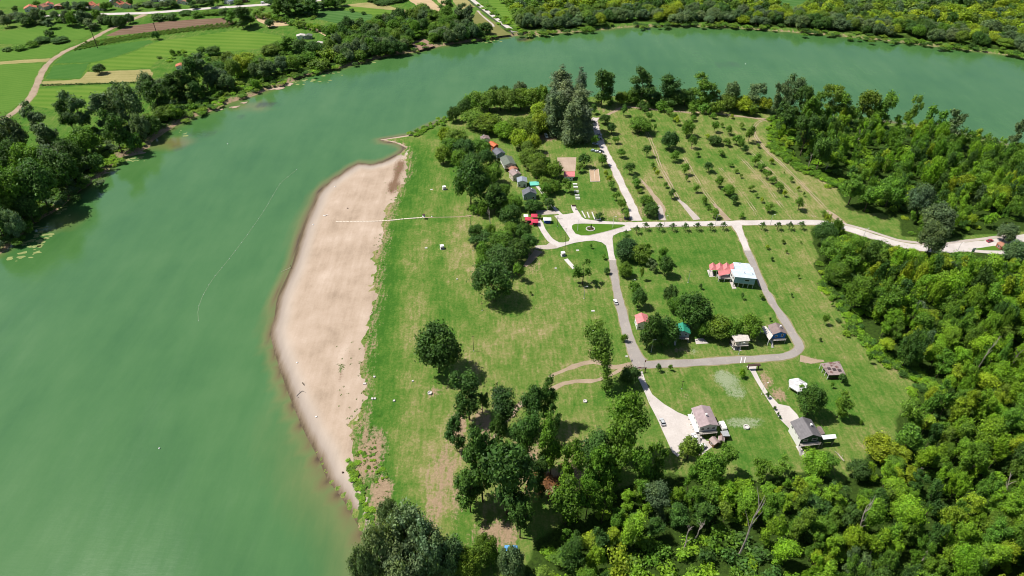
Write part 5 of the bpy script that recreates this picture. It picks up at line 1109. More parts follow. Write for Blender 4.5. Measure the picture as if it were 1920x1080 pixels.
def slope_roof(name, root, poly_px, zs, mat, t=.15, inv=None):
    """roof slab over a ground polygon given by its photographed corners, built in the frame of root"""
    P = [V(u, v, z) for (u, v), z in zip(poly_px, zs)]; M_ = Matrix.Translation(root.location) @ Matrix.Rotation(root.rotation_euler[2], 4, 'Z'); I = M_.inverted()
    P = [I @ p for p in P]; ar = sum(a.x * b.y - b.x * a.y for a, b in zip(P, P[1:] + P[:1]))
    if ar < 0: P = P[::-1]
    poly = [(p.x, p.y) for p in P]
    MB().prism(poly, [p.z - t for p in P], [p.z for p in P]).build(name, mat, root); return poly, [p.z for p in P]
def inset(poly, d):
    c = np.mean(np.array(poly), axis=0); return [tuple(np.array(p) + (c - np.array(p)) / np.linalg.norm(c - np.array(p)) * d * 1.41) for p in poly]

# mauve roofed house on stilts with its yard
h1, W, L, iw, il = gable_house('stilt_house', 'white two storey house with a mauve brown metal roof beside the paved yard', (1311.7, 801.7), (1348, 798), (1294, 765.5), 6.2, 7.7, ROOFS['brown'], W_WHITE, stilt=2.9, balcony=M_POST, chimney=(.02, -.1, M_WHITE), wins_l=4, wins_f=((-.28, 1.5, 1.3), (0, 1.2, 1.3), (.28, 1.5, 1.3)))
for k in range(4):      # white slanting struts of the ground floor
    y = -il + .6 + k * (2 * il - 1.2) / 3
    MB().hexa([(-iw - 1.5, y - .1, 0), (-iw - 1.2, y - .1, 0), (-iw - 1.2, y + .1, 0), (-iw - 1.5, y + .1, 0), (-iw - .25, y - .1, 2.9), (-iw - .05, y - .1, 2.9), (-iw - .05, y + .1, 2.9), (-iw - .25, y + .1, 2.9)]).build('strut', M_WHITE, h1)
MB().box(-iw - 1.6, -iw - .01, -il, il, 2.75, 2.9).build('gallery', M_WHITE, h1)
# dark roofed house with annex
h2, W, L, iw, il = gable_house('stilt_house', 'house with a dark grey gable roof and a white roofed annex at its side', (1501.6, 824.8), (1542, 820), (1480, 791), 5.8, 8.3, ROOFS['dark'], W_GREEN, stilt=2.8, balcony=M_POST, chimney=(.42, .12, M_WHITE), wins_l=3, wins_f=((-.22, 2.0, 1.6), (.2, 2.4, 1.6)))
MB().box(-iw - .03, -iw - .004, -il, il, 0.1, 5.8).build('side_wall', W_WHITE, h2)
p_, z_ = slope_roof('annex_roof', h2, [(1540, 816), (1566.6, 814), (1568.6, 821.6), (1543.8, 824)], [5.0, 5.0, 4.8, 4.8], ROOFS['white'])
MB().prism(inset(p_, .3), 2.3, [z - .16 for z in z_]).build('annex_wall', W_GREEN, h2)
for q in inset(p_, .5): MB().box(q[0] - .14, q[0] + .14, q[1] - .14, q[1] + .14, 0, 2.29).build('post', M_POST, h2)
p_, z_ = slope_roof('shed_roof', h2, [(1531, 800), (1539.5, 799), (1547, 812.5), (1541, 815)], [3.6, 3.2, 3.2, 3.6], ROOFS['umber'])
MB().prism(inset(p_, .3), 0, [z - .16 for z in z_]).build('shed_wall', W_GREY, h2)
# blue house with brown roof
h3, W, L, iw, il = gable_house('stilt_house', 'bright blue wooden house with a brown roof at the road bend', (1449, 627.5), (1476.7, 626), (1435, 610), 5.6, 7.2, ROOFS['umber'], W_BLUE, stilt=2.5, balcony=M_POST, chimney=(.35, .1, M_WHITE), wins_f=((.2, 1.0, 1.9), (-.2, 1.3, 1.1)))
p_, z_ = slope_roof('porch_roof', h3, [(1427, 612.5), (1436, 611), (1449.5, 629), (1442.5, 638)], [4.0, 4.9, 4.9, 4.0], ROOFS['pale'])
for q in inset(p_, .4): MB().box(q[0] - .12, q[0] + .12, q[1] - .12, q[1] + .12, 0, 3.9).build('post', M_WHITE, h3)
# small pale roofed stilt house
r4 = empty('stilt_house', (*G(1391, 652), 0), math.atan2(G(1403, 655)[1] - G(1378, 656)[1], G(1403, 655)[0] - G(1378, 656)[0]), 'small stilt house with a bleached flat roof between the trees', 'house')
p_, z_ = slope_roof('roof', r4, [(1370, 626.7), (1402.5, 628), (1406.7, 638.5), (1379, 641)], [5.6, 5.6, 5.1, 5.1], ROOFS['pale'])
ip = inset(p_, .45); xs4 = [q[0] for q in ip]; ys4 = [q[1] for q in ip]; x0, x1, y0, y1 = min(xs4) + 1.2, max(xs4), min(ys4), max(ys4)
MB().box(x0, x1, y0, y1, 2.6, 5.0).build('wall', W_CREAM, r4); window(r4, (x0 + x1) / 2 + 1.0, y0, 3.5, 1.3, 1.0, 'f'); window(r4, (x0 + x1) / 2 - 1.2, y0, 3.5, 1.3, 1.0, 'f')
MB().box(x0 - 1.5, x1, y0 - .9, y1, 2.42, 2.595).build('deck', M_POST, r4)
for x in (x0 - 1.3, x0 + 1.2, x1 - .2):
    for y in (y0 - .7, y1 - .2): MB().box(x - .15, x + .15, y - .15, y + .15, 0, 2.415 if x > x0 - 1 else 5.0).build('post', M_DARKW, r4)
sheet('garden_paving', [(1367, 645), (1376, 657), (1390, 658), (1384, 645)], 0.07, M_CONC, 0.1)
sheet('garden_paving', [(1303, 636), (1318, 634), (1329, 644), (1305, 645.5)], 0.07, M_CONC, 0.1)
# green roofed house, red roofed white house
h5, *_ = gable_house('stilt_house', 'dark house with a green roof half hidden by trees', (1268, 624), (1295, 626), (1256, 607), 5.2, 6.9, ROOFS['green'], W_SLATE, stilt=2.4, wins_f=((-.2, 1.3, 1.2), (.2, 1.3, 1.2)), balcony=M_DARKW)
h6, *_ = gable_house('roadside_house', 'white house with a red roof peeping out behind a dark tree by the road', (1194.5, 607), (1219, 606), (1186.5, 591), 4.6, 6.2, ROOFS['red'], W_WHITE, wins_l=2)
# pale blue house with red saw-tooth sheds
base_u = (1395, 528)
r7 = empty('stilt_house', (*G(1398, 541), 0), math.atan2(G(1418, 540)[1] - G(1380, 541)[1], G(1418, 540)[0] - G(1380, 541)[0]), 'large house with a pale blue sheet roof and open ground floor', 'house')
rp = [(1374.4, 491.3), (1404.6, 494.3), (1409, 500.7), (1411.5, 502), (1419, 523), (1377.4, 519), (1370, 505), (1379, 505)]
p_, z_ = slope_roof('roof', r7, rp, [7.9, 7.9, 7.8, 7.8, 7.3, 7.3, 7.6, 7.6], ROOFS['blue'])
rw = [(1376.4, 493), (1403.6, 495.5), (1408, 501.6), (1410, 503), (1417.4, 521.6), (1378.4, 517.6), (1372, 506), (1381, 506)]
Mi = (Matrix.Translation(r7.location) @ Matrix.Rotation(r7.rotation_euler[2], 4, 'Z')).inverted(); wpts = [Mi @ V(u, v, 7.4) for u, v in rw]
ar = sum(a.x * b.y - b.x * a.y for a, b in zip(wpts, wpts[1:] + wpts[:1])); wpts = wpts if ar > 0 else wpts[::-1]; wp = [(p.x, p.y) for p in wpts]
MB().prism(wp, 3.0, 7.12).build('wall', W_PALEBLUE, r7); MB().prism(inset(wp, .05), 2.7, 2.995).build('floor_slab', M_STONE, r7)
fl = Mi @ V(1378.4, 517.6, 7.4); fr = Mi @ V(1417.4, 521.6, 7.4); lf = Mi @ V(1372, 506, 7.4)
# white side wall cladding and windows on the long front
dirv = (fr - fl).normalized(); ang = math.atan2(dirv.y, dirv.x)
wroot = link('front_window', MB().box(-1.3, 1.3, -.06, -.004, 0, 1.3).mesh('front_window'), M_WHITE, r7); wroot.location = fl.lerp(fr, .62).xy.to_3d() + Vector((0, 0, 4.6)); wroot.rotation_euler = (0, 0, ang)
link('pane', MB().box(-1.15, 1.15, -.08, -.062, .12, 1.18).mesh('pane'), GLASS, wroot)
dl = (fl - lf).normalized(); wl_ = link('side_wall', MB().box(0, (fl - lf).length, -.06, -.005, 3.0, 7.0).mesh('side_wall'), W_WHITE, r7); wl_.location = (lf.x, lf.y, 0); wl_.rotation_euler = (0, 0, math.atan2(dl.y, dl.x))
for fx in (.3, .7): link('side_window', MB().box(0, 1.4, -.09, -.062, 4.4, 5.6).mesh('side_window'), GLASS, wl_).location = ((fl - lf).length * fx - .7, 0, 0)
for i in range(5):
    for j in range(3):
        q = fl.lerp(fr, .03 + .94 * i / 4) + (Mi @ V(1406, 500, 7.4) - fr) * (.03 + .4 * j); MB().box(q.x - .17, q.x + .17, q.y - .17, q.y + .17, 0, 2.69).build('post', M_METAL, r7)
for u, v in ((1386.5, 495), (1396, 512), (1411, 514.5)):
    q = Mi @ V(u, v, 7.6); MB().tube((q.x, q.y, 7.3), (q.x, q.y, 8.5), .14).tube((q.x - .25, q.y, 8.5), (q.x + .25, q.y, 8.5), .12).build('vent_pipe', M_METAL, r7)
sheet('garden_paving', [(1368, 528), (1375, 528), (1381, 541), (1373, 541.5)], 0.07, M_CONC, 0.1)
sheet('garden_paving', [(1325, 506), (1335, 506), (1340, 519), (1330, 519)], 0.07, M_CONC, 0.2)
teeth = [((1331.5, 493.5), (1324, 497), (1337, 506)), ((1344, 493.5), (1337, 497), (1349.5, 506)), ((1357, 493.5), (1349.5, 497), (1362.5, 505.5)), ((1370, 493.5), (1362.5, 497), (1375, 505))]
pav = empty('red_pavilion', (*G(1350, 514), 0), 0, 'open shelter with four red saw-tooth gables beside the pale blue house', 'shelter')
Mp = Matrix.Translation(pav.location).inverted()
for i in range(4):
    u0 = 1331 + 12.9 * i; u1 = u0 + 12.9
    A = Mp @ V(u0, 506.5, 4.2); B = Mp @ V(u1, 506, 4.2); Cc = Mp @ V(u0 - 2 + .5, 496.5, 4.2); D = Mp @ V(u1 - 2 + .5, 496.2, 4.2); rb_ = (Cc + D) / 2 + Vector((0, 0, 1.7)); rf = (A * .5 + B * .5) * .72 + (Cc + D) * .14 + Vector((0, 0, 1.2)) - Vector((0, 0, (A.z * .72 + Cc.z * .28) - 4.2))
    m = MB().face([A, B, rf]).face([A, rf, rb_, Cc]).face([rf, B, D, rb_]).face([Cc, rb_, D])
    m.build('gable', ROOFS['red'], pav)
for u in (1332, 1345, 1358, 1371):
    for v, zz in ((506.2, 4.2), (497.2, 4.2)):
        q = Mp @ V(u, v, zz); MB().box(q.x - .13, q.x + .13, q.y - .13, q.y + .13, 0, 4.15).build('post', M_WHITE, pav)
ter = empty('red_terrace', (*G(1358, 524), 0), 0, 'covered terrace with a sloping red roof beside the pale blue house', 'terrace')
p_, z_ = slope_roof('roof', ter, [(1346, 507.2), (1370.2, 505.4), (1369, 512.8), (1348, 517.5)], [5.3, 5.3, 4.4, 4.4], ROOFS['red'])
ip = inset(p_, .3); x0, x1, y0, y1 = min(q[0] for q in ip), max(q[0] for q in ip), min(q[1] for q in ip), max(q[1] for q in ip)
MB().box(x0, x1, y0, y1, 1.9, 2.1).build('deck', M_POST, ter); rb = MB().box(x0, x1, y0, y0 + .08, 3.0, 3.1)
for k in range(12): x = x0 + .05 + (x1 - x0 - .1) * k / 11; rb.box(x - .05, x + .05, y0 + .005, y0 + .075, 2.1, 3.0)
rb.build('railing', M_POST, ter)
for x in (x0 + .15, (x0 + x1) / 2, x1 - .15):
    for y in (y0 + .2, y1 - .2): MB().box(x - .14, x + .14, y - .14, y + .14, 0, 1.895).build('post', M_WHITE, ter); 
for x in (x0 + .15, x1 - .15): MB().box(x - .1, x + .1, y0 + .12, y0 + .32, 2.1, 4.2).build('upright', M_WHITE, ter)
# rusty shed on posts
sh = empty('open_shed', (*G(1562, 705), 0), 0, 'open shed with a rusty patched flat roof on pale posts', 'shed')
p_, z_ = slope_roof('roof', sh, [(1538.5, 681.4), (1573.7, 677), (1586, 702.5), (1553.5, 703.4)], [3.5, 3.5, 3.1, 3.1], ROOFS['rust'])
ip = inset(p_, .25); ip2 = sorted(ip, key=lambda q: q[0])
lft = sorted(ip2[:2], key=lambda q: q[1]); rgt = sorted(ip2[2:], key=lambda q: q[1])
for k in range(4):
    for a, b, mt in ((lft[0], lft[1], M_WHITE), (rgt[0], rgt[1], M_DARKW)):
        x, y = a[0] + (b[0] - a[0]) * k / 3, a[1] + (b[1] - a[1]) * k / 3; MB().box(x - .13, x + .13, y - .13, y + .13, 0, 2.9).build('post', mt, sh)
MB().prism([lft[0], rgt[0], (rgt[0][0] - .15, rgt[0][1] + .15), (lft[0][0] + .15, lft[0][1] + .15)], 0.0, 0.9).build('low_wall', M_DARKW, sh)
for k in range(3):
    a = np.array(p_[0]); MB().box(-3 + 2.2 * k, -1.4 + 2.2 * k, 1.0 - k * .8, 2.4 - k * .8, 3.52, 3.58).build('felt_patch', rough_mat('dark felt', (0.06, 0.045, 0.045)), sh).rotation_euler = (R(-2), 0, R(5))
# white chequered tent
tn = empty('party_tent', (*G(1494, 728), 0), .2, 'white and grey chequered party tent on the lawn', 'tent'); RT = 4.6
GREYC = rough_mat('grey canvas', (0.46, 0.45, 0.45), 0.08)
for k in range(6):
    a0, a1 = k * math.pi / 3, (k + 1) * math.pi / 3; o0 = Vector((math.cos(a0) * RT, math.sin(a0) * RT, 2.4)); o1 = Vector((math.cos(a1) * RT, math.sin(a1) * RT, 2.4)); ap = Vector((0, 0, 3.7)); m0, m1 = o0.lerp(ap, .5), o1.lerp(ap, .5)
    dn_ = Vector((0, 0, -.04))
    def slab(pts, nm, mt):
        m = MB(); n = len(pts); m.v = [tuple(p) for p in pts] + [tuple(p + dn_) for p in pts]; m.f = [tuple(range(n)), tuple(range(2 * n - 1, n - 1, -1))] + [(i, i + n, (i + 1) % n + n, (i + 1) % n) for i in range(n)]; return m.build(nm, mt, tn)
    slab([o0, o1, m1, m0], 'canvas_panel', M_WHITE if k % 2 else GREYC); slab([m0, m1, ap], 'canvas_panel', GREYC if k % 2 else M_WHITE)
    slab([o0, o1, o1 + Vector((0, 0, -.5)), o0 + Vector((0, 0, -.5))][::-1], 'valance', M_WHITE)
    MB().tube(o0 * .985 - Vector((0, 0, o0.z * .985)), o0 * .985 + Vector((0, 0, -.06)), .06).build('pole', M_WHITE, tn)
s2 = empty('awning', (*G(1514, 738), 0), -.6, 'small white awning half hidden by the dark tree next to the tent', 'awning')
MB().hexa([(-2, -1.2, 2.0), (2, -1.2, 2.0), (2, 1.2, 2.4), (-2, 1.2, 2.4), (-2, -1.2, 2.08), (2, -1.2, 2.08), (2, 1.2, 2.48), (-2, 1.2, 2.48)]).build('canvas', M_WHITE, s2)
for x in (-1.9, 1.9):
    for y, z in ((-1.1, 2.0), (1.1, 2.35)): MB().tube((x, y, 0), (x, y, z), .05).build('pole', M_METAL, s2)
# outbuildings in the yard
ob = empty('tool_shed', (*G(1362, 822), 0), 0, 'dark shed with a flat grey roof right of the mauve roofed house', 'shed')
p_, z_ = slope_roof('roof', ob, [(1350.5, 808.3), (1364.4, 806.7), (1369, 817.8), (1356, 817.8)], [3.0, 3.0, 2.8, 2.8], rough_mat('grey sheet', (0.33, 0.34, 0.35)))
MB().prism(inset(p_, .2), 0, [z - .16 for z in z_]).build('wall', W_WOOD, ob)
ipo = inset(p_, .2); yb = min(q[1] for q in ipo); MB().box(-.5, .5, yb - .06, yb - .004, 0.05, 2.0).build('door', M_DARKW, ob)
def hut(u, v, rz, w, l, ze, zr, roofm, wallm, name, label, cat):
    x, y = G(u, v); return gable_house(name, label, None, None, None, ze, zr, roofm, wallm, cat, placed=(np.array((x, y)), rz, w, l), over=.25, wins_f=(), wins_l=1)[0]
hut(1338, 833, .45, 3.4, 3.6, 2.3, 3.3, ROOFS['mauve'], W_WOOD, 'barbecue_hut', 'small barbecue hut with a mauve tiled roof in front of the house', 'hut')
hut(1351, 829, -.3, 2.8, 2.8, 2.0, 2.9, ROOFS['mauve'], W_CREAM, 'garden_oven', 'little tiled oven house right of the barbecue hut', 'oven')
tr_ = empty('caravan', (*G(1354, 802), 0), frame_from((1351, 806), (1359, 805), (1347, 792), 1.5)[1], 'white caravan standing in the shade right of the mauve roofed house', 'caravan')
m = MB(); prof = [(-2.3, .5), (2.2, .5), (2.35, 1.2), (2.1, 2.1), (1.6, 2.4), (-1.9, 2.4), (-2.35, 1.8)]; n = len(prof)
m.v = [(-1.0, x, z) for x, z in prof] + [(1.0, x, z) for x, z in prof]; m.f = [tuple(range(n)), tuple(range(2 * n - 1, n - 1, -1))] + [(i, i + n, (i + 1) % n + n, (i + 1) % n) for i in range(n)]
m.build('body', M_WHITE, tr_)
for s in (-1, 1): MB().tube((s * .8, 0, .32), (s * 1.02, 0, .32), .32, k=10).build('wheel', M_DARKW, tr_); MB().box(s * 1.0 if s > 0 else -1.03, 1.03 if s > 0 else -1.0, -.9, .7, 1.3, 1.9).build('window', GLASS, tr_)

# red roofed kiosk, sand court, bowling lanes
kx = empty('changing_house', (*G(1067.5, 334), 0), 0, 'small white building with a red roof beside the sand court', 'building')
p_, z_ = slope_roof('roof', kx, [(1057, 321.4), (1078, 321.2), (1078, 331), (1057, 331)], [4.2, 4.2, 3.2, 3.2], ROOFS['red']); ip = inset(p_, .35); MB().prism(ip, 0, [z - .17 for z in z_]).build('wall', W_WHITE, kx)
yb = min(q[1] for q in ip); 
for x in (-2.4, 0.4): window(kx, x, yb, 1.1, 1.2, 1.0, 'f')
window(kx, 2.6, yb, .06, 1.0, 2.0, 'f', M_DARKW, True)
court = sheet('sand_court', [(1045, 295.5), (1080.5, 295), (1078.5, 320.5), (1046, 321)], 0.07, M_SAND2, 0.15)
nt = empty('volleyball_net', (*G(1062.5, 307.5), 0), 0, 'volleyball net across the sand court', 'net')
for s in (-1, 1): MB().tube((s * 5.2, 0, 0), (s * 5.2, 0, 2.6), .07).build('pole', M_METAL, nt)
MB().box(-5.1, 5.1, -.02, .02, 2.35, 2.45).box(-5.1, 5.1, -.02, .02, 1.5, 1.56).build('net_tape', M_WHITE, nt)
sheet('bowling_lane', [(1105.5, 319), (1122, 317.5), (1124.8, 340.5), (1107, 341)], 0.07, rough_mat('raked brown earth', (0.42, 0.30, 0.20), 0.15, 0.6), 0.1)
bl = empty('bowling_lane_border', (*G(1107, 341), 0), 0, 'wooden border boards of the brown bowling lanes', 'border'); Mb = Matrix.Translation(bl.location).inverted()
for a, b in (((1105.5, 319), (1107, 341)), ((1107, 341), (1124.8, 340.5)), ((1124.8, 340.5), (1122, 317.5)), ((1122, 317.5), (1105.5, 319)), ((1113.6, 318.3), (1116, 340.6))):
    p, q = Mb @ V(*a), Mb @ V(*b); d_ = (q - p).normalized(); n_ = Vector((-d_.y, d_.x, 0)) * .12
    MB().hexa([p - n_, q - n_, q + n_, p + n_] + [w + Vector((0, 0, .32)) for w in (p - n_, q - n_, q + n_, p + n_)]).build('board', M_PLANK, bl)

# row of weekend houses in the grove
gable_house('weekend_house', 'dark slate roofed house at the lower end of the row in the grove', (981, 366), (1007, 364), (975, 357), 4.2, 6.6, ROOFS['slate'], W_SLATE, chimney=(.3, 0, M_WHITE), wins_l=2)
gable_house('weekend_house', 'blue grey roofed house second from the lower end of the row', (969.6, 342), (989, 341.5), (965, 333), 4.0, 5.2, ROOFS['bluegrey'], W_WHITE, wins_l=2)
gable_house('weekend_house', 'mauve roofed cream house in the middle of the row in the grove', (961.5, 330), (978, 326), (954, 321), 4.6, 6.0, ROOFS['mauve'], W_CREAM, wins_l=2, chimney=(.25, -.3, M_WHITE))
gable_house('weekend_house', 'small house with a weathered red roof squeezed behind the mauve roof', (958, 320), (972, 316), (954, 315), 4.4, 5.4, ROOFS['tile2'], W_RED, wins_l=1)
gable_house('weekend_house', 'longest house of the row with a mossy dark green roof', (945, 311), (968, 308), (935, 296), 5.0, 6.6, ROOFS['moss'], W_WHITE, stilt=2.2, wins_l=3)
gable_house('weekend_house', 'slate grey roofed house above the mossy roof in the row', (931, 291), (948.4, 287), (926, 281), 4.8, 6.4, ROOFS['slate'], W_SLATE, stilt=2.0, wins_l=2)
gable_house('weekend_house', 'orange red house between grey roofs at the upper end of the row', (926, 275.5), (936, 272), (922, 266), 4.6, 5.8, ROOFS['orange'], W_RED, wins_l=1, wins_f=((0, 1.2, 1.1),))
gable_house('weekend_house', 'white house with a grey roof topmost in the row', (903, 262.5), (919.5, 260.5), (901.5, 256), 4.4, 5.6, ROOFS['umber'], W_WHITE, wins_l=1, chimney=(-.3, .3, M_WHITE))
pool = empty('garden_pool', (*G(1002, 346), 0), .1, 'turquoise garden pool beside the grove path', 'pool')
MB().box(-3.2, 3.2, -2.6, 2.6, 0, .95).build('pool_wall', rough_mat('pool liner', (0.10, 0.42, 0.38)), pool); MB().box(-3.0, 3.0, -2.4, 2.4, .952, .99).build('pool_water', rough_mat('pool water', (0.16, 0.55, 0.45), .06, .8, .1, .5), pool)

# far village and farmsteads: (u, v of the eaves front, metres wide, deep, turn, roof, wall, label)
village = [(55, 22, 13, 9, .5, 'tile', W_WHITE, 'red roofed farmhouse leftmost in the far village'), (80, 19, 10, 8, -.4, 'tile2', W_CREAM, 'brownish roofed house in the left group of the far village'), (90, 16, 10, 8, .5, 'tile', W_WHITE, 'bright red gabled house in the left group of the far village'), (108, 18, 9, 9, .2, 'tile2', W_WOOD, 'dark brown roofed house right in the left group of the far village'),
           (168, 16, 11, 8, -.5, 'tile', W_WHITE, 'red roofed house behind the tree belt, left of two'), (184, 20, 12, 8, .1, 'tile', W_CREAM, 'long red roofed house behind the tree belt, right of two'), (213, 9, 11, 9, .3, 'bluegrey', W_GREY, 'grey roofed barn in the far village'), (222, 14, 10, 8, -.4, 'tile', W_CREAM, 'red roofed house below the grey barn'), (237, 16, 10, 7, .1, 'tile2', W_CREAM, 'brown roofed shed right of the grey barn'),
           (290, 4, 11, 8, .3, 'tile', W_CREAM, 'red roofed house at the top edge, left of the village pair'), (305, 5, 11, 8, -.5, 'tile', W_WHITE, 'red roofed white house at the top edge, right of the village pair'), (338, 7, 10, 8, .4, 'tile', W_WHITE, 'red roofed house by the highway with white walls'), (348, 9, 9, 7, -.3, 'tile2', W_WHITE, 'low white house with a brown roof by the highway'),
           (428, 8, 10, 8, -.5, 'bluegrey', W_WHITE, 'white house with a grey roof by the far highway'), (441, 4, 11, 8, .1, 'bluegrey', W_PALEBLUE, 'pale blue house by the far highway'), (457, 5, 9, 7, .3, 'tile2', W_WOOD, 'brown wooden house rightmost by the far highway'), (393, 3, 10, 8, .3, 'tile', W_CREAM, 'red roofed house between trees at the top edge'),
           (337, 131, 8, 7, .3, 'tile', W_WHITE, 'little red roofed house among the left bank trees'), (678, 53, 9, 7, .5, 'tile2', W_WHITE, 'small red roofed house below the maize field'), (798, 28, 11, 8, .35, 'tile', W_WHITE, 'red roofed house beside the dike fields'), (564, 74, 9, 6, .2, 'pale', W_WHITE, 'white roofed cabin on the far left bank'), (578, 74, 8, 6, .1, 'moss', W_GREY, 'grey roofed cabin next to the white one on the left bank'), (597, 88, 9, 5, .1, 'pale', W_CREAM, 'pale low cabin near the water on the left bank'), (590, 92, 6, 5, -.3, 'pale', W_WHITE, 'small pale hut left of the low cabin on the left bank')]
for u, v, w, l, rz, rf, wm, lab in village:
    x, y = G(u, v); gable_house('village_house', lab, None, None, None, 3.4, 6.0 if w > 9 else 4.3, ROOFS[rf], wm, group='houses of the far bank', placed=(np.array((x, y + l / 2)), rz, w, l), wins_l=2, chimney=(.3, .2) if w > 9.5 else None)

# ================================================================== vehicles
M_TYRE = rough_mat('tyre rubber', (0.03, 0.03, 0.03), 0.2); M_LAMP = rough_mat('lamp glass', (0.6, 0.6, 0.55), .05, 1, .2, .5)
def car_paint(c, nm):
    if nm in MATS: return MATS[nm]
    m, nt_, N, L, b = nodes_of(nm); b.inputs['Base Color'].default_value = (*c, 1); b.inputs['Roughness'].default_value = .3; b.inputs['Coat Weight'].default_value = .5; MATS[nm] = m; return m
PAINT = dict(white=car_paint((.75, .75, .74), 'white car paint'), silver=car_paint((.5, .51, .52), 'silver car paint'), dark=car_paint((.04, .045, .06), 'dark car paint'), blue=car_paint((.03, .09, .32), 'blue car paint'), red=car_paint((.35, .03, .05), 'red car paint'), pale=car_paint((.42, .52, .60), 'pale blue car paint'), grey=car_paint((.2, .21, .22), 'grey car paint'))
def extrude_profile(prof, w0, w1=None):
    m = MB(); n = len(prof); w1 = w1 or [w0] * n
    m.v = [(x, -w1[i], z) for i, (x, z) in enumerate(prof)] + [(x, w1[i], z) for i, (x, z) in enumerate(prof)]
    m.f = [tuple(range(n)), tuple(range(2 * n - 1, n - 1, -1))] + [(i, i + n, (i + 1) % n + n, (i + 1) % n) for i in range(n)]; return m
def car(u, v, heading, paint, label, kind='car', group='parked cars'):
    x, y = G(u, v); root = empty('van' if kind == 'van' else 'car', (x, y, .1), heading, label, 'van' if kind == 'van' else 'car', group); P_ = PAINT[paint]
    if kind == 'car':
        body = [(-2.1, .35), (2.1, .35), (2.15, .7), (2.0, .88), (1.0, .98), (-1.6, 1.0), (-2.05, .95), (-2.15, .65)]; cab = [(-1.75, .98), (.95, .97), (.25, 1.48), (-1.2, 1.5)]; wb = 1.3; hw_ = .88
    else:
        body = [(-2.6, .4), (2.6, .4), (2.65, .9), (2.3, 1.15), (1.6, 1.3), (-2.6, 1.3)]; cab = [(-2.6, 1.3), (1.6, 1.29), (1.0, 2.1), (.8, 2.25), (-2.5, 2.25)]; wb = 1.6; hw_ = .97
    extrude_profile(body, hw_, [hw_ * (.93 if z < .5 else 1) for x_, z in body]).build('body', P_, root)
    if kind == 'car':
        extrude_profile(cab, .8, [.84, .84, .66, .66]).build('windows', GLASS, root)
        extrude_profile([(-1.22, 1.47), (.27, 1.45), (.2, 1.53), (-1.15, 1.55)], .68).build('roof_panel', P_, root)
    else:
        extrude_profile(cab, .95, [.96, .96, .88, .84, .86]).build('upper_body', P_, root)
        MB().hexa([(1.60, -.8, 1.36), (1.64, -.8, 1.36), (1.64, .8, 1.36), (1.60, .8, 1.36), (1.06, -.72, 2.05), (1.10, -.72, 2.05), (1.10, .72, 2.05), (1.06, .72, 2.05)]).build('windscreen', GLASS, root)
        for s in (-1, 1): MB().box(-.2, 1.1, s * .955 - .02, s * .955 + .02, 1.45, 1.95).build('side_window', GLASS, root)
    for sx in (-wb, wb):
        for sy in (-1, 1):
            w = MB().tube((sx, sy * (hw_ - .18), .33), (sx, sy * (hw_ + .02), .33), .33, k=12).build('wheel', M_TYRE, root); MB().tube((sx, sy * (hw_ + .021), .33), (sx, sy * (hw_ + .035), .33), .19, k=8).build('rim', M_METAL, w)
    fx = body[2][0] - .02
    for sy in (-1, 1): MB().box(fx - .05, fx + .02, sy * .62 - .17, sy * .62 + .17, .62, .78).build('headlight', M_LAMP, root); MB().box(-fx - .02, -fx + .05, sy * .65 - .12, sy * .65 + .12, .7, .88).build('tail_light', PAINT['red'], root)
    return root
def head(u0, v0, u1, v1):
    a, b = G(u0, v0), G(u1, v1); return math.atan2(b[1] - a[1], b[0] - a[0])
car(1241.5, 793, head(1244, 800, 1238, 784), 'silver', 'silver car on the wide paved yard drive')
car(1314, 841, head(1304, 846, 1324, 834), 'white', 'white van parked half under the tree in the yard', 'van')
car(1302, 821, head(1306, 828, 1298, 814), 'white', 'white car beside the tree in the paved yard')
car(1154, 568, head(1157, 575, 1151, 560), 'white', 'white car alone at the side of the asphalt road')
car(1120, 412, head(1114, 412, 1127, 412.5), 'white', 'white car under the small tree at the plaza edge')
car(1176, 411, head(1170, 411, 1183, 411), 'dark', 'dark car parked at the road under the orchard hedge')
car(1232, 399, head(1231, 405, 1233, 392), 'white', 'white car beside the orchard bushes on the dirt track')
car(1024, 257, head(1022, 254, 1026, 260), 'white', 'white van in the shade left of the poplars', 'van')
for u, v, p, lab in [(1113, 230, 'grey', 'grey car farthest up in the shade of the park road'), (1108, 242, 'silver', 'silver car in the poplar shade, left of the pair'), (1114, 242, 'white', 'white car in the poplar shade, right of the pair'), (1123, 254, 'silver', 'silver car on the park road in dappled shade'), (1125, 262, 'grey', 'grey car just below the silver one on the park road'),
                     (1116, 271, 'pale', 'pale blue car beside the small tree on the park road'), (1113, 284, 'pale', 'pale blue car at the lower end of the parked row, left'), (1121, 286, 'white', 'white car at the lower end of the parked row, middle'), (1127, 285, 'dark', 'dark car at the lower end of the parked row, right')]:
    car(u, v, head(u, v, u + 8, v + 1.5), p, lab, group='cars along the park road')
car(1855, 453, head(1848, 455, 1862, 451), 'red', 'dark red car driving on the road at the right', group='cars on the road')
car(494, 6.5, head(486, 8, 504, 5), 'white', 'white van on the far highway', 'van', 'vehicles on the far highway')
car(100, 31.5, head(90, 32, 110, 31), 'dark', 'dark car on the far highway behind the trees', 'car', 'vehicles on the far highway')

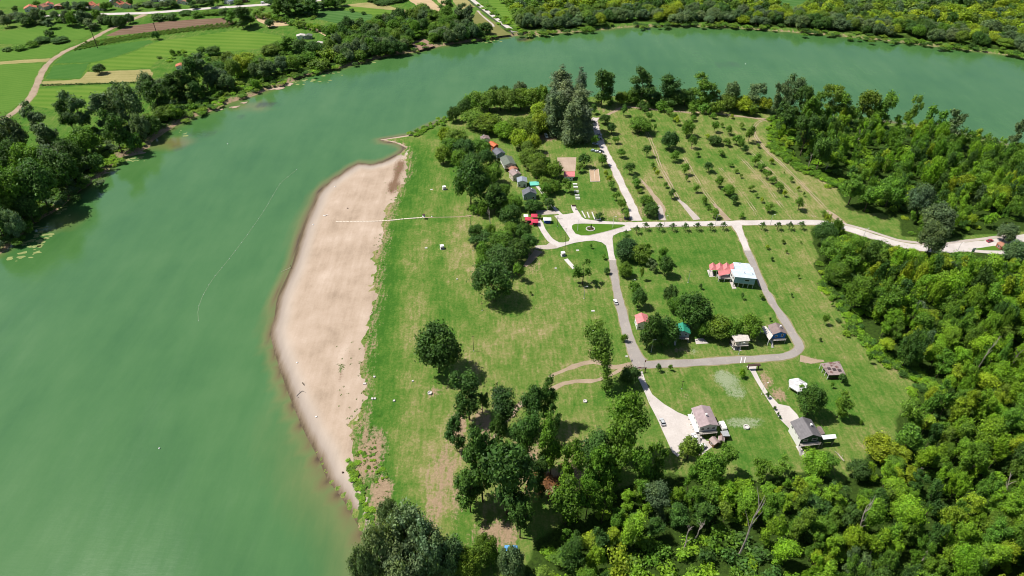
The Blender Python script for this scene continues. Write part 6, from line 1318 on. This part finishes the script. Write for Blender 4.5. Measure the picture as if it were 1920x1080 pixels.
# ================================================================== park and beach furniture
M_REDCLOTH = rough_mat('red canvas', (0.50, 0.05, 0.09), .2, 1.5); M_BLUE = rough_mat('blue canvas', (0.04, 0.10, 0.40), .12)
def parasol(u, v, mt, lab, w=2.0, z=2.7):
    root = empty('parasol', (*G(u, v), .05), rnd.uniform(-.1, .1), lab, 'parasol', 'parasols of the cafe'); MB().tube((0, 0, 0), (0, 0, z + .55), .05).build('pole', M_METAL, root)
    m = MB(); ap = (0, 0, z + .5); c = [(-w, -w, z), (w, -w, z), (w, w, z), (-w, w, z)]
    for i in range(4): m.face([c[i], c[(i + 1) % 4], ap]); a, b = c[i], c[(i + 1) % 4]; m.face([a, (a[0], a[1], z - .25), (b[0], b[1], z - .25), b])
    m.build('canopy', mt, root); MB().box(-.4, .4, -.4, .4, 0, .12).build('foot', M_STONE, root)
parasol(990, 417, M_REDCLOTH, 'red parasol at the left of the cafe group'); parasol(1001.5, 411, M_REDCLOTH, 'red parasol at the back of the cafe group'); parasol(1002.5, 421, M_REDCLOTH, 'red parasol at the front right of the cafe group', 2.2); parasol(986, 411, M_WHITE, 'white parasol at the left edge of the cafe group', 1.4)
for u, v, lab in [(1006, 421, 'red cafe table set right of the parasols'), (996, 421, 'red cafe table set below the parasols'), (986, 418, 'red cafe table set left of the parasols')]:
    root = empty('cafe_table', (*G(u, v), .05), 0, lab, 'table', 'cafe tables'); MB().box(-.9, .9, -.4, .4, .7, .76).build('tabletop', M_REDCLOTH, root)
    for s in (-1, 1): MB().box(-.9, .9, s * .75 - .15, s * .75 + .15, .42, .47).build('bench', M_REDCLOTH, root); MB().box(s * .7 - .05, s * .7 + .05, -.85, .85, 0, .4).build('trestle', M_DARKW, root)
ks = empty('kiosk', (*G(1026, 417), .05), 0, 'kiosk with a white canopy and blue counter by the cafe drive', 'kiosk')
MB().box(-2.0, 2.0, -1.2, 1.2, 0, 1.1).build('counter', M_BLUE, ks); m = MB()
cpts = [(-2.5, -1.8, 2.5), (2.5, -1.8, 2.5), (2.5, 1.8, 2.5), (-2.5, 1.8, 2.5)]
for i in range(4): m.face([cpts[i], cpts[(i + 1) % 4], (0, 0, 3.3)])
m.build('canopy', M_WHITE, ks); MB().box(-1.9, 1.9, .9, 1.15, 1.11, 2.45).build('back_wall', M_WHITE, ks)
for x in (-1.95, 1.95):
    for y in (-1.15, 1.15): MB().tube((x, y, 1.1), (x, y, 2.5), .05).build('pole', M_METAL, ks)
def cabin(u, v, rz, lab):
    root = empty('changing_cabin', (*G(u, v), 0), rz, lab, 'cabin', 'white cabins on the meadow'); MB().box(-1.0, -.92, -1.0, 1.0, .2, 2.2).box(-.915, .915, .92, 1.0, .2, 2.2).box(.92, 1.0, -.4, 1.0, .2, 2.2).build('screen', M_WHITE, root)
    MB().box(-1.1, 1.1, -1.1, 1.1, 2.21, 2.3).build('roof', M_WHITE, root); MB().box(-1.2, 1.2, -1.2, 1.2, 0, .08).build('slab', M_STONE, root)
    for x in (-.95, .95):
        for y in (-.95, .95): MB().box(x - .05, x + .05, y - .05, y + .05, .085, .2 if y > 0 or x < 0 else 2.2).build('leg', M_METAL, root)
cabin(833, 355, .3, 'white changing cabin on the meadow above the boardwalk'); cabin(829, 466, .3, 'white changing cabin on the meadow below the boardwalk'); cabin(1055.5, 479, .3, 'white cabin by the lamp post below the plaza')
lg = empty('lifeguard_chair', (*G(795, 410), 0), 0, 'dark and white lifeguard stand where the boardwalk meets the meadow', 'stand')
for x in (-.7, .7):
    for y in (-.7, .7): MB().tube((x, y, 0), (x * .75, y * .75, 1.7), .06).build('leg', M_WHITE, lg)
MB().box(-.8, .8, -.8, .8, 1.7, 1.8).build('platform', M_WHITE, lg); MB().box(-.9, .9, -.9, .9, 3.0, 3.1).build('sun_roof', M_DARKW, lg); MB().box(-.5, .5, .4, .5, 1.81, 2.98).build('backrest', M_DARKW, lg)
def block(u, v, sx, sy, sz, rz, lab, mt=None, name='concrete_block', cat='block', grp='white blocks on the meadow', z0=0.0):
    m = MB(); b_ = .06; m.hexa([(-sx, -sy, 0), (sx, -sy, 0), (sx, sy, 0), (-sx, sy, 0), (-sx + b_, -sy + b_, sz), (sx - b_, -sy + b_, sz), (sx - b_, sy - b_, sz), (-sx + b_, sy - b_, sz)])
    o = m.build(name, mt or M_STONE, label=lab, cat=cat, group=grp); o.location = (*G(u, v), z0); o.rotation_euler = (0, 0, rz); return o
for u, v, sx, sy, lab in [(702, 707, .55, .45, 'small white block on the grass above the other beach blocks'), (684, 720, .7, .5, 'white block at the edge between sand and grass'), (698, 748, .5, .5, 'white block of a pair by the beach, left one'), (703, 748, .5, .5, 'white block of a pair by the beach, right one'), (774, 715, .45, .45, 'white block in the dry grass left of the big tree'),
                          (739, 752, .5, .5, 'pale tan block in the green strip by the beach'), (809, 355.5, .8, .5, 'flat white slab left of the upper cabin'), (799, 465, .8, .5, 'flat white slab left of the lower cabin'), (1175, 669, .6, .45, 'white block at the roadside below the round bush'), (1083, 469.5, .9, .6, 'pale flat stone on the lawn below the plaza'), (1042, 503, .6, .5, 'pale flat stone left of the white slab'), (1112, 583, .9, .55, 'pale flat stone in the meadow near the asphalt road'), (857, 524, .4, .4, 'small white stone in the meadow')]:
    block(u, v, sx, sy, .5 if 'flat' not in lab else .2, rnd.uniform(-.3, .3), lab)
def ring(u, v, r_, h, lab, name='well_ring', cat='well ring'):
    root = empty(name, (*G(u, v), 0), 0, lab, cat, 'round concrete rings on the grass'); k = 16; m = MB()
    for i in range(k):
        a0, a1 = 2 * math.pi * i / k, 2 * math.pi * (i + 1) / k; p = [(math.cos(a) * q, math.sin(a) * q) for a in (a0, a1) for q in (r_, r_ * .7)]
        m.hexa([(*p[0], 0), (*p[2], 0), (*p[3], 0), (*p[1], 0), (*p[0], h), (*p[2], h), (*p[3], h), (*p[1], h)])
    m.build('ring', M_STONE, root); MB().prism([(math.cos(2 * math.pi * i / k) * r_ * .7, math.sin(2 * math.pi * i / k) * r_ * .7) for i in range(k)], 0, h * .35).build('filling', M_STONE, root)
ring(806, 738, 1.0, .8, 'white round concrete table in front of the big dark tree'); ring(1097, 753, .9, .6, 'grey concrete ring on the meadow left of the driveway'); ring(1399, 802, 1.3, .9, 'stone fire ring on the lawn between the two houses')
block(1069, 495, 1.2, 5.2, .25, head(1069, 495, 1076, 495) + .28, 'long white concrete slab lying in the meadow', name='concrete_slab', cat='slab', grp='slabs').rotation_euler = (0, 0, head(1064, 489, 1074, 500) - math.pi / 2)
for (a, b), lab in zip((((1091, 396), (1098, 409)), ((1101, 398), (1105, 409)), ((1110, 398), (1114, 409))), ('leftmost of three low concrete strips by the plaza', 'middle one of three low concrete strips by the plaza', 'rightmost of three low concrete strips by the plaza')):
    p, q = np.array(G(*a)), np.array(G(*b)); c = (p + q) / 2; o = MB().box(-np.linalg.norm(p - q) / 2, np.linalg.norm(p - q) / 2, -.35, .35, 0, .35).build('concrete_strip', M_STONE, label=lab, cat='kerb strip', group='concrete strips by the plaza'); o.location = (*c, 0); o.rotation_euler = (0, 0, math.atan2(q[1] - p[1], q[0] - p[0]))
for i, v in enumerate((345.5, 351, 359, 366.5, 372)):
    root = empty('picnic_table', (*G(1078 + i * 1.3, v + 1), 0), 0, ['picnic table nearest the red roofed building', 'second picnic table below the red roofed building', 'third picnic table, in the middle of the row', 'fourth picnic table from the red roofed building', 'lowest picnic table of the row'][i], 'picnic table', 'picnic tables'); MB().box(-1.5, 1.5, -.45, .45, .72, .8).build('tabletop', M_WHITE, root)
    for s in (-1, 1): MB().box(-1.5, 1.5, s * .95 - .16, s * .95 + .16, .42, .48).build('bench', M_WHITE, root); MB().box(s * 1.1 - .06, s * 1.1 + .06, -1.0, 1.0, 0, .415).build('trestle', M_STONE, root)
gr_ = empty('garden_bench', (*G(1076, 387), 0), 0, 'dark bench at the head of the plaza path', 'bench'); MB().box(-1.4, 1.4, -.3, .3, .42, .5).build('seat', M_DARKW, gr_); MB().box(-1.4, 1.4, .3, .38, .5, 1.0).build('backrest', M_DARKW, gr_)
for x in (-1.2, 1.2): MB().box(x - .06, x + .06, -.28, .28, 0, .415).build('leg', M_DARKW, gr_)
bb = empty('waste_bin', (*G(1079.5, 393), .12), 0, 'dark waste bin on the plaza path below the bench', 'bin'); MB().tube((0, 0, 0), (0, 0, .9), .35, .42, 10).build('barrel', M_DARKW, bb); MB().tube((0, 0, .901), (0, 0, .96), .45, .4, 10).build('lid', M_METAL, bb)
fb = empty('flower_bed', (*G(1107, 430), .24), 0, 'oval stone flower bed with a small conifer on the traffic island', 'flower bed')
for k in range(18):
    a = 2 * math.pi * k / 18; o = MB().hexa([(-.5, -.25, 0), (.5, -.25, 0), (.5, .25, 0), (-.5, .25, 0), (-.42, -.2, .4), (.42, -.2, .4), (.42, .2, .4), (-.42, .2, .4)]).build('stone', M_STONE, fb); o.location = (math.cos(a) * 2.6, math.sin(a) * 2.3, 0); o.rotation_euler = (0, 0, a + math.pi / 2)
MB().prism([(math.cos(2 * math.pi * i / 14) * 2.3, math.sin(2 * math.pi * i / 14) * 2.0) for i in range(14)], 0, .2).build('soil', rough_mat('garden soil', (.1, .07, .045)), fb)
c = link('conifer', PROTO['bush'][0]['crown'], None, fb); c.scale = (.22, .22, .95); c.location = (.3, .2, .15); c.color = (*GREENS['deep'], 1)
c = link('shrub', PROTO['bush'][1]['crown'], None, fb); c.scale = (.4, .3, .25); c.location = (-.9, -.3, .15); c.color = (*GREENS['mid'], 1)
# posts
def lamp(u, vb, vt, lab, arm=True, mt=None):
    h = height_of(u, vb, vt); root = empty('lamp_post', (*G(u, vb), 0), 0, lab, 'lamp post', 'lamp posts and poles'); MB().tube((0, 0, 0), (0, 0, h), .13, .08, 8).build('pole', mt or M_METAL, root); MB().box(-.25, .25, -.25, .25, 0, .12).build('foot', M_STONE, root)
    if arm: a = MB().tube((0, 0, h - .1), (1.1, 0, h + .1), .05, .05, 6).build('arm', M_METAL, root); MB().box(.8, 1.6, -.14, .14, h + .02, h + .16).build('lamp_head', M_WHITE, a)
    else: MB().box(-.6, .6, -.06, .06, h - .5, h - .35).build('crossarm', M_DARKW, root)
for u, vb, vt, lab, arm, mt in [(888, 658, 630, 'slim dark post in the meadow right of the big tree', False, M_DARKW), (1106, 643, 620, 'pale post in the meadow left of the asphalt road', True, None), (1221, 660, 637, 'pale post by the dark trees at the road corner', True, None), (1385, 664, 643, 'pale post in front of the small stilt house', True, None), (1278, 729, 714, 'slim dark post on the lawn between the driveways', False, M_DARKW), (1428, 739, 718, 'white post beside the right driveway', True, M_WHITE),
                             (1290, 530, 508, 'thin post on the lawn left of the gabled shelter', False, None), (1095, 560, 537, 'pale post below the spreading tree in the meadow', True, None), (904, 582, 568, 'dark post under the big dark tree of the grove', False, M_DARKW), (882, 422, 405, 'dark pole beside the end of the beach footpath', False, M_DARKW), (1059, 473, 428, 'tall pole below the plaza beside the white cabin', False, M_DARKW), (1045, 424, 406, 'dark pole at the cafe drive', False, M_DARKW), (1083, 433, 412, 'pale flagpole on the left of the traffic island', True, M_WHITE), (1149, 427, 406, 'pale lamp post at the tip of the traffic island', True, M_WHITE),
                             (1245, 424, 405, 'lamp post on the concrete road, leftmost above the lawn', True, None), (1341, 423, 402, 'lamp post on the concrete road, left of the link road', True, None), (1444, 422, 403, 'lamp post on the concrete road, right of the link road', True, None), (1618, 446, 428, 'lamp post on the concrete road beyond the wood edge', True, None), (1795, 471, 455, 'lamp post at the road widening on the right', True, None), (1184, 540, 525, 'short pale post beside the small weeping willow', True, None), (1026, 392, 372, 'pole beside the grove path', False, M_METAL), (887, 470, 455, 'short dark post at the left edge of the meadow grove', False, M_DARKW)]:
    lamp(u, vb, vt, lab, arm, mt)
def pylon(u, vb, vt, lab):
    h = height_of(u, vb, vt); root = empty('utility_pole', (*G(u, vb), 0), .5, lab, 'utility pole', 'utility poles in the far fields'); MB().tube((0, 0, 0), (0, 0, h), .42, .22, 8).build('pole', M_DARKW, root); MB().box(-1.5, 1.5, -.12, .12, h - 1.2, h - .95).build('crossarm', M_DARKW, root)
    for x in (-1.3, 0, 1.3): MB().tube((x, 0, h - .95), (x, 0, h - .55), .08).build('insulator', M_WHITE, root)
pylon(183, 90, 52, 'tall dark utility pole beside the farm road'); pylon(294, 63, 42, 'utility pole at the edge of the ploughed field')
def gate(pa, pb, h, mt, lab, roofed):
    a, b = np.array(G(*pa)), np.array(G(*pb)); c = (a + b) / 2; L = float(np.linalg.norm(b - a)); root = empty('gate', (*c, 0), math.atan2(b[1] - a[1], b[0] - a[0]), lab, 'gate', 'driveway gates')
    for s in (-1, 1): MB().box(s * L / 2 - .2, s * L / 2 + .2, -.2, .2, 0, h).build('post', mt, root)
    MB().box(-L / 2 - .5, L / 2 + .5, -.16 if not roofed else -.7, .16 if not roofed else .7, h + .004, h + .35).build('lintel', mt, root)
    if not roofed: MB().box(-.7, .7, -.22, -.165, h + .3, h + .9).build('nameplate', PAINT['red'], root)
gate((1187, 699), (1209, 698.5), 3.0, M_DARKW, 'dark timber gate with a red board over the left driveway', False); gate((1402, 693), (1421, 692), 2.8, M_DARKW, 'dark roofed timber gate over the right driveway', True)
for u, vb, vt, lab in [(1182.5, 686, 674, 'flag on a pole left at the driveway gate'), (1207.5, 688, 675, 'flag on a pole right at the driveway gate')]:
    h = height_of(u, vb, vt); root = empty('flag_pole', (*G(u, vb), 0), 0, lab, 'flag', 'flags at the gate'); MB().tube((0, 0, 0), (0, 0, h), .06).build('pole', M_METAL, root); MB().box(.06, .5, -.02, .02, h - 1.5, h - .1).build('cloth', PAINT['blue'] if u < 1190 else PAINT['red'], root)
# hut, notice boards and blue tarpaulin
hut(1876, 465, .2, 4.6, 4.2, 2.6, 3.4, ROOFS['tile2'], wall_mat('red brick', (.30, .12, .08)), 'brick_hut', 'small red brick hut beside the road at the right', 'hut')
ntb = empty('information_sign', (*G(1823, 474), 0), .3, 'white and green information sign at the road widening', 'sign')
for x in (-1.2, 1.2): MB().tube((x, 0, 0), (x, 0, 3.6), .08).build('post', M_WHITE, ntb)
MB().box(-1.3, 1.3, -.05, .05, 1.2, 3.5).build('panel', M_WHITE, ntb); MB().box(-1.2, 1.2, -.10, -.055, .5, 1.4).build('lower_panel', rough_mat('green board', (.02, .22, .10)), ntb)
ntc = empty('notice_board', (*G(1873, 443.5), 0), -.3, 'white notice board at the edge of the wood above the road', 'sign'); MB().box(-1.5, 1.5, -.05, .05, 1.0, 3.0).build('panel', M_WHITE, ntc)
for x in (-1.2, 1.2): MB().tube((x, .12, 0), (x, .12, 2.9), .07).build('post', M_METAL, ntc)
tp = MB(); 
for i in range(6):
    for j in range(4):
        def hh(a, b): return .25 + .9 * math.exp(-((a - 3) ** 2 + (b - 2) ** 2) / 3) + .12 * math.sin(a * 2.1 + b)
        tp.face([(i * .8, j * .8, hh(i, j)), (i * .8 + .8, j * .8, hh(i + 1, j)), (i * .8 + .8, j * .8 + .8, hh(i + 1, j + 1)), (i * .8, j * .8 + .8, hh(i, j + 1))])
o = tp.build('tarpaulin', rough_mat('blue tarpaulin', (.12, .35, .75), .1), label='light blue tarpaulin under the foreground trees', cat='tarpaulin'); o.location = (*G(946, 1038), 0)
# fallen branches, driftwood, pipes and beach litter
def log_(pts, r_, lab, mt=M_DEAD, name='driftwood', cat='driftwood'):
    a = Vector((*G(*pts[0]), 0)); zb = float(land_height(np.array([a.x]), np.array([a.y]))[0][0]); root = empty(name, (a.x, a.y, zb), 0, lab, cat, 'driftwood and logs'); P_ = [Vector((*G(*p), 0)) - a + Vector((0, 0, r_ + .05 + zz)) for p, zz in zip(pts, (0, .1, .25, .1, .2))]
    m = MB()
    for p, q in zip(P_, P_[1:]): m.tube(p, q, r_, r_ * .75)
    m.build('stem', mt, root); g = random.Random(len(lab))
    for k in range(3): MB().tube(P_[k % len(P_)], P_[k % len(P_)] + Vector((g.uniform(-1.5, 1.5), g.uniform(-1.5, 1.5), g.uniform(.3, .9))), r_ * .6, r_ * .2).build('branch', mt, root)
log_([(554, 738), (560, 733), (566, 729)], .22, 'pale driftwood branch at the water edge of the beach'); log_([(605, 401), (609, 402), (612, 400)], .22, 'white driftwood on the upper sand', M_WHITE)
log_([(1690, 684), (1700, 690), (1714, 698)], .3, 'long pale log at the edge of the wood beside the lawn', name='fallen_log', cat='log'); log_([(1571, 852), (1577, 860), (1582, 866)], .28, 'pale log lying in the grass below the dark roofed house', name='fallen_log', cat='log')
log_([(1010, 909), (1030, 900), (1048, 905)], .25, 'reddish brown dead branches on the bare earth', rough_mat('red dead leaves', (.28, .12, .06)), 'branch_heap', 'branches'); log_([(566, 714), (568, 717), (569, 719)], .18, 'dark stick near the driftwood', M_BARK); log_([(1046, 410), (1050, 411), (1055, 411)], .1, 'thin stick at the plaza kerb', M_BARK)
brush = []
for k in range(60): brush.append((G(1030, 902)[0] + rnd.gauss(0, 4), G(1030, 902)[1] + rnd.gauss(0, 2.5), rnd.uniform(.4, 1.0), rnd.uniform(1.5, 3.5), 'bush', 'rust', ''))
GREENS['rust'] = (.24, .11, .05)
mass_object('dead_brushwood', brush, 'heap of withered red brown brushwood on bare earth', .5)
for i, (u, v, lab) in enumerate([(593, 781, 'white stone low on the beach sand'), (557, 679, 'white stone near the water in the middle of the beach'), (628, 349, 'white stone at the top of the beach'), (587, 420, 'small pale stone on the upper sand near the water'), (643, 887, 'dark stone at the narrow lower end of the beach'), (652, 391, 'small dark stone in the middle of the upper sand'), (810, 409, 'pale stone beside the lifeguard stand')]):
    x, y = G(u, v, -1.0); z = float(land_height(np.array([x]), np.array([y]))[0][0]); s = .55; vv = ICO_V * np.array([s, s * .8, s * .6]) * (.85 + .3 * np.random.default_rng(i).random((len(ICO_V), 1)))
    o = link('beach_stone', np_mesh('beach_stone', vv, tris=ICO_F), M_DARKW if 'dark' in lab else M_WHITE, label=lab, cat='stone', group='stones on the sand'); o.location = (x, y, z + .25)
# floating rope with buoys
line = smooth_line([G(u, v, WATER_Z) for u, v in [(372, 602), (371, 585), (378, 560), (398, 525), (430, 485), (464, 440), (495, 395), (525, 345), (540, 332), (556, 318)]], 4.0)
bo = empty('buoy_line', (*line[0], WATER_Z), 0, 'long floating rope with small white floats curving through the water', 'buoy line'); fl_me = np_mesh('float', ICO_V * np.array([.2, .2, .14]), tris=ICO_F, smooth=True)
m = MB()
for p, q in zip(line[:-1], line[1:]): m.tube((p[0] - line[0][0], p[1] - line[0][1], .03), (q[0] - line[0][0], q[1] - line[0][1], .03), .055, k=4)
m.build('rope', rough_mat('pale rope', (.36, .40, .28)), bo)
for p in line[::2]: o = link('float', fl_me, M_WHITE, bo); o.location = (p[0] - line[0][0], p[1] - line[0][1], .08)
for u, v, mt, lab in [(299, 841, M_WHITE, 'small white float alone on the near water'), (427, 270, M_WHITE, 'small white float on the upper river'), (1398, 120, M_WHITE, 'white float on the river behind the orchard')]:
    root = empty('buoy', (*G(u, v, WATER_Z), WATER_Z), 0, lab, 'buoy', 'single floats'); o = link('ball', np_mesh('ball', ICO_V * .42, tris=ICO_F, smooth=True), mt, root); o.location = (0, 0, .15); MB().tube((0, 0, .4), (0, 0, .9), .05).build('staff', M_METAL, root)
root = empty('mooring_stake', (*G(546, 503, WATER_Z), WATER_Z), 0, 'dark stake with a rope at the waterline of the beach', 'stake'); MB().tube((0, 0, -1), (.1, 0, 2.2), .12).build('stake', M_DARKW, root); a = Vector((*G(527, 510, WATER_Z), 0)) - Vector((*G(546, 503, WATER_Z), 0)); MB().tube((0, 0, .6), (a.x, a.y, .05), .06, k=4).build('rope', M_PLANK, root)
rb_ = empty('moored_boat', (*G(789, 93, WATER_Z), WATER_Z), .5, 'small dark boat moored at the far earth ramp', 'boat'); m = MB(); st = [(-3, .5, .5), (-2.6, .9, .5), (0, 1.05, .45), (2.2, .8, .55), (3.3, .05, .75)]
for (x0, w0, z0), (x1, w1, z1) in zip(st, st[1:]):
    for s in (-1, 1): m.face([(x0, s * w0, z0), (x1, s * w1, z1), (x1, s * w1 * .55, -.15), (x0, s * w0 * .55, -.15)])
    m.face([(x0, -w0 * .8, .2), (x1, -w1 * .8, .2), (x1, w1 * .8, .2), (x0, w0 * .8, .2)])
m.build('hull', M_DARKW, rb_); MB().box(-.2, .2, -.9, .9, .35, .42).build('thwart', M_POST, rb_)
# water weeds by the left bank
wv = []; wq = []
def mat_weed(u, v, n, su, sv):
    for _ in range(n):
        x, y = G(u + rnd.gauss(0, su), v + rnd.gauss(0, sv), WATER_Z); k = 7; r_ = rnd.uniform(.4, 1.7); b = len(wv); a0 = rnd.random() * 6
        for i in range(k): q = r_ * rnd.uniform(.5, 1.2); wv.append((x + 1.6 * q * math.cos(a0 + i * 6.28 / k), y + q * math.sin(a0 + i * 6.28 / k), WATER_Z + .03 + .004 * (len(wq) % 9)))
        wq.append(tuple(range(b, b + k)))
for u, v, n, su, sv in [(75, 440, 26, 12, 10), (55, 460, 16, 14, 8), (118, 392, 14, 6, 5), (240, 299, 14, 10, 3), (268, 296, 6, 8, 2), (35, 478, 10, 12, 6), (350, 250, 6, 10, 4), (575, 150, 24, 16, 5), (610, 137, 16, 12, 3), (1010, 67, 26, 14, 1.2), (1050, 62, 16, 16, 1.0), (250, 296, 6, 5, 2), (680, 119, 14, 16, 1.5), (900, 78, 20, 24, 1.5)]: mat_weed(u, v, n, su, sv)
me = bpy.data.meshes.new('water_weed'); me.from_pydata(wv, [], wq); me.update()
link('water_weed', me, rough_mat('floating weed', (.22, .26, .09), .3, .5), kind='stuff', label='pale yellowish water weed floating along the left bank')
# sand spits by the left bank
for u, v, w, h, rz in [(255, 288, 26, 5, .5), (440, 201, 14, 3, .35), (410, 206, 12, 3, .3), (458, 193, 10, 2.5, .3), (520, 166, 26, 4, .35), (540, 159, 16, 4, .3), (192, 325, 16, 4, .6), (405, 205, 8, 2, .3)]:
    x, y = G(u, v, WATER_Z); s = ppm(u, v); sy = (G(u, v - 1)[1] - G(u, v + 1)[1]) / 2; pts = []
    for i in range(22): a = 2 * math.pi * i / 22; q = 1 + .25 * math.sin(3 * a + u) + .12 * math.sin(5 * a + v); pts.append((x + (math.cos(a) * w / s * math.cos(rz) - math.sin(a) * h * sy * math.sin(rz)) * q * .6, y + (math.cos(a) * w / s * math.sin(rz) + math.sin(a) * h * sy * math.cos(rz)) * q * .6))
    MB().prism([(p[0] * 1.0, p[1] * 1.0) for p in pts], WATER_Z - .3, WATER_Z + .22).build('sand_spit', M_SAND2, kind='structure')
MB().prism(PXL([(713, 262.5), (743, 268.5), (762, 278), (778, 262), (779, 252), (755, 256), (733, 259.5)], WATER_Z)[:: 1], WATER_Z - .3, WATER_Z + .35).build('sand_spit', M_SAND2, kind='structure')
# tufts of weeds and stones of the beach edge
tuft = []
for u, v, n, su, sv in [(640, 685, 16, 6, 8), (660, 655, 10, 12, 16), (705, 530, 26, 4, 50), (715, 440, 22, 5, 26), (735, 370, 26, 6, 24), (750, 330, 26, 8, 22), (690, 845, 90, 16, 34), (715, 900, 50, 9, 34), (664, 770, 22, 8, 18), (690, 640, 24, 6, 36), (678, 740, 22, 5, 36), (640, 735, 8, 4, 14)]:
    for _ in range(n // 2): tuft.append(G(u + rnd.gauss(0, su), v + rnd.gauss(0, sv), -.4))
tuft = np.array(tuft); tuft = np.column_stack([tuft, land_height(tuft[:, 0], tuft[:, 1])[0]])
tv, tq, tt = [], [], []
g = np.random.default_rng(5)
for x, y, z in tuft:
    for _ in range(9):
        p = np.array([x + g.normal() * .3, y + g.normal() * .3, z + .06 + .15 * g.random()]); a = unit(g.normal(size=3)) * .2; b = unit(np.cross(a, g.normal(size=3))) * .2; k = len(tv)
        tv += [p - a, p + b, p + a, p - b]; tq.append((k, k + 1, k + 2, k + 3)); c_ = GREENS['mid'] if g.random() > .3 else GREENS['olive']; s_ = .7 + .6 * g.random(); tt += [(c_[0] * s_, c_[1] * s_, c_[2] * s_, 1)] * 4
me = np_mesh('weed_tufts', np.array(tv), np.array(tq)); a = me.color_attributes.new('tint', 'FLOAT_COLOR', 'POINT'); a.data.foreach_set('color', np.array(tt, np.float32).ravel()); link('weed_tufts', me, M_LEAF, kind='stuff', label='tufts of weeds along the upper edge of the sand')
